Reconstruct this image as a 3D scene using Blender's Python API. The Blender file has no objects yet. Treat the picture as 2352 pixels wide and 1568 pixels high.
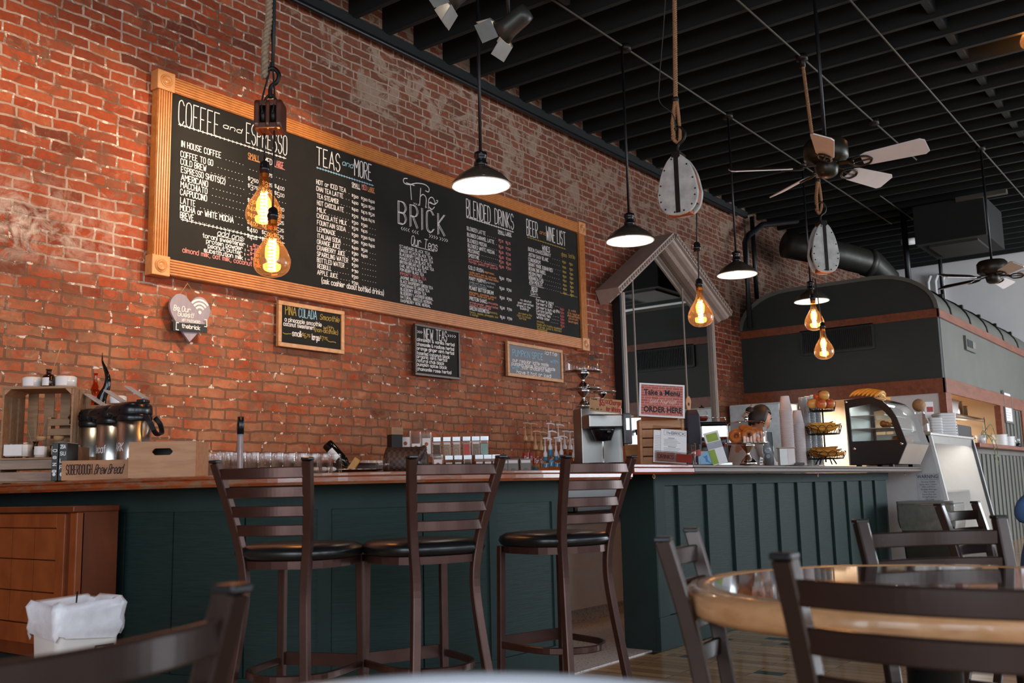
import bpy, math, random
from math import sin, cos, pi, radians as rad, hypot
from mathutils import Vector, Matrix
random.seed(7)
S = bpy.context.scene
COL = S.collection
# ------------------------------------------------------------------ camera
W_, H_ = 2352, 1568
FPX = 2265.65
EYE = Vector((0, 0, 0.95))
YAW, PITCH, ROLL = rad(36.911), rad(8.453), rad(-1.349)
FW = Vector((cos(YAW)*cos(PITCH), sin(YAW)*cos(PITCH), sin(PITCH)))
R0 = Vector((sin(YAW), -cos(YAW), 0)); U0 = R0.cross(FW)
RT = R0*cos(ROLL) + U0*sin(ROLL); UP = -R0*sin(ROLL) + U0*cos(ROLL)
cd = bpy.data.cameras.new('camera'); cam = bpy.data.objects.new('camera', cd); COL.objects.link(cam)
cam.matrix_world = Matrix(((RT.x, UP.x, -FW.x, 0), (RT.y, UP.y, -FW.y, 0), (RT.z, UP.z, -FW.z, EYE.z), (0, 0, 0, 1)))
cd.sensor_width = 36; cd.lens = FPX/W_*36; cd.clip_start = 0.05; cd.clip_end = 100
cd.dof.use_dof = True; cd.dof.focus_distance = 6.0; cd.dof.aperture_fstop = 5.0
S.camera = cam
# ------------------------------------------------------------------ view, world, daylight
S.view_settings.view_transform = 'Standard'; S.view_settings.look = 'None'
S.view_settings.exposure = 0.2; S.view_settings.gamma = 1; S.view_settings.use_curve_mapping = False
try:
    S.cycles.use_denoising = True; S.cycles.max_bounces = 8; S.cycles.transparent_max_bounces = 64
    S.cycles.transmission_bounces = 8; S.cycles.glossy_bounces = 4; S.cycles.diffuse_bounces = 4
    S.cycles.caustics_reflective = False; S.cycles.caustics_refractive = False
    S.cycles.sample_clamp_indirect = 4.0
except Exception:
    pass
wd = bpy.data.worlds.new('overcast_sky'); S.world = wd; wd.use_nodes = True
wd.node_tree.nodes['Background'].inputs[0].default_value = (0.62, 0.74, 0.92, 1)
wd.node_tree.nodes['Background'].inputs[1].default_value = 1.0
def area(name, loc, target, sx, sy, power, col):
    l = bpy.data.lights.new(name, 'AREA'); l.shape = 'RECTANGLE'; l.size = sx; l.size_y = sy; l.energy = power; l.color = col
    o = bpy.data.objects.new(name, l); COL.objects.link(o); o.location = loc
    o.rotation_euler = (Vector(target)-Vector(loc)).to_track_quat('-Z', 'Y').to_euler(); return o
DAY = (0.80, 0.90, 1.0)
WINX = [(-2.2, 0.4), (1.6, 4.2), (5.4, 8.0), (9.2, 11.8), (12.9, 19.5)]       # shop windows in the street wall, y = -5
for (a, b), pw in zip(WINX, (110, 90, 40, 40, 700)):
    area('window_daylight', ((a+b)/2, -4.93, 2.25), ((a+b)/2, 5, 1.6), b-a-0.1, 2.9, pw, DAY)
for a, b in ((-4.2, -1.4), (-0.6, 2.2)):                                       # windows of the front wall, x = -4
    area('front_daylight', (-3.93, (a+b)/2, 2.25), (5, (a+b)/2, 1.6), b-a-0.1, 2.9, 120, DAY)
area('kitchen_strip_light', (15.4, 4.6, 2.15), (15.4, 4.6, 0), 2.6, 0.5, 110, (1.0, 0.88, 0.72))

# ------------------------------------------------------------------ picture point -> place in the room
def ray(px, py):
    return FW + RT*((px-W_/2)/FPX) - UP*((py-H_/2)/FPX)
def oX(px, py, X): d = ray(px, py); return EYE + d*(X/d.x)
def oY(px, py, Y): d = ray(px, py); return EYE + d*(Y/d.y)
def oZ(px, py, Z): d = ray(px, py); return EYE + d*((Z-EYE.z)/d.z)
def oD(px, py, D): return EYE + ray(px, py)*D
def depth(p): return (Vector(p)-EYE).dot(FW)

# ------------------------------------------------------------------ materials
def lin(h):
    h = h.lstrip('#'); c = [int(h[i:i+2], 16)/255 for i in (0, 2, 4)]
    return tuple(x/12.92 if x <= 0.04045 else ((x+0.055)/1.055)**2.4 for x in c) + (1,)
class NT:
    def __init__(s, name):
        s.m = bpy.data.materials.new(name); s.m.use_nodes = True; s.t = s.m.node_tree
        s.b = s.t.nodes['Principled BSDF']; s.out = s.t.nodes['Material Output']
    def n(s, typ, **kw):
        x = s.t.nodes.new(typ)
        for k, v in kw.items():
            if k.startswith('i_'): x.inputs[k[2:].replace('_', ' ')].default_value = v
            elif k.startswith('n'): x.inputs[int(k[1:])].default_value = v
            else: setattr(x, k, v)
        return x
    def l(s, a, b): s.t.links.new(a, b)
    def ramp(s, fac, stops, interp='LINEAR'):
        r = s.t.nodes.new('ShaderNodeValToRGB'); r.color_ramp.interpolation = interp
        e = r.color_ramp.elements
        while len(e) < len(stops): e.new(0.5)
        for k, (p, c) in enumerate(stops): e[k].position = p; e[k].color = c
        s.l(fac, r.inputs[0]); return r.outputs[0]
    def mix(s, fac, a, b, blend='MIX'):
        x = s.t.nodes.new('ShaderNodeMix'); x.data_type = 'RGBA'; x.blend_type = blend
        for v, i in ((fac, 0), (a, 6), (b, 7)):
            if isinstance(v, (tuple, float, int)): x.inputs[i].default_value = v
            else: s.l(v, x.inputs[i])
        return x.outputs[2]
    def math(s, op, a, b=None, clamp=False):
        x = s.t.nodes.new('ShaderNodeMath'); x.operation = op; x.use_clamp = clamp
        for v, i in ((a, 0), (b, 1)):
            if v is None: continue
            if isinstance(v, (float, int)): x.inputs[i].default_value = v
            else: s.l(v, x.inputs[i])
        return x.outputs[0]
    def coord(s, scale=(1, 1, 1), rot=(0, 0, 0), kind='Object'):
        c = s.t.nodes.new('ShaderNodeTexCoord'); mp = s.t.nodes.new('ShaderNodeMapping')
        mp.inputs['Scale'].default_value = scale; mp.inputs['Rotation'].default_value = rot
        s.l(c.outputs[kind], mp.inputs[0]); return mp.outputs[0]
    def noise(s, vec, scale, detail=4, rough=0.55, dist=0.0):
        x = s.n('ShaderNodeTexNoise'); s.l(vec, x.inputs['Vector'])
        x.inputs['Scale'].default_value = scale; x.inputs['Detail'].default_value = detail
        x.inputs['Roughness'].default_value = rough; x.inputs['Distortion'].default_value = dist
        return x.outputs[0]
    def bump(s, h, strength=0.3, dist=0.01):
        x = s.n('ShaderNodeBump'); x.inputs['Strength'].default_value = strength; x.inputs['Distance'].default_value = dist
        s.l(h, x.inputs['Height']); s.l(x.outputs[0], s.b.inputs['Normal'])
def setb(b, color=None, rough=None, metal=None, spec=None, trans=None, ior=None, emit=None, estr=None, alpha=None, coat=None):
    for k, v in (('Base Color', color), ('Roughness', rough), ('Metallic', metal), ('Specular IOR Level', spec), ('Transmission Weight', trans),
                 ('IOR', ior), ('Emission Color', emit), ('Emission Strength', estr), ('Alpha', alpha), ('Coat Weight', coat)):
        if v is not None: b.inputs[k].default_value = v
MATS = {}
def plain(name, hexc, rough=0.5, metal=0.0, var=0.12, scale=12, spec=None, bump=0.0, coat=None, k=1.0):
    """a painted / moulded / metal surface: one colour with a little procedural unevenness"""
    if name in MATS: return MATS[name]
    t = NT(name); c = lin(hexc); c = tuple(x*k for x in c[:3])+(1,)
    v = t.coord(); f = t.noise(v, scale, 3)
    lo = tuple(x*(1-var) for x in c[:3])+(1,); hi = tuple(min(1, x*(1+var)) for x in c[:3])+(1,)
    t.l(t.ramp(f, [(0.3, lo), (0.7, hi)]), t.b.inputs['Base Color'])
    setb(t.b, rough=rough, metal=metal, spec=spec, coat=coat)
    if bump: t.bump(f, bump, 0.004)
    MATS[name] = t.m; return t.m
def wood(name, dark, light, rough=0.4, scale=(1.2, 14, 14), coat=None, bump=0.08, rot=(0, 0, 0), worn=None):
    if name in MATS: return MATS[name]
    t = NT(name); v = t.coord(scale, rot); f = t.noise(v, 3.0, 6, 0.6, 0.6)
    c = t.ramp(f, [(0.28, lin(dark)), (0.72, lin(light))])
    if worn:
        w = t.noise(t.coord((3, 3, 14), rot), 2.4, 8, 0.75, 1.2)
        m = t.ramp(w, [(0.47, (0, 0, 0, 1)), (0.62, (1, 1, 1, 1))])
        c = t.mix(m, c, lin(worn))
    t.l(c, t.b.inputs['Base Color']); setb(t.b, rough=rough, coat=coat)
    if bump: t.bump(f, bump, 0.004)
    MATS[name] = t.m; return t.m
def glass(name, hexc='#ffffff', rough=0.02, tint=0.0, refl=1.0):
    """thin clear glass / clear plastic: see-through with real fresnel reflection"""
    if name in MATS: return MATS[name]
    t = NT(name); nt = t.t
    tr = t.n('ShaderNodeBsdfTransparent'); gl = t.n('ShaderNodeBsdfGlossy'); mx = t.n('ShaderNodeMixShader'); fr = t.n('ShaderNodeLayerWeight')
    c = lin(hexc); f = t.noise(t.coord(), 6, 2)
    t.l(t.ramp(f, [(0.3, tuple(x*0.97 for x in c[:3])+(1,)), (0.7, c)]), tr.inputs[0])
    gl.inputs['Color'].default_value = (1, 1, 1, 1); gl.inputs['Roughness'].default_value = rough; fr.inputs['Blend'].default_value = .5
    t.l(t.math('MULTIPLY', t.math('ADD', t.math('MULTIPLY', t.math('POWER', fr.outputs[1], 4.0), .9), .045), refl, True), mx.inputs[0]); t.l(tr.outputs[0], mx.inputs[1]); t.l(gl.outputs[0], mx.inputs[2])
    nt.nodes.remove(t.b); t.l(mx.outputs[0], t.out.inputs[0]); MATS[name] = t.m; return t.m
def glow(name, col, strength, base='#ffffff'):
    if name in MATS: return MATS[name]
    t = NT(name); f = t.noise(t.coord(), 20, 2)
    t.l(t.ramp(f, [(0.2, tuple(x*0.95 for x in col[:3])+(1,)), (0.8, tuple(col[:3])+(1,))]), t.b.inputs['Emission Color'])
    setb(t.b, color=lin(base), rough=0.5, estr=strength); MATS[name] = t.m; return t.m

# ------------------------------------------------------------------ mesh builder
class MB:
    def __init__(s): s.v = []; s.f = []; s.sm = []; s.mi = []; s.cur = 0
    def add(s, vs, fs, smooth=False):
        o = len(s.v); s.v += [tuple(p) for p in vs]; s.f += [tuple(i+o for i in f) for f in fs]
        s.sm += [smooth]*len(fs); s.mi += [s.cur]*len(fs); return s
    def box(s, x0, x1, y0, y1, z0, z1):
        return s.add([(x, y, z) for z in (z0, z1) for y in (y0, y1) for x in (x0, x1)],
                     [(0, 2, 3, 1), (4, 5, 7, 6), (0, 1, 5, 4), (2, 6, 7, 3), (0, 4, 6, 2), (1, 3, 7, 5)])
    def cbox(s, c, size, rz=0.0, M=None):
        hx, hy, hz = [q/2 for q in size]; b = MB().box(-hx, hx, -hy, hy, -hz, hz)
        b.xf(Matrix.Translation(Vector(c)) @ (M if M is not None else Matrix.Rotation(rz, 4, 'Z'))); return s.join(b)
    def join(s, b):
        o = len(s.v); s.v += b.v; s.f += [tuple(i+o for i in f) for f in b.f]; s.sm += b.sm; s.mi += [max(s.cur, i) for i in b.mi]; return s
    def xf(s, M):
        s.v = [tuple(M @ Vector(p)) for p in s.v]; return s
    def sweep(s, pts, sec, ref=(0, 0, 1), closed=False, caps=True, smooth=False, scales=None):
        pts = [Vector(p) for p in pts]; n = len(pts); k = len(sec); vs = []; ref = Vector(ref)
        for i, p in enumerate(pts):
            a = pts[(i-1) % n] if (closed or i > 0) else p; b = pts[(i+1) % n] if (closed or i < n-1) else p
            t = (b-a).normalized(); sd = t.cross(ref)
            if sd.length < 1e-4: sd = t.cross(Vector((0, 1, 0.01)))
            sd.normalize(); nm = sd.cross(t); q = scales[i] if scales else 1.0
            vs += [p + sd*(u*q) + nm*(w*q) for u, w in sec]
        fs = []
        for i in range(n if closed else n-1):
            j = (i+1) % n
            fs += [(i*k+a, i*k+(a+1) % k, j*k+(a+1) % k, j*k+a) for a in range(k)]
        if caps and not closed: fs += [tuple(reversed(range(k))), tuple((n-1)*k+a for a in range(k))]
        return s.add(vs, fs, smooth)
    def tube(s, pts, r, n=8, ref=(0, 0, 1), closed=False, scales=None, smooth=True):
        return s.sweep(pts, [(r*cos(2*pi*a/n), r*sin(2*pi*a/n)) for a in range(n)], ref, closed, True, smooth, scales)
    def bar(s, pts, w, h, ref=(0, 0, 1), closed=False, ch=0.0):
        a, b = w/2, h/2
        sec = [(-a, -b), (a, -b), (a, b), (-a, b)] if not ch else [(-a+ch, -b), (a-ch, -b), (a, -b+ch), (a, b-ch), (a-ch, b), (-a+ch, b), (-a, b-ch), (-a, -b+ch)]
        return s.sweep(pts, sec, ref, closed)
    def lathe(s, prof, n=24, c=(0, 0, 0), smooth=True, flip=False, a0=0.0, a1=2*pi):
        full = abs(a1-a0-2*pi) < 1e-6; m = n if full else n+1; vs = []; fs = []
        for i in range(m):
            a = a0+(a1-a0)*i/n
            vs += [(c[0]+r*cos(a), c[1]+r*sin(a), c[2]+z) for r, z in prof]
        k = len(prof)
        for i in range(n):
            j = (i+1) % m
            fs += [(i*k+q, j*k+q, j*k+q+1, i*k+q+1) for q in range(k-1)]
        return s.add(vs, fs, smooth)
    def ball(s, c, r, n=12, sz=1.0):
        pr = [(max(1e-4, r*sin(pi*i/n)), -r*sz*cos(pi*i/n)) for i in range(n+1)]
        return s.lathe(pr, max(8, n), c)
    def prism(s, poly, o, u, v, w, smooth=False):
        """2-D outline poly in the plane (o, u, v) pushed along w"""
        o, u, v, w = map(Vector, (o, u, v, w)); k = len(poly)
        a = [o+u*p+v*q for p, q in poly]; vs = a+[p+w for p in a]
        fs = [tuple(range(k)), tuple(range(2*k-1, k-1, -1))] + [(i, k+i, k+(i+1) % k, (i+1) % k) for i in range(k)]
        return s.add(vs, fs, smooth)
    def stroke(s, pts, w, place):
        """flat pen stroke: pts in 2-D board coordinates, place(u, v) -> 3-D"""
        for i in range(1, len(pts)-1):                                          # sharp corners: lift the pen and start a new stroke
            ax, ay = pts[i][0]-pts[i-1][0], pts[i][1]-pts[i-1][1]; bx, by = pts[i+1][0]-pts[i][0], pts[i+1][1]-pts[i][1]
            if ax*bx+ay*by < 0.55*hypot(ax, ay)*hypot(bx, by): s.stroke(pts[:i+1], w, place); return s.stroke(pts[i:], w, place)
        n = len(pts); L = []
        for i, (x, y) in enumerate(pts):
            a = pts[max(0, i-1)]; b = pts[min(n-1, i+1)]; dx, dy = b[0]-a[0], b[1]-a[1]; q = hypot(dx, dy) or 1
            nx, ny = -dy/q*w/2, dx/q*w/2
            e = -w*0.3 if i == 0 else (w*0.3 if i == n-1 else 0); ex, ey = dx/q*e, dy/q*e
            L += [place(x+nx+ex, y+ny+ey), place(x-nx+ex, y-ny+ey)]
        s.k = (getattr(s, 'k', 0)+1) % 8; o = Vector(place(*pts[0])); e_ = 1e-3       # lay crossing strokes on top of each other
        nv = (Vector(place(pts[0][0]+e_, pts[0][1]))-o).cross(Vector(place(pts[0][0], pts[0][1]+e_))-o).normalized()*(s.k*6e-5)
        L = [tuple(Vector(p)+nv) for p in L]
        return s.add(L, [(2*i, 2*i+1, 2*i+3, 2*i+2) for i in range(n-1)])
def crom(p, n=6, closed=False):
    """smooth curve through the points (any dimension)"""
    p = [tuple(q) for q in p]; N = len(p); out = []
    for i in range(N if closed else N-1):
        if closed: a, b, c, d = p[(i-1) % N], p[i], p[(i+1) % N], p[(i+2) % N]
        else: a, b, c, d = p[max(0, i-1)], p[i], p[i+1], p[min(N-1, i+2)]
        for k in range(n):
            t = k/n
            out.append(tuple(0.5*(2*B+(C-A)*t+(2*A-5*B+4*C-D)*t*t+(3*B-A-3*C+D)*t**3) for A, B, C, D in zip(a, b, c, d)))
    if not closed: out.append(p[-1])
    return out
def circ(r, n=16, a0=0, a1=2*pi): return [(r*cos(a0+(a1-a0)*i/n), r*sin(a0+(a1-a0)*i/n)) for i in range(n)]
def obj(name, mb, mat, parent=None, label=None, bev=0.0, seg=2):
    me = bpy.data.meshes.new(name); me.from_pydata(mb.v, [], mb.f)
    for m in (mat if isinstance(mat, (list, tuple)) else [mat]): me.materials.append(m)
    for p, q, i in zip(me.polygons, mb.sm, mb.mi): p.use_smooth = q; p.material_index = i
    me.update(); o = bpy.data.objects.new(name, me); COL.objects.link(o)
    if parent is not None: o.parent = parent
    if label: o['label'] = label
    if bev:
        b = o.modifiers.new('bevel', 'BEVEL'); b.width = bev; b.segments = seg; b.limit_method = 'ANGLE'; b.angle_limit = rad(40)
    return o
def thing(name, label, cat, loc=(0, 0, 0), rz=0.0, group=None):
    o = bpy.data.objects.new(name, None); COL.objects.link(o); o.empty_display_size = 0.05
    o.location = loc; o.rotation_euler = (0, 0, rz); o['label'] = label; o['category'] = cat
    if group: o['group'] = group
    return o
def one(name, mb, mat, label, cat, loc=(0, 0, 0), rz=0.0, group=None, bev=0.0):
    o = obj(name, mb, mat, None, None, bev); o.location = loc; o.rotation_euler = (0, 0, rz); o['label'] = label; o['category'] = cat
    if group: o['group'] = group
    return o
def struct(name, mb, mat, bev=0.0):
    o = obj(name, mb, mat, None, None, bev); o['kind'] = 'structure'; return o
def dup(root, loc, rz=0.0, label=None, group=None):
    r = root.copy(); COL.objects.link(r); r.location = loc; r.rotation_euler = (0, 0, rz)
    if label: r['label'] = label
    if group: r['group'] = group
    for ch in list(root.children):
        c = ch.copy(); COL.objects.link(c); c.parent = r
        for g in list(ch.children):
            d = g.copy(); COL.objects.link(d); d.parent = c
    return r
# ------------------------------------------------------------------ hand lettering (single pen strokes on a 4 x 9 grid, baseline 2, cap 8)
GL = dict(A='022842 1434', B='0208 ~082837362505 ~052534332202', C='~3728180703122233', D='0208 ~081837331202', E='38080232 0525', F='380802 0525',
 G='~3728180703122233 333525', H='0208 3238 0535', I='0208', J='~28231203', K='0208 380532', L='080232', M='0208254842', N='02083238',
 O='~180703122233372818', P='0208 ~082837362505', Q='~180703122233372818 2341', R='0208 ~082837362505 1532', S='~372818070615253433221203', T='0848 2822',
 U='~080312223338', V='082248', W='0812263248', X='0238 0832', Y='082548 2522', Z='08380232',
 a='~352616050312223335 3632', b='0802 ~0516263533221203', c='~3526160503122233', d='3832 ~3526160503122233', e='~04343526160503122233', f='~28171612 0626',
 g='~3526160503122233 ~36312010', h='0802 ~0516263532', i='0602 0807', j='~161100 1817', k='0802 360432', l='0802', m='0602 ~05162522 ~25364542', n='0602 ~0516263532',
 o='~160503122233352616', p='0600 ~0516263533221203', q='3630 ~3526160503122233', r='0602 ~05162635', s='~35261605142433221203', t='~181322 0626', u='~0603122233 3632',
 v='062236', w='0612253246', x='0632 3602', y='0623 3610', z='06360232',
 **{'0': '~180703122233372818', '1': '071812', '2': '~071828373602 0232', '3': '~07182837362515 ~253433221203', '4': '280434 2822', '5': '380805 ~05253433221203',
    '6': '~28070312223334251504', '7': '083812', '8': '~180706152536372818 ~150403122233342515', '9': '~3625150607182837362622', '$': '~372818070615253433221203 1911',
    '.': '0202', ',': '1201', '!': '0804 0302', '(': '~19060411', ')': '~09161401', ':': '0504 0302', '-': '0424', '&': '~32071828374 0 ', '+': '0424 1315', "'": '0807', '/': '0139', '~': '~04152435'})
def glyph(ch):
    if ch in '&': return [[(3, 2), (0, 7), (1, 8), (2, 7), (0, 4), (0, 3), (1, 2), (2, 2), (3, 4)]], 3
    if ch == 'ñ' or ch == 'Ñ':
        a, w = glyph('N'); return a+[[(0, 9), (1, 9.4), (2, 9), (3, 9.4)]], w
    out = []; w = 0
    for st in GL[ch].split():
        sm = st[0] == '~' and len(st) > 1; st = st.lstrip('~'); pts = [(int(st[i]), int(st[i+1])) for i in range(0, len(st)-1, 2)]
        if len(pts) == 2 and pts[0] == pts[1]: pts = [pts[0], (pts[0][0], pts[0][1]+0.35)]
        w = max([w]+[p[0] for p in pts]); out.append(crom(pts, 4) if sm else pts)
    return out, w
def write(mb, text, x0, y0, x1, cap, pen, place, slant=0.0, gap=1.3, space=2.6):
    """letters text with baseline (x0, y0), reaching x1, capital height cap"""
    ks = cap/6.0; tot = 0; seq = []
    for ch in text:
        if ch == ' ': tot += space; continue
        g, w = glyph(ch); seq.append((g, tot)); tot += w+gap
    tot = max(0.5, tot-gap); kx = (x1-x0)/tot if x1 is not None else ks*0.55
    for g, off in seq:
        for st in g:
            mb.stroke([(x0+(off+a)*kx+slant*(b-2)*ks, y0+(b-2)*ks) for a, b in st], pen, place)
    return mb
def font_mesh(text, size, M, bold=0.0, sx=1.0, depth=0.0):
    """built-in typeface turned into a mesh builder; M places it (text plane XY)"""
    c = bpy.data.curves.new('lettering', 'FONT'); c.body = text; c.size = size; c.offset = bold; c.align_x = 'CENTER'; c.align_y = 'CENTER'; c.extrude = depth
    c.resolution_u = 3
    o = bpy.data.objects.new('lettering', c); me = bpy.data.meshes.new_from_object(o)
    mb = MB(); mb.add([tuple(M @ Vector((p.co.x*sx, p.co.y, p.co.z))) for p in me.vertices], [tuple(f.vertices) for f in me.polygons])
    bpy.data.objects.remove(o); bpy.data.curves.remove(c); bpy.data.meshes.remove(me); return mb
def frame(o, u, v):
    """matrix whose XY plane is (u, v) at o"""
    u = Vector(u).normalized(); v = Vector(v).normalized(); w = u.cross(v)
    return Matrix(((u.x, v.x, w.x, o[0]), (u.y, v.y, w.y, o[1]), (u.z, v.z, w.z, o[2]), (0, 0, 0, 1)))
# ------------------------------------------------------------------ shared materials
def brick_material():
    t = NT('old_brick'); c = t.n('ShaderNodeTexCoord'); sp = t.n('ShaderNodeSeparateXYZ'); t.l(c.outputs['Object'], sp.inputs[0])
    cb = t.n('ShaderNodeCombineXYZ'); t.l(sp.outputs[0], cb.inputs[0]); t.l(sp.outputs[2], cb.inputs[1]); v = cb.outputs[0]
    ns = t.n('ShaderNodeTexNoise'); t.l(v, ns.inputs['Vector']); ns.inputs['Scale'].default_value = 7; ns.inputs['Detail'].default_value = 3
    sub = t.n('ShaderNodeVectorMath', operation='SUBTRACT'); t.l(ns.outputs[1], sub.inputs[0]); sub.inputs[1].default_value = (0.5, 0.5, 0.5)
    scl = t.n('ShaderNodeVectorMath', operation='SCALE'); t.l(sub.outputs[0], scl.inputs[0]); scl.inputs['Scale'].default_value = 0.038
    ad = t.n('ShaderNodeVectorMath', operation='ADD'); t.l(v, ad.inputs[0]); t.l(scl.outputs[0], ad.inputs[1])
    br = t.n('ShaderNodeTexBrick'); t.l(ad.outputs[0], br.inputs['Vector'])
    br.inputs['Color1'].default_value = (0, 0, 0, 1); br.inputs['Color2'].default_value = (1, 1, 1, 1); br.inputs['Mortar'].default_value = (0.5, 0.5, 0.5, 1)
    br.inputs['Scale'].default_value = 1.0; br.inputs['Mortar Size'].default_value = 0.0085; br.inputs['Mortar Smooth'].default_value = 0.25
    br.inputs['Brick Width'].default_value = 0.222; br.inputs['Row Height'].default_value = 0.0735; br.inputs['Bias'].default_value = 0.0
    br.offset = 0.5; br.squash = 0.62; br.squash_frequency = 5
    brickc = t.ramp(br.outputs[0], [(0.0, lin('#6e4030')), (0.16, lin('#8c4a30')), (0.42, lin('#a0512f')), (0.62, lin('#ac5c36')), (0.8, lin('#9c5b42')), (1.0, lin('#b8734e'))])
    fine = t.noise(v, 26, 6, 0.65); brickc = t.mix(0.55, brickc, t.ramp(fine, [(0.25, lin('#6a3a28')), (0.5, lin('#b06a48')), (0.8, lin('#d0a080'))]), 'OVERLAY')
    big = t.noise(v, 1.1, 5, 0.6)                                                     # broad patches of colour
    brickc = t.mix(t.math('MULTIPLY', t.ramp(big, [(.4, (0, 0, 0, 1)), (.65, (1, 1, 1, 1))]), .45), brickc, lin('#7d3f28'))
    z = sp.outputs[2]; x = sp.outputs[0]
    # face wear: pale scrub marks and soot marks over single bricks
    scrub = t.ramp(t.noise(v, 9, 8, 0.7, 0.8), [(0.56, (0, 0, 0, 1)), (0.70, (1, 1, 1, 1))])
    brickc = t.mix(t.math('MULTIPLY', scrub, 0.42), brickc, lin('#c79a7c'))
    soot = t.ramp(t.noise(v, 5.2, 5, 0.6, 0.6), [(0.60, (0, 0, 0, 1)), (0.68, (1, 1, 1, 1))])
    brickc = t.mix(t.math('MULTIPLY', soot, 0.6), brickc, lin('#5d3b2c'))
    # mortar: pale lime, with runs of brown repointing that grow towards the counter
    low = t.n('ShaderNodeMapRange'); t.l(z, low.inputs[0]); low.inputs[1].default_value = 2.75; low.inputs[2].default_value = 1.55; low.inputs[3].default_value = 0.0; low.inputs[4].default_value = 0.26
    mm = t.ramp(t.math('ADD', t.noise(v, 2.6, 7, 0.68, 0.5), low.outputs[0]), [(0.50, (0, 0, 0, 1)), (0.60, (1, 1, 1, 1))])
    mort = t.mix(mm, t.mix(t.noise(v, 3.1, 5, .6), lin('#8f6c58'), lin('#c6ab99')), lin('#70503e'))
    # chips of pale mortar left in the brown runs
    chips = t.ramp(t.noise(v, 15, 4, 0.6), [(0.585, (0, 0, 0, 1)), (0.625, (1, 1, 1, 1))]); mort = t.mix(chips, mort, lin('#d8c6b6'))
    # brown repointing smeared over the brick faces
    smear = t.math('MULTIPLY', mm, t.ramp(t.noise(v, 11, 5, 0.6, 1.0), [(0.50, (0, 0, 0, 1)), (0.55, (1, 1, 1, 1))]))
    col = t.mix(br.outputs[1], brickc, mort); col = t.mix(t.math('MULTIPLY', smear, 0.85), col, lin('#744c38'))
    # remains of old plaster and limewash: an upper band, a low patch by the corner
    up = t.n('ShaderNodeMapRange'); t.l(t.math('ADD', t.math('SUBTRACT', z, t.math('MULTIPLY', t.math('SUBTRACT', t.noise(v, 0.7, 2), 0.5), 1.1)), t.math('MULTIPLY', t.math('SUBTRACT', x, 6.0), .10)), up.inputs[0])
    up.inputs[1].default_value = 3.72; up.inputs[2].default_value = 4.3; right = t.n('ShaderNodeMapRange'); t.l(x, right.inputs[0])
    right.inputs[1].default_value = 4.1; right.inputs[2].default_value = 5.4
    band = t.math('MULTIPLY', up.outputs[0], right.outputs[0])
    col = t.mix(t.math('MULTIPLY', band, 0.62), col, t.mix(br.outputs[1], t.mix(fine, lin('#4a3026'), lin('#84604e')), lin('#a8937f')))
    pl = t.ramp(t.math('ADD', t.noise(v, 4.3, 9, 0.7, 0.9), t.math('MULTIPLY', t.math('SUBTRACT', band, 0.72), 0.20)), [(0.56, (0, 0, 0, 1)), (0.62, (1, 1, 1, 1))])
    col = t.mix(t.math('MULTIPLY', pl, t.math('MULTIPLY', band, 0.75)), col, t.mix(fine, lin('#8a7262'), lin('#bfa995')))
    lw = t.n('ShaderNodeMapRange'); t.l(z, lw.inputs[0]); lw.inputs[1].default_value = 2.3; lw.inputs[2].default_value = 2.55
    lw2 = t.n('ShaderNodeMapRange'); t.l(z, lw2.inputs[0]); lw2.inputs[1].default_value = 2.95; lw2.inputs[2].default_value = 2.6
    lx = t.n('ShaderNodeMapRange'); t.l(x, lx.inputs[0]); lx.inputs[1].default_value = 3.7; lx.inputs[2].default_value = 2.9
    patch = t.math('MULTIPLY', t.math('MULTIPLY', lw.outputs[0], lw2.outputs[0]), lx.outputs[0])
    col = t.mix(t.math('MULTIPLY', patch, t.ramp(t.noise(v, 8, 8, 0.7, 0.8), [(0.42, (0, 0, 0, 1)), (0.62, (1, 1, 1, 1))])), col, lin('#cdb3a2'))
    # the far end of the wall is a browner brick
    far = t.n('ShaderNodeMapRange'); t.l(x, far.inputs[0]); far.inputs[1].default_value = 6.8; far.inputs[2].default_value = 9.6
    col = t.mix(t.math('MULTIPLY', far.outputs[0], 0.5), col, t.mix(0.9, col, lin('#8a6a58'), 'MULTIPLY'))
    pale = t.n('ShaderNodeMapRange'); t.l(t.math('ADD', z, t.math('MULTIPLY', t.noise(v, 1.3, 3), .8)), pale.inputs[0]); pale.inputs[1].default_value = 2.9; pale.inputs[2].default_value = 2.1
    tanm = t.math('MULTIPLY', t.math('MULTIPLY', pale.outputs[0], t.ramp(t.noise(v, 3.4, 6, .65), [(.35, (0, 0, 0, 1)), (.7, (1, 1, 1, 1))])), t.math('SUBTRACT', 1.0, br.outputs[1]))
    col = t.mix(t.math('MULTIPLY', tanm, .62), col, lin('#c08a66'))
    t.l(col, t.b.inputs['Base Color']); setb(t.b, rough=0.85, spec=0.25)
    h = t.math('ADD', t.math('MULTIPLY', br.outputs[1], -1.0), t.math('MULTIPLY', fine, 0.5)); t.bump(h, 0.55, 0.010)
    return t.m
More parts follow.
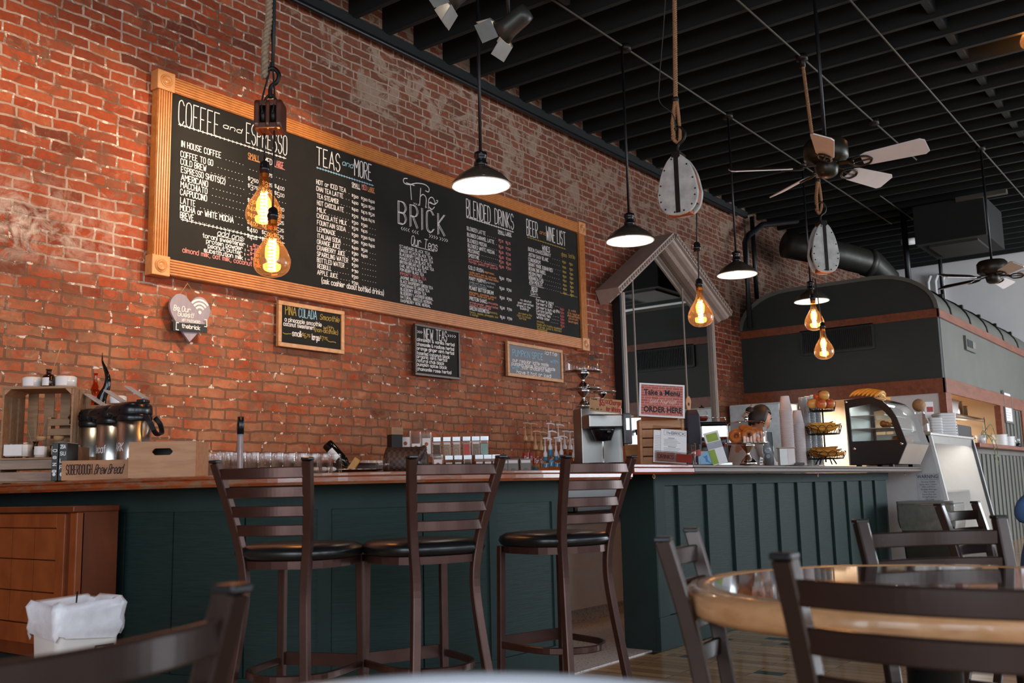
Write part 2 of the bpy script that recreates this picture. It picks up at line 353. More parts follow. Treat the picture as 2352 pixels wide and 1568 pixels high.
def floor_material():
    t = NT('plank_floor'); c = t.n('ShaderNodeTexCoord'); sp = t.n('ShaderNodeSeparateXYZ'); t.l(c.outputs['Object'], sp.inputs[0])
    cb = t.n('ShaderNodeCombineXYZ'); t.l(sp.outputs[1], cb.inputs[0]); t.l(sp.outputs[0], cb.inputs[1]); v = cb.outputs[0]
    br = t.n('ShaderNodeTexBrick'); t.l(v, br.inputs['Vector']); br.inputs['Color1'].default_value = (0, 0, 0, 1); br.inputs['Color2'].default_value = (1, 1, 1, 1)
    br.inputs['Mortar'].default_value = (0.4, 0.4, 0.4, 1)
    br.inputs['Scale'].default_value = 1; br.inputs['Brick Width'].default_value = 0.62; br.inputs['Row Height'].default_value = 0.082; br.inputs['Mortar Size'].default_value = 0.0025
    tone = t.ramp(br.outputs[0], [(0, lin('#b08c62')), (0.5, lin('#cba77a')), (1, lin('#dcbc90'))])
    g = t.noise(t.coord((60, 2.2, 1)), 1.0, 5, 0.6); tone = t.mix(0.4, tone, t.ramp(g, [(0.3, lin('#8f6e4a')), (0.7, lin('#d2b48a'))]), 'OVERLAY')
    b2 = t.n('ShaderNodeTexBrick'); t.l(v, b2.inputs['Vector']); b2.inputs['Color1'].default_value = (0, 0, 0, 1); b2.inputs['Color2'].default_value = (1, 1, 1, 1)
    b2.inputs['Mortar'].default_value = (0, 0, 0, 1); b2.inputs['Scale'].default_value = 1; b2.inputs['Brick Width'].default_value = 0.155; b2.inputs['Row Height'].default_value = 0.082; b2.inputs['Mortar Size'].default_value = 0.0
    blk = t.ramp(b2.outputs[0], [(0.93, (0, 0, 0, 1)), (0.935, (1, 1, 1, 1))], 'CONSTANT')
    col = t.mix(br.outputs[1], tone, lin('#3a2a1c')); col = t.mix(blk, col, lin('#22201d'))
    t.l(col, t.b.inputs['Base Color']); setb(t.b, rough=0.22, coat=0.3); t.b.inputs['Coat Roughness'].default_value = 0.08
    t.bump(br.outputs[1], 0.2, 0.003); return t.m
M_BRICK = brick_material(); M_FLOOR = floor_material()
M_BLACK = plain('ceiling_black', '#0d0f0d', 0.85, var=0.25, scale=5)
M_DECK = plain('deck_black', '#101210', 0.85, var=0.25)
M_GREEN = plain('bar_green', '#2b3836', 0.6, var=0.10, scale=5, bump=0.1, spec=.10)
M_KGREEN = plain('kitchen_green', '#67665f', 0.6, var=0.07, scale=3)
M_KSHADE = plain('kitchen_green_shaded', '#2a312f', 0.55, var=0.08, scale=3)  # shade on the front put into a darker copy of the kitchen green
M_TRIMW = wood('trim_wood', '#6e3a24', '#94543a', 0.35, (1, 6, 6))
M_WHITEWALL = plain('white_wall', '#e0dddc', 0.8, var=0.04, scale=2)
M_WHITE = plain('white_plastic', '#e6e3e2', 0.4, var=0.03)
M_PAPER = plain('white_paper', '#e8e4e6', 0.7, var=0.03)
M_PIPE = plain('black_pipe', '#16171a', 0.4, 0.3)
M_GALV = plain('galvanised', '#8a8478', 0.45, 0.6, 0.15)
M_CONDUIT = plain('conduit_dull', '#4c483f', .6, .2)
M_IRON = plain('dark_iron', '#2b2622', 0.45, 0.7, 0.3, 20)
M_STEEL = plain('stainless', '#d4d3d1', 0.30, 1.0, 0.05, 4)
M_CHROME = plain('polished_steel', '#d8d6d4', 0.08, 1.0, 0.03)
M_BLKPL = plain('black_plastic', '#15161a', 0.25, var=0.15)
M_BLKMAT = plain('black_matt', '#141414', 0.6, var=0.15)
M_GLASS = glass('clear_glass'); M_PANE = glass('case_glass', '#f2f6f4', 0.02)
M_STOOL = plain('bronze_steel', '#4a3029', 0.30, 0.55, 0.18, 9)
M_CHAIR = plain('dark_chair_metal', '#33241f', 0.24, 0.35, 0.15, 9)
M_SEAT = plain('black_vinyl', '#141516', 0.28, var=0.2, scale=8)
# ------------------------------------------------------------------ room shell
WY = 5.8
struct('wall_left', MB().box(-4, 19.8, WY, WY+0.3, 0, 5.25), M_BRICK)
struct('floor', MB().box(-4.3, 20, -5.3, WY+0.3, -0.1, 0), M_FLOOR)
struct('wall_back', MB().box(19.8, 20.0, -5.3, WY+0.3, 0, 5.25), M_WHITEWALL)
def window_wall(name, horiz, at, spans, lo, hi):
    """wall of plaster with window openings; horiz=True runs along x at y=at, else along y at x=at"""
    b = MB()
    def bx(a0, a1, z0, z1):
        if horiz: b.box(a0, a1, at-0.2, at, z0, z1)
        else: b.box(at-0.2, at, a0, a1, z0, z1)
    bx(lo, hi, 0, 0.75); bx(lo, hi, 3.75, 5.25); p = lo
    for a, c in spans: bx(p, a, 0.75, 3.75); p = c
    bx(p, hi, 0.75, 3.75); struct(name, b, M_WHITEWALL)
window_wall('wall_right', True, -5.0, WINX, -4, 19.8)
FR = [(-4.2, -1.4), (-0.6, 2.2)]
window_wall('wall_front', False, -4.0, FR, -5.0, WY)
k = 1
for a, c in WINX:
    b = MB(); b.box(a, a+0.06, -5.12, -5.04, 0.75, 3.75).box(c-0.06, c, -5.12, -5.04, 0.75, 3.75).box(a, c, -5.12, -5.04, 0.75, 0.81).box(a, c, -5.12, -5.04, 3.69, 3.75).box((a+c)/2-0.03, (a+c)/2+0.03, -5.12, -5.04, 0.75, 3.75)
    w = struct('window_%d' % k, b, M_BLACK); p = obj('pane', MB().box(a, c, -5.085, -5.08, 0.75, 3.75), M_PANE, w); k += 1
for a, c in FR:
    b = MB(); b.box(-4.12, -4.04, a, a+0.06, 0.75, 3.75).box(-4.12, -4.04, c-0.06, c, 0.75, 3.75).box(-4.12, -4.04, a, c, 0.75, 0.81).box(-4.12, -4.04, a, c, 3.69, 3.75)
    w = struct('window_%d' % k, b, M_BLACK); obj('pane', MB().box(-4.085, -4.08, a, c, 0.75, 3.75), M_PANE, w); k += 1
ceil = struct('ceiling', MB().box(-4.3, 20, -5.3, WY+0.3, 5.22, 5.35), M_DECK)
jm = MB().box(-0.025, 0.025, -5.0, WY, 4.93, 5.22); x = -3.8; first = None
while x < 19.7:
    if first is None: first = obj('joist', jm, M_BLACK, ceil); first.location.x = x
    else: c = first.copy(); COL.objects.link(c); c.parent = ceil; c.location.x = x
    x += 0.406
b = MB()
for i in range(22): b.box(8.0+0.406*i+0.02, 8.0+0.406*i+0.37, 1.86, 1.92, 4.97, 5.2)
obj('bridging', b, M_BLACK, ceil)
# steel lintel / dark pipe run at the head of the brick wall
struct('trim_1', MB().box(-3.9, 13.6, WY-0.05, WY, 4.86, 4.95), M_BLACK)
one('conduit_pipe', MB().tube([(-3, WY-0.09, 4.80), (13.1, WY-0.09, 4.80)], 0.022), M_PIPE, 'black conduit run along the head of the brick wall', 'pipe')
# ------------------------------------------------------------------ ceiling conduits
def conduit(y, x0, x1, boxes, label):
    t = thing('ceiling_conduit', label, 'conduit', (x0, y, 4.9), 0, 'electrical conduits under the ceiling')
    obj('pipe', MB().tube([(0, 0, 0), (x1-x0, 0, 0)], 0.0095, 8), M_CONDUIT, t)
    for bx in boxes: obj('junction_box', MB().lathe([(0.0, -0.03), (0.055, -0.03), (0.055, 0.025), (0, 0.025)], 12, (bx-x0, 0, 0)), M_IRON, t)
conduit(4.24, 3.6, 15.6, [5.32, 7.47, 9.65, 11.83], 'thin ceiling conduit that carries the barn lamps, nearest the brick wall')
conduit(3.06, 5.6, 12.6, [8.73, 10.9], 'thin ceiling conduit that carries the hanging pulleys')
conduit(2.33, 5.6, 17.2, [7.03, 12.67], 'thin ceiling conduit that carries the white bladed fans')
conduit(3.9, 13.9, 17.6, [], 'short thin conduit above the kitchen roof')
# ------------------------------------------------------------------ kitchen enclosure with barrel roof
KX, KY = 13.21, 3.12; KE = 19.8
prof = [(KY, 3.095)] + [(KY+0.78-0.78*cos(rad(a)), 3.095+0.50*sin(rad(a))) for a in (10, 20, 30, 40, 50, 60, 70, 80, 90)] + \
       [(5.05+0.75*sin(rad(a)), 3.095+0.50*cos(rad(a))) for a in (0, 12, 24, 36, 48, 60, 72, 84)] + [(5.8, 3.095)]
b = MB().box(KX, KX+0.12, KY, 5.8, 2.02, 3.1); kit = struct('wall_kitchen', b, M_KSHADE)
obj('roof_end_panel', MB().prism([(y, z) for y, z in prof], (KX+0.02, 0, 0), (0, 1, 0), (0, 0, 1), (0.08, 0, 0)), M_KSHADE, kit)
rb = MB(); n = len(prof)
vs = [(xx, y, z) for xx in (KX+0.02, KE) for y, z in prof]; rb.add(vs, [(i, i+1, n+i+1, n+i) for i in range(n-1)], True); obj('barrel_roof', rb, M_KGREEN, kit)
lip = [(KX+0.0, y, z+0.012) for y, z in prof]
obj('roof_edge', MB().bar(lip, 0.05, 0.03, (1, 0, 0)), M_KGREEN, kit)
half = prof[:12]
for xx in (13.95, 15.05, 16.15, 17.3, 18.5):
    r = MB().bar([(xx, y, z+0.012) for y, z in half], 0.025, 0.05, (1, 0, 0))
    for q in (3, 9): r.cbox((xx, half[q][0], half[q][1]+0.03), (0.07, 0.05, 0.05))
    obj('roof_rib', r, M_IRON, kit)
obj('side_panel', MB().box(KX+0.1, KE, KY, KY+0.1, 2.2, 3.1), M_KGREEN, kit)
obj('upper_trim', MB().box(KX-0.03, KX, KY-0.03, 5.8, 2.985, 3.095).box(KX-0.03, KE, KY-0.03, KY, 2.985, 3.095), M_TRIMW, kit, bev=0.004)
obj('lower_trim', MB().box(KX-0.035, KX, KY-0.035, 5.8, 2.015, 2.205).box(KX-0.035, KE, KY-0.035, KY, 2.015, 2.205), M_TRIMW, kit, bev=0.004)
a_, b_ = oX(1843, 764, KX), oX(2006, 800, KX)
vg = MB().box(KX-0.02, KX-0.003, b_.y, a_.y, b_.z+0.02, a_.z); vent = obj('vent_grille', vg, M_BLKMAT, kit)
sl = MB(); nn = 34
for i in range(nn):
    y = b_.y+(a_.y-b_.y)*(i+0.5)/nn; sl.box(KX-0.032, KX-0.02, y-0.006, y+0.006, b_.z+0.04, a_.z-0.02)
obj('slats', sl, M_PIPE, vent)
obj('vent_frame', MB().box(KX-0.03, KX, b_.y-0.03, b_.y, b_.z, a_.z+0.02).box(KX-0.03, KX, a_.y, a_.y+0.03, b_.z, a_.z+0.02).box(KX-0.03, KX, b_.y, a_.y, b_.z-0.01, b_.z+0.02).box(KX-0.03, KX, b_.y, a_.y, a_.z, a_.z+0.02), M_KSHADE, vent)
p0, p1 = oY(2212, 770, KY), oY(2237, 812, KY)
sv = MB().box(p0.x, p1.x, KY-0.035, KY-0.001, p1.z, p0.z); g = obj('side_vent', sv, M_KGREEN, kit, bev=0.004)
obj('vent_flap', MB().box(p0.x+0.05, p0.x+(p1.x-p0.x)*0.6, KY-0.042, KY-0.034, p1.z+0.05, p0.z-0.05), M_BLKMAT, g)
obj('vent_screen', MB().box(p0.x+(p1.x-p0.x)*0.65, p1.x-0.04, KY-0.04, KY-0.034, p1.z+0.05, p0.z-0.05), M_GALV, g)
# walls of the kitchen below the trim
M_CREAM = plain('cream_wall', '#dccab4', 0.7, var=0.04, scale=3)
obj('front_wall', MB().box(KX, KX+0.1, KY+0.06, 3.78, 0, 2.02).box(KX, KX+0.1, 5.0, 5.8, 0, 2.02), M_WHITEWALL, kit)
obj('corner_post', MB().box(KX-0.03, KX+0.24, KY-0.03, KY+0.06, 0.0, 2.02), M_TRIMW, kit, bev=0.004)
obj('pass_post', MB().box(16.42, 16.62, KY-0.03, KY+0.06, 1.38, 2.02).box(18.1, 18.3, KY-0.03, KY+0.06, 1.38, 2.02), M_TRIMW, kit, bev=0.004)
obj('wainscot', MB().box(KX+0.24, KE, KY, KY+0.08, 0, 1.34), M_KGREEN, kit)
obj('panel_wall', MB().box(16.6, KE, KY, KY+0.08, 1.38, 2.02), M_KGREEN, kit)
bt = MB()
for i in range(24): bt.box(13.6+i*0.27, 13.64+i*0.27, KY-0.018, KY, 0, 1.27)
for i in range(11): bt.box(16.85+i*0.27, 16.89+i*0.27, KY-0.018, KY, 1.41, 2.0)
bt.box(13.5, KE, KY-0.02, KY, 1.27, 1.34); obj('batten', bt, M_KGREEN, kit)
obj('pass_ledge', MB().box(14.15, KE, KY-0.17, KY+0.35, 1.345, 1.40), M_TRIMW, kit, bev=0.008)
obj('inner_wall', MB().box(KX+0.1, KE, 5.45, 5.5, 0, 2.9).box(17.95, 18.05, KY+0.1, 5.45, 0, 2.9).box(KX+0.1, 17.95, KY+0.1, 5.45, 2.3, 2.34), M_CREAM, kit)
# fittings on the far walls and roof
def vpipe(pts, r, mat, label, name='pipe', group=None): return one(name, MB().tube(pts, r, 8), mat, label, 'pipe', group=group)
vpipe([(12.97, 5.55, 3.1), (12.97, 5.55, 4.33), (13.08, 5.55, 4.45), (13.62, 5.55, 4.72), (14.4, 5.3, 4.9)], 0.045, M_PIPE, 'thick black pipe with an elbow, against the brick above the kitchen roof', 'vent_pipe')
vpipe([(13.58, 5.68, 3.62), (13.58, 5.68, 4.86)], 0.035, M_PIPE, 'straight black pipe right of the elbowed one, above the kitchen roof', 'vent_pipe')
vpipe([(15.2, 3.95, 3.6), (15.2, 3.95, 4.95)], 0.045, M_PIPE, 'thicker black hanger rod standing on the curved kitchen roof edge', 'hanger_rod')
vpipe([(16.35, 3.75, 3.58), (16.35, 3.75, 4.95)], 0.03, M_PIPE, 'thinner black hanger rod on the curved kitchen roof', 'hanger_rod')
d = thing('exhaust_duct', 'round dark metal exhaust duct bending down behind the kitchen roof', 'duct', (13.9, 4.75, 4.25))
M_DUCT = plain('duct_metal', '#3d3b36', 0.45, 0.6, 0.2)
obj('duct_pipe', MB().tube([(-0.15, 0.5, 0.15), (0.55, -0.05, 0.02), (1.0, -0.38, -0.09), (1.2, -0.5, -0.3), (1.22, -0.52, -0.6)], 0.2, 18), M_DUCT, d)
obj('duct_collar', MB().tube([(0.90, -0.31, -0.065), (0.98, -0.365, -0.085)], 0.212, 18), M_DUCT, d)
ac = thing('ac_unit', 'dark box shaped air unit hanging from the joists', 'air unit', (15.1, 3.15, 4.28))
obj('housing', MB().box(-0.55, 0.65, -0.45, 0.5, -0.02, 0.55), M_DECK, ac, bev=0.01)
obj('grille', MB().box(-0.4, 0.5, -0.3, 0.35, -0.05, -0.02), plain('grille_grey', '#2a2923', 0.6), ac)
obj('strip', MB().box(-0.6, -0.5, -0.75, -0.1, 0.5, 0.56), M_CONDUIT, ac)
wp = thing('wall_conduit', 'bundle of three white conduits dropping down the white back wall', 'conduit', (19.74, 4.65, 3.4))
for i in range(3): obj('pipe', MB().tube([(0, 0.12-i*0.13, -0.4), (0, 0.12-i*0.13, 1.28), (-0.03, 0.06-i*0.13, 1.4)], 0.028, 8), M_WHITE, wp)
sd = thing('smoke_detector', 'small white sensor fixed under the ceiling above the kitchen', 'sensor', oY(2074, 556, 4.15))
obj('body', MB().tube([(0, 0, 0), (0.17, -0.12, 0.03)], 0.055, 12), M_WHITE, sd); obj('bracket', MB().tube([(0.1, 0, 0.03), (0.1, 0, 5.0-sd.location.z)], 0.015, 6), M_PIPE, sd)
# ------------------------------------------------------------------ bar
def proj_x(p):
    d = Vector(p)-EYE; return W_/2+FPX*d.dot(RT)/d.dot(FW)
BP = crom([(2.60, 5.77), (2.605, 5.2), (2.62, 4.6), (2.645, 4.215), (2.70, 3.82), (2.815, 3.45), (2.915, 3.275), (3.03, 3.15), (3.14, 3.07), (3.30, 2.99), (3.5, 2.93), (3.7, 2.895), (4.0, 2.885), (4.25, 2.885)], 6)
def offs(path, d):
    out = []; n = len(path)
    for i, p in enumerate(path):
        a = path[max(0, i-1)]; b = path[min(n-1, i+1)]; dx, dy = b[0]-a[0], b[1]-a[1]; q = hypot(dx, dy)
        out.append((p[0]-dy/q*d, p[1]+dx/q*d))
    return out
def ribbon(mb, path, d0, d1, z0, z1):
    A, B = offs(path, d0), offs(path, d1); n = len(path)
    vs = []
    for a, b in zip(A, B): vs += [(a[0], a[1], z0), (b[0], b[1], z0), (b[0], b[1], z1), (a[0], a[1], z1)]
    fs = []
    for i in range(n-1): fs += [(i*4+k, i*4+(k+1) % 4, i*4+4+(k+1) % 4, i*4+4+k) for k in range(4)]
    return mb.add(vs, fs+[(3, 2, 1, 0), (4*n-4, 4*n-3, 4*n-2, 4*n-1)])
def sub(path, px0, px1, z=0.5):
    """piece of the path seen between two picture columns"""
    out = []; pr = None
    for i in range(len(path)-1):
        for k in range(24):
            t = k/24; p = (path[i][0]*(1-t)+path[i+1][0]*t, path[i][1]*(1-t)+path[i+1][1]*t); x = proj_x((p[0], p[1], z))
            if px0 <= x <= px1: out.append(p)
    if len(out) < 2: out = out*2
    return [out[0]]+out[8:-8:12]+[out[-1]] if len(out) > 30 else [out[0], out[-1]]
M_PANEL = NT('bar_panel_green'); _v = M_PANEL.coord((3, 3, 70)); _f = M_PANEL.noise(_v, 2.5, 5, 0.65, 0.4)
M_PANEL.l(M_PANEL.ramp(_f, [(0.3, lin('#22302e')), (0.7, lin('#2c3b38'))]), M_PANEL.b.inputs['Base Color']); setb(M_PANEL.b, rough=0.55, spec=.12); M_PANEL.bump(_f, 0.35, 0.004); M_PANEL = M_PANEL.m
bar = thing('panelled_bar', 'curved dark green panelled bar front behind the three stools', 'bar', (0, 0, 0))
b = MB(); ribbon(b, BP, 0.012, 0.14, 0, 0.985); obj('backing', b, M_GREEN, bar)
seams = [-400, 282, 394, 560, 745, 973, 1132, 1281, 1310]
for i in range(len(seams)-1):
    q = sub(BP, seams[i]+1.5, seams[i+1]-1.5)
    if len(q) >= 2 and q[0] != q[-1]: obj('panel', ribbon(MB(), q, 0.0, 0.012, 0.17, 0.88), M_PANEL, bar)
for a, c in ((729, 761), (1269, 1292), (1124, 1140)):
    obj('stile', ribbon(MB(), sub(BP, a, c), -0.008, 0.004, 0.17, 0.88), M_GREEN, bar)
obj('end_post', ribbon(MB(), sub(BP, 1287, 1299.8), -0.010, 0.14, 0.0, 0.985), M_GREEN, bar)
obj('top_rail', ribbon(MB(), BP, -0.006, 0.012, 0.88, 0.985), M_GREEN, bar)
obj('baseboard', ribbon(MB(), BP, -0.014, 0.012, 0.0, 0.178), M_GREEN, bar, bev=0.004)
M_LIP = wood('bar_lip_wood', '#7a3418', '#a85428', 0.28, (1.5, 1.5, 12), 0.35, 0.1, worn='#8a6a54')
M_TOP = wood('bar_top_wood', '#7a3216', '#a8501f', 0.22, (1.5, 1.5, 12), 0.5)
BE = BP+[(4.45, 2.885), (4.6, 2.885)]
def counter(name, path, z0, z1, d0, d1, mats, label):
    t = thing(name, label, 'counter', (0, 0, 0))
    h = z1-z0
    sec = [(0, 0), (0.012, -0.004), (0.02, 0.008), (0.02, h*0.55), (0.008, h*0.62), (0.012, h*0.7), (0.012, h*0.92), (0, h), (-0.05, h), (-0.05, 0)]
    e = offs(path, d0); n = len(e); k = len(sec); vs = []
    for i, p in enumerate(e):
        a = e[max(0, i-1)]; c = e[min(n-1, i+1)]; dx, dy = c[0]-a[0], c[1]-a[1]; q = hypot(dx, dy)
        vs += [(p[0]+dy/q*u, p[1]-dx/q*u, z0+w) for u, w in sec]
    fs = [(i*k+j, i*k+(j+1) % k, i*k+k+(j+1) % k, i*k+k+j) for i in range(n-1) for j in range(k)]
    fs += [tuple(reversed(range(k))), tuple((n-1)*k+j for j in range(k))]
    obj('edge_moulding', MB().add(vs, fs), mats[0], t)
    obj('top_board', ribbon(MB(), path, d0+0.01, d1, z0+0.004, z1-0.001), mats[1], t)
    return t
counter('bar_counter', BE, 0.987, 1.032, -0.19, 0.34, (M_LIP, M_TOP), 'long curved red brown wooden bar top with a worn bullnose edge')
M_RED = wood('red_varnish', '#7a2410', '#94351a', 0.3, (1.2, 10, 10), 0.2); M_GREYW = wood('worn_grey_wood', '#46362f', '#705c52', 0.5, (0.8, 9, 40), None, 0.3)
jx = oY(1590, 1072, 2.69).x
counter('counter_flap', [(4.62, 2.885), (4.9, 2.885), (jx-0.003, 2.885)], 1.012, 1.064, -0.19, 0.42, (M_RED, M_TOP), 'short glossy red varnished counter section under the order sign')
counter('service_counter', [(jx+0.003, 2.885), (7, 2.885), (10.2, 2.885)], 1.015, 1.064, -0.19, 0.42, (M_GREYW, M_TOP), 'long worn grey brown service counter top holding cups, fruit and the display case')
# ------------------------------------------------------------------ green service counter front
sf = thing('battened_bar', 'straight dark green battened counter front behind the round table', 'counter', (5.19, 2.885, 0))
obj('backing', MB().box(0, 4.58, 0.015, 0.22, 0, 1.013), M_PANEL, sf)
obj('side_post', MB().box(-0.012, 0.0, -0.012, 0.225, 0, 1.013), M_GREEN, sf, bev=0.004)
obj('corner_stile', MB().box(0, 0.12, -0.012, 0.015, 0.19, 0.945), M_GREEN, sf)
obj('top_rail', MB().box(0, 4.58, -0.012, 0.015, 0.945, 1.013), M_GREEN, sf)
obj('baseboard', MB().box(-0.014, 4.58, -0.018, 0.015, 0, 0.19), M_GREEN, sf, bev=0.004)
for a, c in ((1563, 1574), (1629, 1639), (1689, 1700), (1745, 1756), (1795, 1805), (1840, 1849), (1882, 1891), (1919, 1926), (1955, 1961), (1989, 1994), (2020, 2025)):
    xa, xb = oY(a, 1250, 2.88).x-5.19, oY(c, 1250, 2.88).x-5.19
    obj('batten', MB().box(xa, xb, -0.006, 0.015, 0.19, 0.945), M_PANEL, sf, bev=0.003)
M_BRASS = plain('brass', '#b0895a', 0.3, 0.9)
for i, px in enumerate((1501, 1878, 2078)):
    p = oY(px, 1084, 2.80); r = circ(0.012, 12)
    hk = MB().tube([(0, 0, 1.012-p.z+0.0), (0, 0, -0.012)], 0.0025, 6).tube([(u, 0, -0.024+w) for u, w in r], 0.0028, 6, (0, 1, 0), True)
    one('bag_hook', hk, M_BRASS, ['small brass ring hook under the red counter corner', 'small ring hook under the middle of the service counter', 'small hook under the right tip of the service counter'][i], 'hook', (p.x, 2.80, p.z), 0, 'hooks under the counter edge')
# ------------------------------------------------------------------ behind the bar
t = NT('terrazzo'); vv = t.coord(); vo = t.n('ShaderNodeTexVoronoi'); t.l(vv, vo.inputs['Vector']); vo.inputs['Scale'].default_value = 60
t.l(t.ramp(vo.outputs['Distance'], [(0.12, lin('#6a6c74')), (0.3, lin('#bdb9b8')), (0.6, lin('#cfcac6'))]), t.b.inputs['Base Color']); setb(t.b, rough=0.4); M_TERR = t.m
struct('floor_2', MB().box(2.9, 13.2, 3.04, 5.8, 0.0, 0.006).box(4.22, 5.2, 2.93, 3.04, 0, 0.006), M_TERR)
bc = thing('back_counter', 'long reddish wooden back counter against the brick wall', 'counter', (4.3, 4.85, 0))
obj('carcass', MB().box(0, 5.2, -.5, 0.93, 0, 1.035), M_GREEN, bc); obj('top_board', MB().box(-0.02, 5.22, -.54, 0.94, 1.035, 1.07), M_TOP, bc, bev=0.006); obj('shelf_board', MB().box(1.7, 3.9, -.95, -.54, 1.035, 1.07), M_TOP, bc)
lg = MB().box(4.35, 6.1, 5.6, 5.79, 1.172, 1.192); lg2 = MB()
led = thing('wall_ledge', 'narrow red wooden ledge on the brick behind the tilted bottle', 'shelf', (0, 0, 0)); obj('board', lg, M_TOP, led)
obj('back_board', MB().box(4.35, 6.1, 5.76, 5.79, 1.071, 1.172), wood('ledge_shadow_red', '#3a140a', '#5a2412', 0.5), led)  # dark wood colour stands in for the shadow under the ledge
wc = thing('work_cabinet', 'white undercounter cabinet with black worktop seen through the bar gap', 'cabinet', (5.0, 3.9, 0))
obj('body', MB().box(0, 2.2, 0.03, 0.44, 0.1, 0.72), M_WHITE, wc); obj('plinth', MB().box(0, 2.2, 0.05, 0.44, 0.006, 0.1), M_TERR, wc)
obj('worktop', MB().box(-0.02, 2.22, 0, 0.44, 0.72, 0.76), M_BLACK, wc, bev=0.004); obj('upstand', MB().box(0, 2.2, 0.41, 0.44, 0.76, 1.03), M_WHITE, wc)
tp = thing('tape_dispenser', 'black tape dispenser with a brown roll on the black worktop', 'tape dispenser', (6.15, 4.1, 0.7605), 0.4)
obj('base', MB().box(-0.07, 0.07, -0.03, 0.03, 0, 0.05), M_BLKPL, tp, bev=0.01); obj('roll', MB().tube([(0.02, -0.025, 0.06), (0.02, 0.025, 0.06)], 0.04, 16), plain('brown_tape', '#8a5a34', 0.35), tp)
tr = MB().tube([(0, 0, 0.0), (0, 0, 0.05)], 0.055, 20); one('tape_roll', tr, plain('red_tape', '#7a2420', 0.4), 'red roll lying on the black worktop beside the tape dispenser', 'tape', (5.72, 4.1, 0.7605))
# ------------------------------------------------------------------ stools and chairs
def ladder(name, label, cat, kind, group):
    tall = kind == 'stool'; metal = M_STOOL if tall else M_CHAIR
    t = thing(name, label, cat, (0, 0, 0), 0, group)
    if tall:
        post = [(.168, -.255, 0), (.146, -.215, .25), (.122, -.178, .50), (.115, -.165, .64), (.128, -.175, .77), (.150, -.212, .91), (.174, -.262, 1.057)]
        zs = (1.018, .955, .892, .829); sh = .765; fy = .165; fx = .165
    else:
        post = [(.185, -.27, 0), (.176, -.225, .20), (.168, -.19, .42), (.170, -.20, .55), (.178, -.225, .70), (.186, -.262, .845)]
        zs = (.800, .735, .670, .605); sh = .455; fy = .185; fx = .18
    pc = crom(post, 5)
    def post_at(z):
        for a, b in zip(pc, pc[1:]):
            if a[2] <= z <= b[2]: q = (z-a[2])/(b[2]-a[2]); return tuple(a[i]+(b[i]-a[i])*q for i in range(3))
        return pc[-1]
    for s in (-1, 1):
        obj('back_post', MB().bar([(s*x, y, z) for x, y, z in pc], 0.03, 0.03, (1, 0, 0), ch=0.003), metal, t)
        x, y, z = pc[-1]; obj('end_cap', MB().cbox((s*x, y-.001, z+.004), (.033, .033, .010)), M_BLKPL, t, bev=.003)
    for z in zs:
        x, y, _ = post_at(z); m = 22
        pts = [(x*(-1+2*i/m), y-0.034*(1-(-1+2*i/m)**2), z) for i in range(m+1)]
        obj('slat', MB().bar(pts, 0.012, 0.037, (0, 0, 1), ch=0.003), metal, t)
    def sq(r, n=28, p=3.0, fr=1.0): return [(r*(abs(cos(2*pi*i/n))**(2/p))*(1 if cos(2*pi*i/n) >= 0 else -1), 0.005+r*fr*(abs(sin(2*pi*i/n))**(2/p))*(1 if sin(2*pi*i/n) >= 0 else -1)) for i in range(n)]
    b = MB(); rings = [(0.0, .185, 2.6), (.006, .203, 2.6), (.022, .212, 2.6), (.038, .207, 2.6), (.05, .185, 2.6), (.055, .13, 2.4), (.057, .06, 2.2)]
    n = 28; vs = []
    for dz, r, p in rings: vs += [(x, y, sh-.04+dz) for x, y in sq(r, n, p, .97)]
    fs = [(i*n+j, i*n+(j+1) % n, i*n+n+(j+1) % n, i*n+n+j) for i in range(len(rings)-1) for j in range(n)]
    b.add(vs, fs+[tuple(reversed(range(n))), tuple((len(rings)-1)*n+j for j in range(n))], True); obj('seat', b, M_SEAT, t)
    obj('seat_frame', MB().bar([(x, y, sh-.052) for x, y in sq(.187, 28, 2.6)], 0.014, 0.026, (0, 0, 1), True), metal, t)
    for s in (-1, 1): obj('front_leg', MB().bar([(s*fx, fy, 0), (s*(fx-.008), fy-.01, sh-.04)], 0.027, 0.027, (1, 0, 0), ch=.003), metal, t)
    if tall:
        obj('foot_bar', MB().box(-fx+.012, fx-.012, fy+.002, fy+.014, .33, .375), metal, t)
        rg = crom([(fx, fy-.01, .345), (fx, .05, .345), (.150, -.08, .345), (.09, -.155, .345), (0, -.185, .345), (-.09, -.155, .345), (-.150, -.08, .345), (-fx, .05, .345), (-fx, fy-.01, .345)], 4)
        obj('foot_ring', MB().bar(rg, .012, .026, ch=.003), metal, t)
    else:
        for s in (-1, 1): obj('side_stretcher', MB().bar([(s*.178, fy, .2), (s*.176, -.22, .2)], .02, .02), metal, t)
    return t
def by_tops(t, L, R, top_y):
    """put a copy so that its left and right back posts end at L and R"""
    ang = math.atan2(R[1]-L[1], R[0]-L[0]); mx, my = (L[0]+R[0])/2, (L[1]+R[1])/2; f = (cos(ang+pi/2), sin(ang+pi/2))
    t.location = (mx-f[0]*top_y, my-f[1]*top_y, 0); t.rotation_euler = (0, 0, ang); return t
SG = 'bronze bar stools along the bar'
s0 = ladder('bar_stool', 'bronze ladder back bar stool with black seat, leftmost of the three', 'stool', 'stool', SG)
by_tops(s0, (2.068, 2.815), (2.185, 2.487), -.262)
s1 = dup(s0, (0, 0, 0), 0, 'bronze ladder back bar stool with black seat, middle of the three'); by_tops(s1, (2.437, 2.262), (2.763, 2.135), -.262)
s2 = dup(s0, (0, 0, 0), 0, 'bronze ladder back bar stool with black seat, beside the bar gap'); by_tops(s2, (3.07, 2.045), (3.36, 1.975), -.262)
CG = 'dark metal dining chairs at the tables'
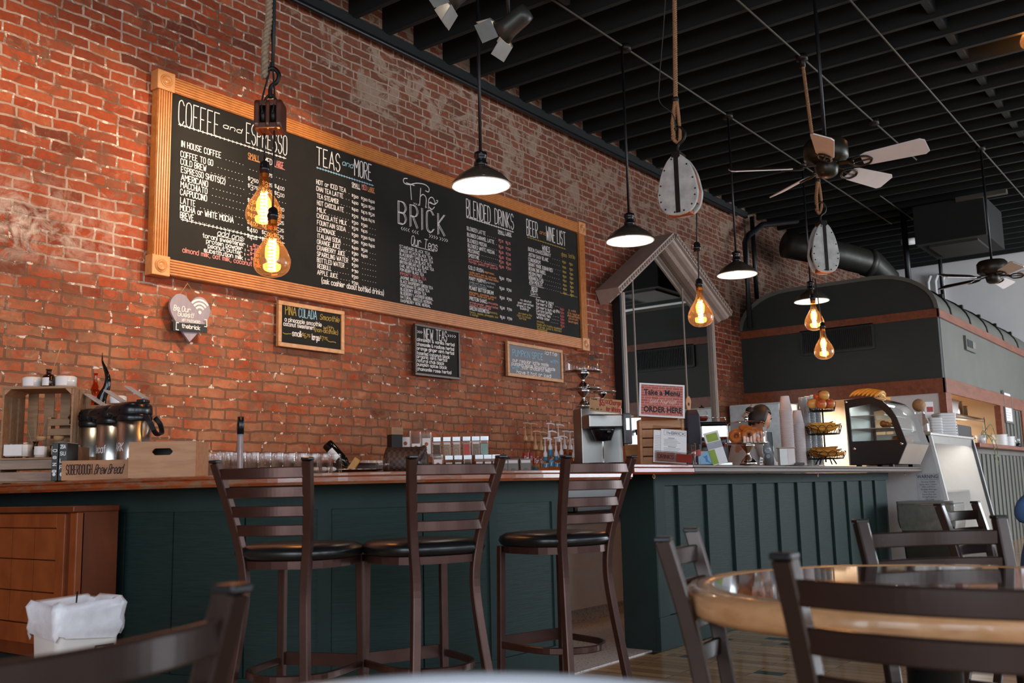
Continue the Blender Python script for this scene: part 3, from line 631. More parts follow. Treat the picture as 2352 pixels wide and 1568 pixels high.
c0 = ladder('dining_chair', 'dark ladder back chair close to the camera in the lower left corner', 'chair', 'chair', CG)
by_tops(c0, (.337, .845), (.688, .912), -.262)
c1 = dup(c0, (0, 0, 0), 0, 'dark ladder back chair nearest the camera, in front of the round wood rimmed table'); by_tops(c1, (1.33, .538), (1.32, .168), -.262)
c2 = dup(c0, (0, 0, 0), 0, 'dark ladder back chair at the left side of the round wood rimmed table'); by_tops(c2, (2.02, 1.03), (1.67, .91), -.262)
c3 = dup(c0, (0, 0, 0), 0, 'dark ladder back chair behind the round wood rimmed table, shining in the daylight'); by_tops(c3, (2.775, .545), (2.505, .82), -.262)
c4 = dup(c0, (0, 0, 0), 0, 'small looking ladder back chair in front of the grey lidded bin'); by_tops(c4, (4.40, .955), (4.03, 1.005), -.262)
def rrect(hx, hy, r, n=5):
    out = []
    for cx, cy, a0 in ((hx-r, hy-r, 0), (-hx+r, hy-r, 90), (-hx+r, -hy+r, 180), (hx-r, -hy+r, 270)):
        out += [(cx+r*cos(rad(a0+90*i/n)), cy+r*sin(rad(a0+90*i/n))) for i in range(n+1)]
    return out
def loft(mb, rings, smooth=True, cap0=True, cap1=False):
    n = len(rings[0][0]); vs = []
    for poly, z in rings: vs += [(x, y, z) for x, y in poly]
    fs = [(i*n+j, i*n+(j+1) % n, i*n+n+(j+1) % n, i*n+n+j) for i in range(len(rings)-1) for j in range(n)]
    if cap0: fs.append(tuple(reversed(range(n))))
    if cap1: fs.append(tuple((len(rings)-1)*n+j for j in range(n)))
    return mb.add(vs, fs, smooth)
M_RIM = wood('rim_wood', '#b07c52', '#cf9f74', 0.25, (4, 4, 10), 0.4)
M_LAM = plain('dark_laminate', '#241d1a', 0.08, var=0.2, scale=30, coat=0.5)
def table(label, loc, r):
    t = thing('round_table', label, 'table', loc, 0, 'round dining tables')
    obj('table_rim', MB().lathe([(r-.06, .700), (r-.012, .700), (r, .712), (r, .738), (r-.014, .752), (r-.06, .752), (r-.06, .700)], 64), M_RIM, t)
    obj('table_top', MB().lathe([(0.001, .72), (r-.055, .72), (r-.055, .7515), (0.001, .7515)], 64, smooth=False), M_LAM, t)
    obj('pedestal', MB().lathe([(.05, .03), (.05, .68), (.14, .70), (.14, .72)], 20), M_BLKMAT, t)
    obj('base', MB().lathe([(.001, .05), (.06, .05), (.22, .018), (.235, 0), (.001, 0)], 32), M_BLKMAT, t)
    return t
table('round table with light wood rim and dark glossy top at the lower right', (2.03, .54, 0), .465)
M_PALE = plain('pale_grey_metal', '#b9bcc4', 0.25, 0.2, 0.05)
sc_ = thing('spindle_chair', 'pale grey spindle back chair at the bottom edge, nearest the camera', 'chair', (0.552, 0.468, 0), rad(126.9))
def arch(u): return (u, 0.02*(1-(u/.2)**2), .816-.6*u*u)
obj('back_rail', MB().tube([arch(-.2+.4*i/20) for i in range(21)], .010, 10), M_PALE, sc_)
for i in range(9):
    u = -.16+.04*i; x, y, z = arch(u); obj('spindle', MB().tube([(u, y, z), (u*.9, .0, .46)], .0045, 8), M_PALE, sc_)
for s in (-1, 1):
    obj('back_leg', MB().tube([(s*.2, 0, .792), (s*.19, .0, .44), (s*.2, -.03, 0)][::-1], .011, 8), M_PALE, sc_)
    obj('front_leg', MB().tube([(s*.19, +.40, 0), (s*.19, .38, .44)], .011, 8), M_PALE, sc_)
obj('seat', loft(MB(), [([(x, y+.19) for x, y in rrect(.2, .2, .05)], .44), ([(x, y+.19) for x, y in rrect(.205, .205, .05)], .455), ([(x, y+.19) for x, y in rrect(.19, .19, .05)], .465)], True, True, True), M_PALE, sc_)
table('wood rimmed table at the right edge beside the person in blue', (4.62, .28, 0), .45)
# ------------------------------------------------------------------ trash bins
tb = thing('trash_can', 'white plastic trash can with a white bag folded over its rim', 'trash can', (1.94, 3.42, 0), 0)
M_CAN = plain('can_white', '#dcd6d2', 0.4, var=0.03); M_BAG = plain('bag_white', '#e4e2e8', 0.35, var=0.08, scale=25, bump=0.6)
obj('body', loft(MB(), [(rrect(.095, .072, .025), 0), (rrect(.120, .095, .03), .56)]), M_CAN, tb)
def wav(poly, z, am, f, ph): return [(x*(1+am*sin(f*i+ph)), y*(1+am*cos(f*i*1.3+ph))) for i, (x, y) in enumerate(poly)], z
R_ = lambda e: rrect(.123+e, .098+e, .035)
vs = []; n = len(R_(0)); prof_ = [(.004, .475), (.012, .50), (.008, .53), (.016, .575), (.004, .597), (-.012, .59), (-.03, .52), (-.04, .45)]
rg = []
for k, (e, z) in enumerate(prof_): rg.append(([(x, y) for x, y in R_(e+0.0)], z))
bb = MB()
for k, (e, z) in enumerate(prof_):
    P = R_(e); 
    for i, (x, y) in enumerate(P): vs.append((x+.004*sin(i*2.1+k), y+.004*cos(i*1.7+k*2), z+(.012*sin(i*1.3+k*.4)+.006*sin(i*3.1)) * (1 if k < 2 else .5)))
bb.add(vs, [(i*n+j, i*n+(j+1) % n, i*n+n+(j+1) % n, i*n+n+j) for i in range(len(prof_)-1) for j in range(n)], True); obj('bag', bb, M_BAG, tb)
obj('sticker', MB().box(.02, .09, -.094, -.080, .395, .44), M_BLKMAT, tb); obj('sticker_mark', MB().box(.025, .05, -.0955, -.094, .40, .435), M_PAPER, tb)
obj('straw', MB().tube([(-.02, -.02, .5), (-.018, -.03, .625)], .003, 6), M_BLKPL, tb)
gb = thing('lidded_bin', 'tall grey bin with grey bag fold in front of the service counter end', 'trash can', (9.72, 2.50, 0), 0)
M_BIN = plain('bin_grey', '#34352f', 0.5)
obj('body', loft(MB(), [(rrect(.17, .20, .03), 0), (rrect(.20, .24, .03), .72)]), M_BIN, gb)
gv = []; P = rrect(.205, .245, .03); n = len(P)
for k, z in enumerate((.50, .56, .62, .70, .735, .725)):
    e = (0.0, .006, .004, .006, .004, -.02)[k]
    for i, (x, y) in enumerate(P): gv.append((x*(1+e*5)*(0.975 if k == 0 else 1), y*(1+e*5)*(0.975 if k == 0 else 1), z+(.02*sin(i*.9+1) if k < 3 else 0)))
obj('bag', MB().add(gv, [(i*n+j, i*n+(j+1) % n, i*n+n+(j+1) % n, i*n+n+j) for i in range(5) for j in range(n)], True), plain('bag_grey', '#6e6c64', 0.3, var=.15, scale=20, bump=.6), gb)
obj('rim', loft(MB(), [(rrect(.212, .252, .03), .725), (rrect(.212, .252, .03), .745)], False, True, True), plain('bin_rim', '#7a7a74', 0.4), gb)
# ------------------------------------------------------------------ brown cabinet at the left
M_CAB = wood('cabinet_wood', '#7a3816', '#9c4f22', 0.38, (3, 3, 1.2), 0.2); M_CABD = wood('cabinet_dark', '#5a2812', '#74381a', 0.4, (3, 3, 1.2))
M_CABP = wood('cabinet_panel', '#84401a', '#a05426', 0.42, (2, 2, 2))
cb = thing('wood_cabinet', 'orange brown wooden cabinet with a square panelled door under the bar end', 'cabinet', (2.37, 4.21, 0))
obj('body', MB().box(0.03, .20, 0.0, 1.5, .30, .905), M_CABD, cb)
obj('top_board', MB().box(-.025, .20, -.012, 1.52, .89, .918), M_CABD, cb, bev=.005)
obj('side_stile', MB().box(0, .04, 0, .055, .30, .89), M_CAB, cb, bev=.005); obj('groove_stile', MB().box(.012, .04, .055, .10, .30, .89), M_CABD, cb)
dr = obj('door', MB().box(0, .035, .10, .17, .30, .885).box(0, .035, .17, 1.0, .82, .885).box(0, .035, .17, 1.0, .30, .385).box(0, .035, 1.0, 1.1, .30, .885), M_CAB, cb, bev=.004)
pn = MB()
for i in range(4):
    for j in range(3): pn.box(.012, .03, .172+.207*i+.003, .172+.207*(i+1)-.003, .387+.144*j+.003, .387+.144*(j+1)-.003)
obj('door_panel', pn, M_CABP, dr)
obj('leg', MB().box(.03, .08, .02, .07, 0, .30), M_CABD, cb); obj('leg', MB().box(.03, .08, 1.4, 1.45, 0, .30), M_CABD, cb)
obj('apron', MB().box(.02, .05, .07, 1.4, .24, .30), M_CABD, cb)
# ------------------------------------------------------------------ menu board on the brick
YP, YF = 5.745, 5.715
M_OAK = wood('oak_frame', '#b06a2c', '#cc8444', 0.38, (6, 6, 6), 0.2)
M_OAKB = wood('oak_block', '#c08048', '#d69a62', 0.4, (5, 5, 5), 0.15)
t = NT('chalkboard'); f = t.noise(t.coord(), 1.6, 6, 0.65, 0.5)
t.l(t.ramp(f, [(0.3, lin('#161411')), (0.7, lin('#25201b'))]), t.b.inputs['Base Color']); setb(t.b, rough=0.7, spec=.2); M_CHALK = t.m
INK = {k: plain('chalk_'+k, c, 0.8, var=.12, scale=40) for k, c in dict(white='#e6ddd8', orange='#c9824a', pink='#cf7d76', yellow='#a98c3c', blue='#8fb6c8', grey='#8d8f8f', red='#b0524c').items()}
q = [oY(364, 160, YF), oY(349, 630, YF), oY(1338, 512, YF), oY(1359, 804, YF)]
bx0 = (q[0].x+q[1].x)/2; bx1 = (q[2].x+q[3].x)/2; bz1 = (q[0].z+q[2].z)/2; bz0 = (q[1].z+q[3].z)/2
fw = 0.125
mb = thing('menu_board', 'huge oak framed chalkboard menu on the brick wall', 'menu board', (0, 0, 0))
obj('panel', MB().box(bx0+.08, bx1-.08, YP, 5.78, bz0+.08, bz1-.08), M_CHALK, mb)
def rail(x0, x1, z0, z1, horiz):
    b = MB().box(x0, x1, YF+.012, 5.795, z0, z1); n = 6
    for i in range(n):
        a = (i+.5)/n; w = .0065
        if horiz: zc = z0+(z1-z0)*a; b.prism([(-w, 0), (w, 0), (w*.7, .008), (-w*.7, .008)], (x0, YF+.0125, zc), (0, 0, 1), (0, -1, 0), (x1-x0, 0, 0))
        else: xc = x0+(x1-x0)*a; b.prism([(-w, 0), (w, 0), (w*.7, .008), (-w*.7, .008)], (xc, YF+.0125, z0), (1, 0, 0), (0, -1, 0), (0, 0, z1-z0))
    return b
obj('frame_rail', rail(bx0+fw, bx1-fw, bz1-fw+.005, bz1-.01, True), M_OAK, mb); obj('frame_rail', rail(bx0+fw, bx1-fw, bz0+.01, bz0+fw-.005, True), M_OAK, mb)
obj('frame_stile', rail(bx0+.01, bx0+fw-.005, bz0+fw, bz1-fw, False), M_OAK, mb); obj('frame_stile', rail(bx1-fw+.005, bx1-.01, bz0+fw, bz1-fw, False), M_OAK, mb)
ros = [(0.0001, .004), (.010, .006), (.016, .0), (.022, .004), (.028, .0085), (.035, .004), (.038, -.004), (.043, .004), (.047, .0)]
for cx in (bx0+fw/2, bx1-fw/2):
    for cz in (bz0+fw/2, bz1-fw/2):
        blk = obj('corner_block', MB().box(cx-fw/2-.006, cx+fw/2+.006, YF-.006, 5.795, cz-fw/2-.006, cz+fw/2+.006), M_OAKB, mb, bev=.005)
        r_ = MB().lathe([(r, -z) for r, z in ros][::-1], 24); r_.xf(Matrix.Translation((cx, YF-.008, cz)) @ Matrix.Rotation(pi/2, 4, 'X') @ Matrix.Scale(-1, 4, (0, 0, 1))); obj('rosette', r_, M_OAK, blk)
VPX = (2904, 1080)
class Pad:
    """lettering pad on a plane y = const: collects pen strokes per ink"""
    def __init__(s, y): s.y = y; s.ink = {}; s.T = (0, 0, 1)
    def px(s, x, y): ox, oy, k = s.T; return ox+x/k, oy+y/k
    def m(s, c): return s.ink.setdefault(c, MB())
    def place(s, u, v): return (u, s.y, v)
    def pt(s, x, y): p = oY(*s.px(x, y), s.y); return p.x, p.z
    def xr(s, lx, ly, rx): 
        a, b = s.px(lx, ly); c = s.px(rx, 0)[0]; return oY(c, b+(c-a)*(VPX[1]-b)/(VPX[0]-a), s.y).x
    def w(s, text, lx, ly, rx, cap, pen=.0055, ink='white', slant=0, **k):
        x0, z0 = s.pt(lx, ly); _, z1 = s.pt(lx, ly-cap); x1 = s.xr(lx, ly, rx)
        write(s.m(ink), text, x0, z0, x1, z1-z0, pen, s.place, slant, **k); return x0, z0, x1, z1-z0
    def line(s, ax, ay, bx, pen=.005, ink='white', beads=0, tilt=0.0):
        x0, z0 = s.pt(ax, ay); x1 = s.xr(ax, ay, bx); s.m(ink).stroke([(x0, z0), (x1, z0+tilt)], pen, s.place)
        for i in range(beads):
            u = x0+(x1-x0)*(i+.5)/beads; s.m(ink).stroke([(u-.006, z0-.008), (u+.006, z0), (u-.006, z0+.008)], .004, s.place)
    def dots(s, x0, x1, z, step=.030, ink='white'):
        n = max(0, int((x1-x0)/step))
        for i in range(n): u = x0+step*(i+.5); s.m(ink).stroke([(u-.002, z), (u+.002, z)], .004, s.place)
    def price(s, x0, z, text, h, ink='white', pen=.0048):
        d, c = text.split('.'); k = s.m(ink)
        write(k, '$', x0, z+h*.45, x0+.022*h/.05, h*.6, pen*.8, s.place); write(k, d, x0+.030*h/.05, z, x0+.058*h/.05, h, pen, s.place)
        write(k, c, x0+.068*h/.05, z+h*.32, x0+.115*h/.05, h*.6, pen*.85, s.place)
    def emit(s, parent, name='lettering'):
        for c, b in s.ink.items():
            o = obj(name, b, INK[c], parent)
            if c != 'white': o['label'] = c+' chalk lettering'
P = Pad(YP-.0015); P.T = (340, 140, 2.7034)
P.w('COFFEE', 190, 391, 441, 150, .007); P.w('and', 466, 413, 578, 30, .006, slant=.35); P.w('ESPRESSO', 610, 505, 861, 122, .007); P.line(190, 393, 857, .006, beads=26)
rows1 = [('IN HOUSE COFFEE', 208, 530, 452), ('COFFEE TO GO', 203, 593, 402), ('COLD BREW', 203, 640, 360), ('ESPRESSO SHOTS(2)', 206, 690, 478), ('AMERICANO', 206, 738, 370), ('MACCHIATO', 203, 783, 366),
         ('CAPPUCCINO', 201, 829, 364), ('LATTE', 201, 881, 292), ('MOCHA or WHITE MOCHA', 200, 926, 530), ('BREVE', 200, 972, 282)]
pr1 = [('', '2.75', ''), ('2.50', '3.25', '4.00'), ('3.75', '4.25', '5.00'), ('', '', ''), ('3.00', '3.50', '4.00'), ('4.00', '4.50', '5.00'), ('4.00', '4.50', '5.25'), ('4.00', '4.50', '5.25'), ('4.50', '5.00', '5.75'), ('4.25', '5.00', '5.75')]
sx = [P.xr(200, 600, v) for v in (622, 712, 787)]; ex = P.xr(200, 600, 850)
for (tx, lx, ly, rx), pr in zip(rows1, pr1):
    x0, z0, x1, h = P.w(tx, lx, ly, rx, 36, .0056); P.dots(x1+.03, sx[0]-.02, z0); P.dots(sx[0]+.14, sx[1]-.02, z0-.02)
    for xx, p in zip(sx, pr):
        if p: P.price(xx, z0-.045, p, h*.95)
        else: P.dots(xx, xx+.12, z0-.02)
P.w('SMALL', 622, 604, 692, 35, .005, 'orange'); P.w('MED', 722, 632, 768, 35, .005); P.w('LARGE', 785, 652, 840, 38, .005, 'pink')
P.line(622, 608, 697, .004, 'orange'); P.line(785, 656, 850, .004, 'pink')
P.line(205, 983, 848, .005, beads=26); P.w('add ons:', 430, 1080, 592, 34, .005, slant=.3); P.line(432, 1086, 590, .004)
for tx, lx, ly, rx in (('torani sweetener :', 340, 1094, 618), ('protein powder :', 362, 1128, 603), ('peanut butter :', 372, 1158, 600), ('substitution milk :', 347, 1184, 604)):
    x0, z0, x1, h = P.w(tx, lx, ly, rx, 27, .005); write(P.m('pink'), '+', x1+.02, z0, x1+.04, h*.9, .005, P.place); P.price(x1+.05, z0, '0.75' if 'torani' in tx else '1.00', h, 'pink')
P.w('almond milk, oat milk, coconut milk', 215, 1186, 700, 30, .0052, 'pink')
P.T = (700, 300, 3.7333)
P.w('TEAS', 100, 288, 300, 150, .0085); P.w('and', 320, 292, 410, 44, .006, 'blue', slant=.35); P.w('MORE', 427, 382, 571, 138, .0085); P.line(100, 315, 590, .006, 'blue', beads=22)
rows2 = [('HOT or ICED TEA', 100, 455, 352, '3.00 3.50 4.00'), ('CHAI TEA LATTE', 100, 512, 328, '4.50 5.00 5.50'), ('TEA STEAMER', 103, 574, 287, '4.00 4.75 5.25'), ('HOT CHOCOLATE', 107, 634, 333, '3.75 4.25 4.75'), ('MILK', 107, 692, 180, '3.00 3.50'),
         ('CHOCOLATE MILK', 105, 744, 358, '3.75 4.25'), ('FOUNTAIN SODA', 107, 802, 350, '3.00 3.50 4.00'), ('LEMONADE', 107, 860, 262, '3.00 3.50 4.00'), ('ITALIAN SODA', 110, 918, 308, '4.00 5.00'), ('ORANGE JUICE', 107, 968, 305, '3.50 4.50'),
         ('CRANBERRY JUICE', 107, 1020, 345, '2.00'), ('SPARKLING WATER', 107, 1072, 370, '3.00'), ('BOTTLED WATER', 107, 1124, 337, '1.50'), ('REDBULL', 110, 1176, 228, '3.00'), ('APPLE JUICE', 108, 1230, 283, '2.00')]
sx = [P.xr(100, 600, v) for v in (405, 485, 548)]; ex = P.xr(100, 600, 625)
for tx, lx, ly, rx, pr in rows2:
    x0, z0, x1, h = P.w(tx, lx, ly, rx, 37, .005); P.dots(x1+.02, sx[0]-.01, z0); pp = pr.split()
    for xx, p in zip(sx, pp): P.price(xx, z0-.028, p, h*.85)
    if len(pp) < 3: P.dots(sx[len(pp)], ex, z0-.02)
P.w('SMALL', 405, 478, 474, 36, .0045); P.w('MED', 490, 495, 530, 36, .0045, 'pink'); P.w('LARGE', 542, 515, 597, 36, .0045, 'orange'); P.line(405, 484, 475, .004); P.line(490, 500, 530, .004, 'pink'); P.line(542, 520, 600, .004, 'orange')
P.w('(ask cashier about bottled drinks)', 145, 1306, 677, 44, .006)
# shop name
P.w('T', 880, 580, 950, 130, .008, slant=-.1); P.w('he', 985, 640, 1110, 150, .008, slant=.1)
cz = [P.pt(x, y) for x, y in ((880, 410), (850, 412), (850, 445), (890, 462), (960, 450), (1030, 462), (1065, 495), (1060, 525), (1035, 515))]; P.m('white').stroke(crom(cz, 5), .008, P.place)
cz = [P.pt(x, y) for x, y in ((1075, 610), (1110, 632), (1135, 615), (1140, 600), (1128, 598))]; P.m('white').stroke(crom(cz, 5), .007, P.place)
x0, z0, x1, h = P.w('BRICK', 800, 792, 1195, 190, .0075, gap=2.2); write(P.m('white'), 'BRICK', x0+.016, z0+.008, x1+.016, h*.97, .005, P.place, gap=2.2)
for u in (830, 850, 868, 888, 925, 945, 965, 1075, 1095, 1115, 1135, 1165, 1185, 1205, 1222):
    a = P.pt(u, 830+(u-805)*.27); s_ = -1 if u < 1000 else 1; P.m('white').stroke([(a[0]-.012*s_, a[1]+.014), (a[0]+.006*s_, a[1]), (a[0]-.012*s_, a[1]-.014)], .005, P.place)
for u in (938, 955, 975, 1040, 1060, 1080): a = P.pt(u, 625+(u-938)*.3); P.m('white').stroke([(a[0]-.008, a[1]+.008), (a[0]+.008, a[1]), (a[0]-.008, a[1]-.008)], .004, P.place)
P.w('Our Teas', 912, 975, 1135, 78, .0068, slant=.15); P.line(915, 984, 1110, .005)
for i, (tx, rx) in enumerate(zip('STANDARD BLACK TEA|GINGER PEACH BLACK TEA|BLACKBERRY SAGE BLACK TEA|MANGO CEYLON BLACK TEA|BRITISH BREAKFAST BLACK TEA|EARL GREYER BLACK TEA|POM-BERRY BLACK TEA|IMMUNITY GREEN TEA|JASMINE GREEN TEA|BLACK RASPBERRY GREEN TEA|POMEGRANATE GREEN TEA|BLUEBERRY GREEN TEA|BLUEBERRY LAVENDER HERBAL|NATURAL HIBISCUS HERBAL|RASPBERRY ROSE HERBAL'.split('|'),
        (1072, 1095, 1098, 1085, 1105, 1042, 1020, 1040, 1010, 1097, 1068, 1040, 1100, 1092, 1078))): P.w(tx, 813+i*.7, 1001+i*33.3, rx, 24, .0038, 'pink' if i == 7 else 'white')
P.T = (1040, 420, 4.1265)
P.w('BLENDED', 130, 312, 355, 160, .0085); P.w('DRINKS', 400, 385, 576, 142, .0085); P.line(128, 323, 577, .006, beads=20)
rows4 = [('BLENDED LATTE', 135, 444, 310, '5.75 6.75', 0), ('BLENDED CARAMEL LATTE', 137, 503, 392, '6.25 7.25', 0), ('BLENDED MOCHA', 140, 557, 322, '6.25 7.25', 0), ('BLENDED WHITE MOCHA', 143, 606, 395, '6.25 7.25', 0), ('MILKSHAKE', 145, 652, 255, '5.00 6.00', 0), ('SMOOTHIE', 148, 700, 250, '6.00 7.00', 0),
         ('GOLD RUSH:', 150, 815, 292, '6.50 7.50', 1), ('MARY MURPHY:', 155, 916, 316, '6.50 7.50', 1), ('PEANUT BUTTER DREAM', 157, 1008, 385, '6.50 7.50', 1), ('PROTEIN SHAKE:', 160, 1108, 326, '6.50 7.50', 1), ('GREEN GOODNESS:', 160, 1200, 345, '6.50 7.50', 1)]
sx = [P.xr(135, 600, v) for v in (437, 505)]
for tx, lx, ly, rx, pr, kd in rows4:
    x0, z0, x1, h = P.w(tx, lx, ly, rx, 33, .0048); 
    if not kd: P.dots(x1+.02, sx[0]-.01, z0)
    for xx, p in zip(sx, pr.split()): P.price(xx, z0-.03, p, h*.95, 'white' if kd else 'pink')
P.w('SMALL', 430, 474, 490, 30, .0045); P.w('LARGE', 500, 490, 556, 30, .0045); P.line(430, 480, 492, .004); P.line(500, 496, 556, .004)
for tx, lx, ly, rx, ink in (('(strawberry, mixed berry,', 148, 728, 425, 'pink'), ('mango, peach or guava)', 152, 752, 425, 'pink'), ('espresso,', 302, 850, 395, 'orange'), ('vanilla soft serve, caramel,', 153, 850, 415, 'orange'), ('white chocolate & espresso beans', 153, 872, 432, 'orange'),
    ('espresso,', 322, 948, 405, 'grey'), ('vanilla soft serve, hazelnut', 157, 945, 388, 'grey'), ('& white chocolate', 158, 968, 320, 'grey'), ('espresso, chocolate, peanut', 158, 1040, 412, 'orange'), ('butter, vanilla soft serve', 158, 1062, 385, 'orange'), ('chocolate,', 335, 1142, 430, 'pink'),
    ('protein powder, peanut butter,', 161, 1138, 437, 'pink'), ('banana, almond milk', 161, 1160, 362, 'pink'), ('banana,', 352, 1232, 425, 'yellow'), ('honey, apples, pineapple, kiwi', 162, 1230, 428, 'yellow'), ('& mango', 163, 1253, 240, 'yellow')): P.w(tx, lx, ly, rx, 19, .0036, ink)
P.w('BEER', 702, 492, 805, 148, .0085); P.w('and', 822, 478, 880, 34, .005, 'orange', slant=.3); P.w('WINE LIST', 888, 540, 1070, 130, .0085); P.line(706, 512, 1070, .005, 'yellow', beads=16)
P.w('WINES', 848, 632, 920, 42, .006); P.line(848, 640, 920, .004)
g0, g1 = P.xr(720, 700, 1040), P.xr(720, 700, 1106)
for i, (tx, ly, rx, pr) in enumerate((('BOEN CHARDONNAY', 640, 928, '11.00 39.00'), ('JUSTIN SAUV BLANC', 692, 905, '9.00 32.00'), ('CONUNDRUM', 738, 830, '9.00 31.00'), ('GRANT MARIE KUNAN RED', 782, 945, '8.00 29.00'), ('BERAN ZINFANDEL', 826, 882, '9.00 33.00'), ('MEIOMI PINOT', 870, 850, '9.00 34.00'), ('BONANZA CAB', 910, 857, '9.00 32.00'), ('JOSH MERLOT', 950, 852, '9.00 30.00'))):
    x0, z0, x1, h = P.w(tx, 716+i, ly, rx, 32, .0048); P.dots(x1+.02, g0-.02, z0-.01, .04)
    for xx, p in zip((g0, g1), pr.split()): P.price(xx, z0-.03, p, h*.8, 'yellow')
P.line(726, 962, 862, .004); P.w('glass', 1030, 690, 1080, 36, .0045, 'yellow'); P.w('bottle', 1100, 705, 1156, 36, .0045, 'yellow'); P.line(1020, 1042, 1180, .004, 'yellow')
P.w('BEER', 748, 1018, 803, 36, .006); P.w('LIST:', 742, 1054, 802, 36, .006); P.line(730, 1066, 828, .004)
for i, (tx, ly, rx) in enumerate((("farmer's light", 1118, 955), ("farmer's 530", 1152, 942), ("farmer's sun up IPA", 1186, 1012), ('Corona bottle', 1218, 938), ('twisted tea', 1250, 925), ('white claw', 1282, 915))):
    x0, z0, x1, h = P.w(tx, 788+i*1.5, ly, rx, 27, .0045); g = P.xr(790, 1150, 1018); P.dots(x1+.02, g-.01, z0-.01, .03); P.price(g, z0-.045, '4.50' if i < 5 else '5.00', h, 'red')
for tx, lx, ly, rx, ink in (('mimosa', 797, 1318, 865, 'yellow'), ('(made with freshly squeezed', 797, 1345, 1030, 'yellow'), ('orange juice & mimosa', 798, 1368, 1028, 'yellow'), ('champagne)', 800, 1390, 895, 'yellow'), ('no alcohol', 640, 1115, 742, 'white'), ('past permitted', 618, 1140, 762, 'white'), ('areas in the', 608, 1165, 735, 'white'), ('building!', 640, 1195, 718, 'white'),
    ('we reserve the', 622, 1240, 748, 'yellow'), ('right to refuse', 608, 1262, 738, 'yellow'), ('service', 630, 1288, 695, 'yellow'), ('a valid', 1098, 1212, 1165, 'orange'), ('ID is required', 1090, 1240, 1202, 'orange'), ('when purchasing', 1086, 1262, 1204, 'orange'), ('alcoholic', 1098, 1290, 1190, 'orange'), ('beverages!', 1096, 1318, 1186, 'orange')): P.w(tx, lx, ly, rx, 20, .0036, ink)
P.emit(mb)
# ------------------------------------------------------------------ small hanging boards
M_PINE = wood('pine_frame', '#b07848', '#cf9a68', 0.45, (6, 6, 6)); M_DKFR = wood('dark_frame', '#3a2a22', '#54402f', 0.4, (6, 6, 6)); M_GREYB = plain('grey_slate', '#6a6b70', 0.6, var=.08, scale=3)
def hung_board(name, corners, fm, pm, fwid, label, y=5.74):
    c = [oY(*p, y) for p in corners]; x0 = (c[0].x+c[2].x)/2; x1 = (c[1].x+c[3].x)/2; z1 = (c[0].z+c[1].z)/2; z0 = (c[2].z+c[3].z)/2
    t = thing(name, label, 'sign', (0, 0, 0)); f = fwid
    b = MB().box(x0, x1, y, y+.03, z1-f, z1).box(x0, x1, y, y+.03, z0, z0+f).box(x0, x0+f, y, y+.03, z0+f, z1-f).box(x1-f, x1, y, y+.03, z0+f, z1-f)
    obj('frame', b, fm, t, bev=.003); obj('slate', MB().box(x0+f, x1-f, y+.012, y+.025, z0+f, z1-f), pm, t)
    for u in (.3, .7):
        xx = x0+(x1-x0)*u; obj('hook', MB().tube([(xx, y+.015, z1-.002), (xx-.012, y+.015, z1+.014), (xx, y+.015, z1+.03), (xx, y+.02, max(z1+.04, bz0-.004))], .0022, 6), M_CHROME, t)
    p = Pad(y+.010); return t, p
t, P = hung_board('chalk_sign', [(640, 683), (793, 720), (640, 792), (790, 815)], M_PINE, M_CHALK, .032, 'pine framed chalk sign for the pineapple smoothie, left of the other two hanging signs')
P.T = (370, 620, 5.2267)
P.w('PIÑA', 1492, 530, 1620, 110, .006, 'yellow'); P.w('COLADA', 1655, 562, 1868, 105, .006, 'blue'); P.w('Smoothie', 1905, 590, 2135, 62, .005, 'yellow', slant=.25)
P.w('a pineapple smoothie', 1485, 612, 1925, 50, .0048); P.w('with', 1945, 708, 2065, 50, .005, 'yellow', slant=.3); P.w('coconut sweetener!', 1470, 664, 1835, 50, .0048); P.w('(non-alcoholic)', 1845, 735, 2122, 48, .0042, 'yellow')
P.w('small:', 1575, 788, 1685, 68, .0055); P.w('large:', 1812, 835, 1900, 68, .0055)
a, z = P.pt(1695, 810); P.price(a, z, '6.75', .034, 'yellow'); a, z = P.pt(1905, 845); P.price(a, z, '7.75', .034, 'yellow')
for u in (1462, 1998): P.m('yellow').stroke(crom([P.pt(u, 750+(u-1462)*.18), P.pt(u+30, 765+(u-1462)*.18), P.pt(u+70, 765+(u-1462)*.18), P.pt(u+100, 765+(u-1462)*.2)], 4), .005, P.place)
P.emit(t)
t, P = hung_board('chalk_sign', [(952, 741), (1057, 760), (956, 862), (1058, 871)], M_DKFR, M_CHALK, .022, 'dark framed chalk sign listing new teas, middle of the hanging signs', 5.73)
P.T = (930, 720, 5.88)
P.w('NEW', 260, 340, 380, 140, .007); P.w('TEAS', 420, 355, 565, 138, .007)
for u in (180, 205, 230, 590, 620, 650, 680): a = P.pt(u, 245+(u-180)*.13); P.m('white').stroke([(a[0]-.012, a[1]+.01), (a[0]+.006, a[1]), (a[0]-.012, a[1]-.01)], .005, P.place)
for tx, ly, rx in (('cinnamon & vanilla: herbal', 365, 668), ('chamomile & rooibos: herbal', 428, 662), ('orange ginger mint: herbal', 485, 662), ('toasted coconut: black', 548, 602), ('organic mint: herbal', 595, 568), ('natural chai: black', 648, 528), ('pumpkin spice: black', 700, 565), ('chamomile rose: herbal', 762, 625)): P.w(tx, 165, ly, rx, 42, .0058)
P.emit(t)
t, P = hung_board('chalk_sign', [(1164, 790), (1291, 796), (1169, 870), (1296, 872)], M_PINE, M_GREYB, .032, 'pine framed grey slate sign for the pumpkin latte, right of the other hanging signs')
P.T = (930, 720, 5.88)
P.w('PUMPKIN SPICE', 1455, 565, 1862, 85, .007, 'blue'); P.w('latte', 1892, 550, 2050, 55, .006, slant=.3)
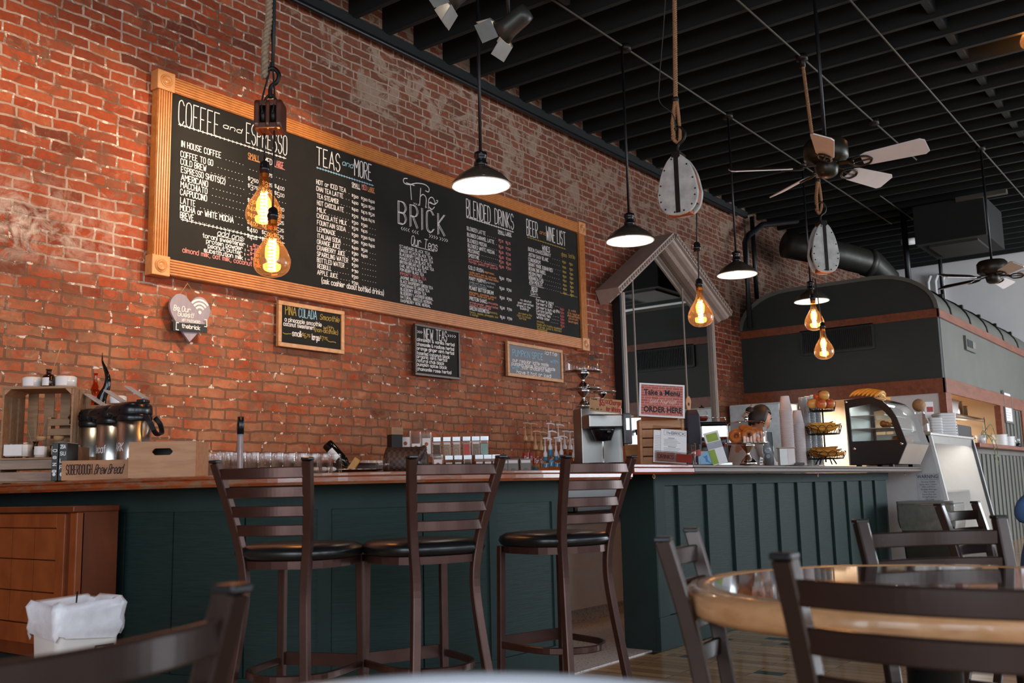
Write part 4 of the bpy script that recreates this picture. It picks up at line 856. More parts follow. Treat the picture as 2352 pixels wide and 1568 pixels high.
for tx, lx, ly, rx in (('our regular latte made', 1455, 645, 1938), ('with', 1965, 660, 2065), ('pumpkin spice flavoring made', 1442, 692, 2028), ('with', 1445, 742, 1555), ('your choice of milk!', 1575, 742, 1968), ('have it hot or iced!', 1512, 806, 1975)): P.w(tx, lx, ly, rx, 46, .0062, 'blue' if tx == 'with' else 'white')
P.emit(t)
# heart sign
hy = 5.735; hc = oY(437, 722, hy); M_LILAC = wood('lilac_board', '#8a7c86', '#a2949c', 0.6, (9, 1, 1))
ht = thing('heart_sign', 'lilac heart shaped wooden sign with the guest internet password', 'sign', (0, 0, 0))
hp = crom([(0, .085), (-.05, .128), (-.11, .125), (-.155, .07), (-.15, -.0), (-.09, -.09), (0, -.19)], 6)[:-1]+[(0, -.19)]
hp = hp+[(-u, v) for u, v in hp[::-1][1:-1]]
obj('heart_board', MB().prism(hp, (hc.x, hy, hc.z), (1, 0, 0), (0, 0, 1), (0, .018, 0)), M_LILAC, ht)
obj('name_plate', MB().cbox((hc.x-.005, hy-.006, hc.z-.092), (.27, .012, .058), M=Matrix.Rotation(rad(-3), 4, 'Y')), M_BLKMAT, ht)
obj('hanging_cord', MB().tube([(hc.x-.085, hy+.01, hc.z+.12), (hc.x-.02, hy+.01, bz0-.02), (hc.x+.06, hy+.01, hc.z+.12)], .0018, 6), M_OAKB, ht)
P = Pad(hy-.0015); P.T = (370, 620, 5.2267)
P.w('Be Our', 150, 480, 350, 62, .0055, slant=.15); P.w('Guest!', 200, 548, 385, 58, .0055, slant=.15); P.w('WIFI PASSWORD', 247, 614, 470, 34, .0032)
wx, wz = P.pt(465, 505)
for r_ in (.035, .06, .085): P.m('white').stroke([(wx+r_*sin(a), wz+r_*cos(a)) for a in [rad(-48+96*i/12) for i in range(13)]], .014, P.place)
P.m('white').add([(wx+.013*cos(a), P.y, wz-.002+.013*sin(a)) for a in [2*pi*i/14 for i in range(14)]], [tuple(range(14))])
P.y = hy-.0135; P.w('thebrick', 250, 690, 465, 46, .0052)
for u, s_ in ((182, 1), (548, -1)): a = P.pt(u, 672-(u-182)*.09); P.m('white').stroke([(a[0]+.018*s_, a[1]+.024), (a[0], a[1]+.024), (a[0], a[1]-.024), (a[0]+.018*s_, a[1]-.024)], .006, P.place)
P.emit(ht)
# ------------------------------------------------------------------ lamps
WARM = (1.0, 0.80, 0.58); AMBER = (1.0, 0.52, 0.20)
def point(name, loc, power, col, r=0.04, parent=None):
    l = bpy.data.lights.new(name, 'POINT'); l.energy = power; l.color = col; l.shadow_soft_size = r
    o = bpy.data.objects.new(name, l); COL.objects.link(o); o.location = loc
    if parent is not None: o.parent = parent
    return o
def spot(name, loc, target, power, col, deg, blend=0.6, r=0.05):
    l = bpy.data.lights.new(name, 'SPOT'); l.energy = power; l.color = col; l.spot_size = rad(deg); l.spot_blend = blend; l.shadow_soft_size = r
    o = bpy.data.objects.new(name, l); COL.objects.link(o); o.location = loc
    o.rotation_euler = (Vector(target)-Vector(loc)).to_track_quat('-Z', 'Y').to_euler(); return o
M_ENAM = plain('dark_enamel', '#4a423a', 0.22, 0.2, .15); M_WENAM = plain('white_enamel', '#f4efe8', 0.35, var=.02)
M_BULBON = glow('lit_bulb', (1.0, 0.88, 0.74), 30)
def barn(x, z, label):
    t = thing('barn_pendant', label, 'pendant lamp', (x, 4.24, z), 0, 'dark barn pendants hanging over the bar')
    R = .21
    outer = [(R, 0), (R+.003, .006), (R-.008, .025), (R-.045, .068), (R-.095, .102), (.075, .128), (.046, .142)]
    obj('shade', MB().lathe(outer, 40), M_ENAM, t); obj('reflector', MB().lathe([(r-.006, h-.004 if i else 0.0) for i, (r, h) in enumerate(outer)], 40), M_WENAM, t)
    obj('shade_lip', MB().tube([(R*cos(a), R*sin(a), 0) for a in [2*pi*i/40 for i in range(40)]], .004, 6, closed=True), M_WENAM, t)
    obj('socket', MB().lathe([(.001, .255), (.020, .255), (.046, .245), (.046, .215), (.040, .21), (.040, .175), (.048, .17), (.048, .142), (.001, .142)], 20), M_BLKPL, t)
    obj('bulb', MB().ball((0, 0, .062), .036, 12, 1.25), M_BULBON, t); obj('rod', MB().tube([(0, 0, .25), (0, 0, 4.9-z)], .012, 8), M_PIPE, t)
    point('barn_light', (x, 4.24, z+.075), 9, WARM, .045)
    return t
for px, py, x, lab in ((1105, 424, 5.32, 'barn pendant nearest the camera, in front of the menu board'), (1447, 551, 7.47, 'second barn pendant along the row, left of the arched mirror top'), (1693, 629, 9.65, 'third barn pendant along the row, right of the arched mirror'), (1864, 690, 11.83, 'farthest barn pendant, behind the two small lit bulbs')):
    p = oY(px, py, 4.24); barn(p.x, p.z-.01, lab)
# large filament bulbs under old pulleys
M_AMB = glass('amber_glass', '#fbcf98', 0.02, refl=0.9)
_t = M_AMB.node_tree; _o = _t.nodes['Material Output']; _s = _o.inputs[0].links[0].from_socket; _tl = _t.nodes.new('ShaderNodeBsdfTranslucent'); _tl.inputs[0].default_value = (1, .58, .30, 1); _m = _t.nodes.new('ShaderNodeMixShader'); _m.inputs[0].default_value = .022; _t.links.new(_s, _m.inputs[1]); _t.links.new(_tl.outputs[0], _m.inputs[2]); _t.links.new(_m.outputs[0], _o.inputs[0])
M_FIL = glow('filament', (1.0, 0.82, 0.62), 34); M_CLR = glass('bulb_neck_glass', '#f6d7b0', 0.02)
bulb_prof = [(.021, 0), (.023, -.03), (.024, -.055), (.030, -.08), (.050, -.115), (.071, -.15), (.084, -.185), (.0865, -.205), (.082, -.232), (.064, -.257), (.035, -.271), (.0005, -.275)]
B_G = MB().lathe(crom(bulb_prof, 3), 32); B_F = MB()
hel = [(.0155*cos(2*pi*i/10), .0155*sin(2*pi*i/10), -.095-.15*i/90) for i in range(91)]; B_F.tube(hel, .0034, 5)
B_S = MB().lathe([(.001, .062), (.012, .062), (.02, .055), (.024, .048), (.024, .03), (.027, .028), (.027, .012), (.023, .010), (.023, -.004), (.001, -.004)], 16)
B_C = MB().lathe([(.0215, -.004), (.0215, -.022)], 16); B_ST = MB().tube([(0, 0, -.01), (0, 0, -.07)], .006, 6).tube([(0, 0, -.07), (.013, 0, -.095)], .0012, 4).tube([(0, 0, -.07), (-.013, 0, -.245)], .0012, 4)
ME = {}
def bulb(t, p, top, lit=True, power=7.0):
    """socket with bulb at p (base of bulb), cord up to 'top'; coordinates relative to the lamp root"""
    p = Vector(p); top = Vector(top)
    s = obj('socket', B_S, M_BLKPL, t); s.location = p
    obj('cord', MB().tube([tuple(p+Vector((0, 0, .06))), tuple(p+(top-p)*.5+Vector((0, 0, .03))), tuple(top)], .0045, 6), M_BLKMAT, t)
    if lit:
        g = obj('bulb', B_G, M_AMB, t); g.location = p
        for nm, m, mt in (('filament', B_F, M_FIL), ('screw_collar', B_C, M_BRASS), ('stem', B_ST, M_CLR)): o = obj(nm, m, mt, g)
        point('bulb_light', t.location+p+Vector((0, 0, -.17)), power, AMBER, .05)
def rope(mb, pts, r=.008, pitch=.055):
    L = 0; seg = [Vector(p) for p in pts]; tot = sum((b-a).length for a, b in zip(seg, seg[1:])); n = max(8, int(tot/pitch*8)); P = []
    for i in range(n+1):
        d = tot*i/n; k = 0
        while k < len(seg)-2 and d > (seg[k+1]-seg[k]).length: d -= (seg[k+1]-seg[k]).length; k += 1
        q = (seg[k+1]-seg[k]); P.append((seg[k]+q.normalized()*d, tot*i/n))
    for j in range(3): mb.tube([tuple(p+Vector((r*.95*cos(2*pi*(s/pitch+j/3)), r*.95*sin(2*pi*(s/pitch+j/3)), 0))) for p, s in P], r, 5)
    return mb
M_ROPE = plain('hemp_rope', '#9a6f4c', 0.85, var=.25, scale=60); M_WBLK = wood('block_wood', '#3f1d12', '#5e2d1b', 0.35, (6, 6, 6), .2); M_ROPEG = plain('old_rope', '#8f7862', 0.85, var=.25, scale=60)
def hookm(h=.16, r=.036):
    pts = [(0, 0, 0), (0, 0, h*.35), (r*.9, 0, h*.55), (r*1.1, 0, h*.8), (r*.3, 0, h), (-r*.6, 0, h*.9), (-r*.8, 0, h*.7)]
    return MB().tube(crom(pts, 5), .011, 8, (0, 1, 0))
# 1: wooden double block
D1 = 4.75; a0 = oD(621, 270, D1)
t = thing('pulley_lamp', 'two lit amber bulbs under a brown wooden double pulley, in front of the menu board', 'pendant lamp', a0, rad(-53), 'pulley lamps with filament bulbs')
def rel(t, p): return Matrix.Rotation(-t.rotation_euler.z, 4, 'Z') @ (Vector(p)-t.location)
for u, w in ((-.052, .026), (0, .020), (.052, .026)):
    pts = rrect(.062, .074, .026, 6); obj('cheek', MB().prism(pts, (u-w/2, 0, 0), (0, 1, 0), (0, 0, 1), (w, 0, 0)), M_WBLK, t, bev=.007)
obj('block_rim', MB().box(-.06, .06, -.054, .054, .042, .070).box(-.06, .06, -.054, .054, -.070, -.042).box(-.06, .06, .03, .054, -.06, .06), M_WBLK, t, bev=.004)
for u in (-.024, .024):
    sh = MB().lathe([(.0, -.008), (.052, -.008), (.045, 0), (.052, .008), (.0, .008)], 24); sh.xf(Matrix.Translation((u, -.004, .0)) @ Matrix.Rotation(pi/2, 4, 'Y')); obj('sheave', sh, M_IRON, t)
obj('strap', MB().tube(crom([(-.03, 0, .06), (-.02, 0, .10), (0, 0, .115), (.02, 0, .10), (.03, 0, .06)], 4), .007, 6, (0, 1, 0)).tube([(-.045, 0, .07), (-.01, 0, .11)], .005, 6).tube([(.045, 0, .07), (.01, 0, .11)], .005, 6), M_IRON, t)
hk = hookm(.15, .034); hk.xf(Matrix.Translation((0, 0, .10))); obj('hook', hk, M_IRON, t)
topz = 5.0-a0.z
obj('rope', rope(MB(), [(-.028, .0, .20), (-.03, 0, .35), (-.012, 0, .5), (-.012, 0, topz)], .011, .07), M_ROPEG, t)
obj('chain', MB().tube([(.008, 0, .24), (.012, .0, .5), (.018, 0, topz)], .009, 6).tube([(.004, 0.01, .24), (-.004, .01, .5), (.03, .01, .8), (.03, 0.01, topz)], .005, 6), M_BLKMAT, t)
obj('cord_loop', MB().tube(crom([(-.024, -.06, .0), (-.03, -.045, .07), (-.012, -.01, .2), (.0, 0, .28)], 4), .0045, 6).tube(crom([(.024, -.06, .0), (.03, -.045, .07), (.015, -.01, .2), (.006, 0, .28)], 4), .0045, 6), M_BLKMAT, t)
loc0 = t.location.copy(); zrot = t.rotation_euler.z
def bulb_w(t, wp, wtop, lit=True, power=7.0):
    """same as bulb() but for world points on a turned root"""
    p = rel(t, wp); q = rel(t, wtop); s = obj('socket', B_S, M_BLKPL, t); s.location = p
    obj('cord', MB().tube([tuple(p+Vector((0, 0, .06))), tuple((p+q)*.5), tuple(q)], .0045, 6), M_BLKMAT, t)
    if lit:
        g = obj('bulb', B_G, M_AMB, t); g.location = p
        for nm, m, mt in (('filament', B_F, M_FIL), ('screw_collar', B_C, M_BRASS), ('stem', B_ST, M_CLR)): obj(nm, m, mt, g)
        point('bulb_light', Vector(wp)+Vector((0, 0, -.17)), power, AMBER, .05)
bulb_w(t, oD(607, 398, D1+.04), oD(608, 300, D1+.02)); bulb_w(t, oD(626, 505, D1-.08), oD(630, 300, D1-.05))
# 2 and 3: grey painted teardrop blocks
M_TEAR = plain('grey_paint_worn', '#b4b3b0', 0.6, 0.05, .22, 14); M_RUST = plain('rust_paint', '#8a4a2a', 0.6, 0.1, .3, 14)
def tear(w, h):
    half = [(0, h*.55), (w*.22, h*.44), (w*.40, h*.22), (w*.49, -.02), (w*.5, -h*.14), (w*.44, -h*.30), (w*.28, -h*.42), (0, -h*.46)]
    c = crom(half, 5); return c+[(-x, y) for x, y in c[::-1][1:-1]]
def teardrop(px, py, D, w, h, rz, label, rope_top, rope_r=.009):
    c = oD(px, py, D); t = thing('pulley_lamp', label, 'pendant lamp', c, rz, 'pulley lamps with filament bulbs'); P = tear(w, h)
    for y, nm in ((-.055, 'cheek'), (.03, 'cheek')): obj(nm, MB().prism(P, (0, y, 0), (1, 0, 0), (0, 0, 1), (0, .025, 0)), M_TEAR, t, bev=.006)
    obj('rim_edge', MB().prism([(x*.96, z*.96) for x, z in P[len(P)//8:len(P)*3//8]]+[(0, 0)], (0, -.03, 0), (1, 0, 0), (0, 0, 1), (0, .06, 0)), M_RUST, t)
    obj('foot_edge', MB().box(-w*.28, w*.28, -.045, .045, -h*.44, -h*.36), M_RUST, t, bev=.01)
    sh = MB().lathe([(.0, -.02), (w*.46, -.02), (w*.41, 0), (w*.46, .02), (.0, .02)], 32); sh.xf(Matrix.Translation((0, 0, -h*.08)) @ Matrix.Rotation(pi/2, 4, 'X')); obj('sheave', sh, M_IRON, t)
    obj('strap', MB().box(-.016, .016, -.058, -.054, -h*.42, h*.5).box(-.03, .03, -.06, .06, h*.47, h*.56), M_IRON, t)
    rv = MB()
    for x, z in P[2::5]: rv.ball((x*.88, -.057, z*.9), .006, 6)
    obj('rivet', rv, M_IRON, t)
    hk = hookm(.20, .05); hk.xf(Matrix.Translation((0, 0, h*.53))); obj('hook', hk, M_IRON, t)
    q = rel(t, rope_top); z1 = h*.53+.15
    obj('rope', rope(MB(), [(-.03, 0, z1-.03), (-.028, 0, z1+.1), (0, 0, z1+.26), tuple(q)], rope_r).tube(crom([(-.03, 0, z1-.03), (0, 0.02, z1-.05), (.02, 0, z1+.03), (.006, 0, z1+.26)], 5), rope_r*1.4, 6), M_ROPE, t)
    obj('lashing', MB().tube([(.0, 0, z1+.24), (0, 0, z1+.27)], rope_r*2.6, 8), M_BLKMAT, t)
    return t
D2 = 6.78
t = teardrop(1562, 432, D2, .29, .44, rad(276), 'one lit amber bulb under a pale grey teardrop pulley, in front of the arched mirror', Vector((6.18, 3.06, 4.9)))
a = oD(1600, 490, D2); bulb_w(t, oD(1601, 576, D2), a, False); bulb_w(t, oD(1606, 660, D2+.02), oD(1603, 570, D2+.02))
obj('feed_wire', MB().tube(crom([tuple(rel(t, oD(x, y, D2))) for x, y in ((1552, 300), (1545, 262), (1516, 235), (1514, 190), (1524, 60), (1530, -40))], 5), .004, 5), M_BLKMAT, t)
D3 = 8.88
t = teardrop(1890, 575, D3, .26, .47, rad(317), 'two lit amber bulbs under a grey teardrop pulley below the fan', Vector((8.73, 3.06, 4.9)))
a = oD(1866, 640, D3); bulb_w(t, oD(1867, 690, D3+.05), a); bulb_w(t, oD(1889, 755, D3-.06), oD(1872, 640, D3-.02))
obj('ceiling_hook', MB().tube([tuple(rel(t, (8.73, 3.06, 4.80))), tuple(rel(t, (8.73, 3.06, 4.93)))], .03, 8), M_IRON, t)
t = thing('pulley_lamp', 'amber bulb cut by the upper right edge of the picture', 'pendant lamp', oD(2364, 70, 9.0), 0, 'pulley lamps with filament bulbs')
bulb(t, (0, 0, .1), (0, 0, 4.95-t.location.z))
# ------------------------------------------------------------------ track spots that wash the board
M_SPOT = plain('spot_grey', '#3c3b38', 0.4, 0.4); M_DOOR = plain('door_grey', '#8a8a86', 0.5, 0.2)
tr = thing('light_track', 'black ceiling track that carries the spotlights', 'track', (0, 0, 0)); obj('rail', MB().box(1.2, 6.4, 4.13, 4.17, 4.86, 4.90), M_PIPE, tr)
def track_spot(loc, tgt, label, power, deg, lamp=True, doors=True):
    loc = Vector(loc); d = (Vector(tgt)-loc).normalized(); t = thing('track_spotlight', label, 'spotlight', loc, 0, 'black track spotlights above the bar')
    q = d.to_track_quat('-Z', 'Y').to_matrix().to_4x4()
    b = MB().lathe([(.0, .17), (.055, .16), (.065, .12), (.07, .0), (.085, -.06), (.08, -.06), (.065, .0), (.0, .01)], 24); b.xf(q); obj('lamp_can', b, M_SPOT, t)
    l_ = MB().lathe([(.0, -.03), (.06, -.03)], 20); l_.xf(q); obj('lens', l_, M_BULBON, t)
    if doors:
        for k in range(4):
            dm = MB().cbox((0, 0, -.06), (.15, .004, .11)); dm.xf(q @ Matrix.Rotation(k*pi/2, 4, 'Z') @ Matrix.Translation((0, .085, -.055)) @ Matrix.Rotation(rad(26), 4, 'X')); obj('barn_door', dm, M_DOOR, t)
    obj('yoke', MB().tube([(0, 0, .06), (0, 0, 4.88-loc.z)], .012, 8), M_PIPE, t)
    if lamp: spot('track_light', loc+d*.12, tgt, power, (1.0, 0.76, 0.50), deg)
    return t
pa = oD(1168, 62, 6.35); pb = oD(1046, -14, 6.1)
tr.location = (0, 0, 0)
track_spot(pa, (4.6, 5.8, 2.9), 'black track spotlight with grey barn doors at the top of the picture', 170, 66)
track_spot(pb, (3.4, 5.8, 2.6), 'track spotlight cut by the top edge, left of the one with grey doors', 150, 66)
for x, tx, lb in ((2.0, 3.0, 'far'),):  # unseen head, added to brighten the left of the brick wall
    track_spot((x, 4.15, 4.55), (tx, 5.8, 2.3), lb+' track spotlight outside the left edge of the picture', 95, 80, True, False)
# ------------------------------------------------------------------ ceiling fans
M_BLADE = plain('fan_white', '#e6e0e0', 0.45, var=.03); M_BROWN = plain('fan_brown', '#3a2418', 0.4); M_BRZ = plain('fan_bronze', '#2e2820', 0.35, 0.5)
def fan(x, y, z, base, label, hub_r=.155):
    t = thing('ceiling_fan', label, 'ceiling fan', (x, y, z), 0, 'white bladed ceiling fans')
    obj('motor', MB().lathe([(.001, .21), (.03, .21), (hub_r*.85, .20), (hub_r, .17), (hub_r, .07), (hub_r*.88, .05), (.09, .03), (.001, .03)], 28), M_BRZ, t)
    obj('hub', MB().lathe([(.08, .04), (.085, .0), (.075, -.05), (.05, -.07), (.001, -.075)], 24), M_BRZ, t)
    obj('down_rod', MB().tube([(0, 0, .2), (0, 0, 4.9-z)], .014, 8), M_PIPE, t)
    for k in range(5):
        M = Matrix.Rotation(rad(base+72*k), 4, 'Z') @ Matrix.Rotation(rad(-24), 4, 'X')
        pl = [(.26, -.05), (.30, -.066), (.68, -.082), (.71, -.06), (.71, .06), (.68, .082), (.30, .066), (.26, .05)]
        b = MB().prism(pl, (0, 0, .0), (1, 0, 0), (0, 1, 0), (0, 0, .007)); b.cur = 1; b.prism(pl, (0, 0, .0072), (1, 0, 0), (0, 1, 0), (0, 0, .004)); b.xf(M)
        bl = obj('blade', b, [M_BLADE, M_BROWN], t)
        br = MB().bar([(.08, 0, .02), (.15, 0, .012), (.2, 0, -.004)], .03, .012)
        for s in (-1, 1): br.tube(crom([(.17, 0, -.004), (.22, s*.045, -.006), (.30, s*.04, -.006), (.33, 0, -.006)], 4), .008, 6)
        br.tube([(.17, 0, -.004), (.33, 0, -.006)], .006, 6); br.xf(M); obj('blade_iron', br, M_BRZ, bl)
    return t
f1 = oY(1899, 385, 2.33); fan(f1.x, 2.33, f1.z, 197, 'white bladed ceiling fan hanging in front of the dark joists', .16)
f2 = oY(2281, 637, 2.33); fan(f2.x, 2.33, f2.z, 212, 'smaller looking ceiling fan against the white back wall', .17)
# ------------------------------------------------------------------ things on the counters
FACE = rad(-53.1)
def at_(px, D, z, py=1060): p = oD(px, py, D); return (p.x, p.y, z)
ZB, ZS, ZK = 1.0325, 1.0645, 1.0705        # tops: bar, service counter, back counter
M_CRATE = wood('crate_wood', '#8a6648', '#ab8562', 0.6, (2, 14, 14), None, .1); M_CRATE2 = wood('crate_wood_warm', '#a5714c', '#c08c64', 0.55, (2, 12, 12), None, .08); M_CRGREY = wood('crate_wood_grey', '#877064', '#a8917f', 0.6, (2, 14, 14), None, .1)
M_WAX = plain('wax_white', '#ece6df', 0.5, var=.03); M_CORK = plain('cork', '#a9825c', 0.8, var=.2, scale=40); M_REED = plain('reed', '#b3885e', 0.7)
M_DKGL = glass('brown_glass', '#5a2a12', 0.03); M_DKGLB = plain('dark_brown_glass', '#2a120a', 0.08, var=.2)
# crates at the wall end
lc = thing('slatted_crate', 'low weathered slatted crate under the candle crate', 'crate', at_(79, 4.95, ZB), FACE+rad(3))
for z0 in (.006, .065): obj('slat', MB().box(-.135, .135, -.10, -.09, z0, z0+.046), M_CRGREY, lc, bev=.002); obj('slat', MB().box(-.135, .135, .09, .10, z0, z0+.046), M_CRGREY, lc)
for x in (-.13, .13): obj('end_board', MB().box(x-.006, x+.006, -.09, .09, 0, .112), M_CRATE, lc)
obj('bottom_board', MB().box(-.124, .124, -.09, .09, .0, .006), M_CRATE, lc)
zc = ZB+.1125
uc = thing('display_crate', 'tall open wooden crate on its end holding candles and diffusers', 'crate', at_(104, 4.97, zc), FACE+rad(3))
w, h, d = .168, .36, .125
obj('top_board', MB().box(-w, w, -d, d, h-.012, h), M_CRATE, uc, bev=.002); obj('bottom_board', MB().box(-w, w, -d, d, 0, .008), M_CRATE, uc)
for s in (-1, 1):
    for k in range(3): obj('side_slat', MB().box(s*w-.005, s*w+.005, -d+.004+k*.085, -d+.072+k*.085, .008, h-.012), M_CRATE, uc, bev=.002)
    obj('corner_block', MB().prism([(0, 0), (.03*-s, 0), (0, -.03)], (s*(w-.006), -d+.002, h-.012), (1, 0, 0), (0, 0, 1), (0, .2, 0)), M_CRATE2, uc)
for k in range(4): obj('back_slat', MB().box(-w+.02+k*.082, -w+.07+k*.082, d-.008, d, .008, h-.012), M_CRATE, uc)
def local(t, x, y, z): return t.matrix_basis @ Vector((x, y, z))
def inroot(t, x, y, z): return Matrix.Translation(t.location) @ Matrix.Rotation(t.rotation_euler.z, 4, 'Z') @ Vector((x, y, z))
def candle(label, loc, r, hgt, lid=True):
    t = thing('jar_candle', label, 'candle', loc, FACE, 'candles and diffusers on the crate')
    obj('wax', MB().lathe([(.001, .004), (r*.96, .004), (r*.96, hgt*.82), (r*.78, hgt*.92), (.001, hgt*.92)], 28), M_WAX, t)
    obj('jar', MB().lathe([(.001, 0), (r, .001), (r, hgt*.84), (r*.78, hgt), (r*.72, hgt)], 28), M_GLASS, t)
    if lid: obj('lid', MB().lathe([(r*.72, hgt), (r*.5, hgt+.004), (r*.48, hgt+.016), (r*.58, hgt+.022), (.001, hgt+.022)], 24), M_GLASS, t)
    lb = MB(); n = 8; a0 = -pi/2-.55
    vs = [(r*1.005*cos(a0+1.1*i/n), r*1.005*sin(a0+1.1*i/n), z) for i in range(n+1) for z in (hgt*.12, hgt*.75)]; lb.add(vs, [(2*i, 2*i+2, 2*i+3, 2*i+1) for i in range(n)]); obj('label', lb, M_PAPER, t)
    return t
ct = zc+h+.001
candle('wide white jar candle on the crate top, left of the brown bottle', at_(66, 4.92, ct), .05, .058); candle('wide white jar candle on the crate top, right of the brown bottle', at_(143, 4.94, ct), .054, .062)
def diffuser(label, loc, reeds, dark=True, s=1.0):
    t = thing('reed_diffuser', label, 'diffuser', loc, FACE, 'candles and diffusers on the crate')
    obj('bottle', MB().lathe([(.001, 0), (.028*s, 0), (.03*s, .004), (.03*s, .05*s), (.022*s, .062*s), (.012*s, .066*s), (.012*s, .084*s), (.0155*s, .085*s), (.0155*s, .090*s), (.010*s, .090*s)], 24), M_DKGLB if dark else M_BLKPL, t)
    lb = MB(); n = 6; vs = [(.0305*s*cos(-pi/2-.8+1.3*i/n), .0305*s*sin(-pi/2-.8+1.3*i/n), z) for i in range(n+1) for z in (.006*s, .046*s)]; lb.add(vs, [(2*i, 2*i+2, 2*i+3, 2*i+1) for i in range(n)]); obj('label', lb, M_PAPER, t)
    for dx, dz in reeds: obj('reed', MB().tube([(0, 0, .03*s), (dx, 0, dz)], .0017, 5), M_REED, t)
    return t
diffuser('brown diffuser bottle with one slanting reed on top of the crate', at_(103, 4.90, ct), [(.055, .20), (.05, .195)])
diffuser('diffuser with a fan of reeds inside the crate', inroot(uc, -.055, .01, .009), [(-.05, .16), (-.015, .22), (-.005, .22), (.01, .20), (.05, .20), (.02, .19)], True, .95)
rc = thing('square_candle', 'square white labelled glass candle inside the crate', 'candle', inroot(uc, -.10, -.075, .009), FACE+rad(3), 'candles and diffusers on the crate')
obj('glass_box', loft(MB(), [(rrect(.06, .035, .008), 0), (rrect(.06, .035, .008), .075)]), M_GLASS, rc); obj('wax', loft(MB(), [(rrect(.055, .031, .006), .008), (rrect(.055, .031, .006), .066)], True, True, True), M_WAX, rc); obj('label', MB().box(-.058, .03, -.0365, -.0355, .012, .066), M_PAPER, rc)
for x, lb in ((.005, 'corked jar of white bath salt in the crate, left one'), (.09, 'corked jar of white bath salt in the crate, right one')):
    t = thing('corked_jar', lb, 'jar', inroot(uc, x, -.07, .009), FACE+rad(3), 'candles and diffusers on the crate')
    obj('jar', MB().lathe([(.001, 0), (.03, .001), (.031, .06), (.022, .078), (.022, .092)], 24), M_GLASS, t); obj('salt', MB().lathe([(.001, .002), (.0285, .002), (.0285, .055), (.001, .058)], 24), M_WAX, t)
    obj('cork', MB().lathe([(.001, .084), (.0215, .084), (.025, .093), (.025, .105), (.001, .106)], 20), M_CORK, t)
    lbm = MB(); n = 6; vs = [(.0317*cos(-pi/2-.9+1.8*i/n), .0317*sin(-pi/2-.9+1.8*i/n), z) for i in range(n+1) for z in (.014, .056)]; lbm.add(vs, [(2*i, 2*i+2, 2*i+3, 2*i+1) for i in range(n)]); obj('label', lbm, M_PAPER, t)
t = thing('small_crate', 'small slatted crate standing at the back inside the candle crate', 'crate', inroot(uc, .065, .06, .009), FACE+rad(3))
for k in range(4): obj('slat', MB().box(-.075, .075, -.03, -.024, .015+k*.05, .050+k*.05), M_CRATE, t, bev=.002)
for x in (-.068, .068): obj('post', MB().box(x-.008, x+.008, -.024, .03, 0, .21), M_CRATE2, t)
M_BOOK = plain('book_black', '#191716', 0.35); M_PAGES = plain('book_pages', '#d8cdb8', 0.8)
for i, (px, th, lab, tx) in enumerate(((140, .014, 'slim black spined book with white script, left of the pair', ('a', 's', 'z', 'e')), (158, .019, 'thicker black spined book with 2SA on top, right of the pair', ('2SA', 'SU', 'L', 'R')))):
    t = thing('book', lab, 'book', at_(px, 4.66, ZB), FACE+rad(2), 'black books at the bar end')
    obj('cover', MB().box(-th, th, -.07, .06, 0, .176), M_BOOK, t, bev=.002); obj('pages', MB().box(-th+.002, th-.002, -.05, .0615, .003, .1775), M_PAGES, t)
    sp = MB()
    for k, s in enumerate(tx): write(sp, s, -th*.6, .135-.032*k+(.015 if i else 0), th*.6, .016, .0032, lambda u, v: (u, -.0712, v))
    sp.add([(th*.55*cos(a), -.0712, .03+th*.55*sin(a)) for a in [2*pi*q/12 for q in range(12)]], [tuple(range(12))]); obj('lettering', sp, M_PAPER, t)
t = thing('white_carton', 'narrow white paper carton between the books and the first airpot', 'box', at_(167, 4.80, ZB), FACE)
obj('stand', MB().box(-.026, .026, -.03, .03, 0, .075), M_BLKMAT, t); obj('carton', MB().box(-.024, .024, -.025, .025, .0755, .175), M_PAPER, t, bev=.003)
# stand behind the airpots with glass sculptures
t = thing('wooden_stand', 'brown wooden box behind the airpots', 'box', at_(232, 5.22, ZB), FACE+rad(3)); obj('box', MB().box(-.15, .15, -.08, .08, 0, .40), M_CRATE, t, bev=.004); obj('cleat', MB().box(-.15, .15, -.084, -.08, .33, .37), M_CRATE2, t)
zs_ = ZB+.4005
p0 = Vector(at_(224, 5.2, zs_)); hs = thing('glass_horn', 'twisting black glass horn sculpture rising behind the airpots', 'sculpture', p0, FACE)
hp_ = crom([(0, 0, 0), (.012, 0, .05), (.034, 0, .10), (.038, 0, .15), (.022, 0, .20), (.006, 0, .24), (.004, 0, .285)], 6)
obj('horn', MB().tube(hp_, .032, 14, (0, 1, 0), scales=[max(.06, 1.0-(i/(len(hp_)-1))**.8*.98) for i in range(len(hp_))]), plain('black_glass', '#101214', 0.05), hs)
t = thing('amber_bottle', 'slender amber glass bottle left of the black horn', 'bottle', at_(212, 5.2, zs_), 0)
obj('bottle', MB().lathe([(.001, 0), (.026, 0), (.03, .03), (.026, .08), (.012, .12), (.009, .16), (.012, .175), (.008, .176)], 20), glass('amber_art_glass', '#e09a58', .02), t)
candle('white jar candle on the box behind the airpots', at_(266, 5.15, zs_), .045, .05, False)
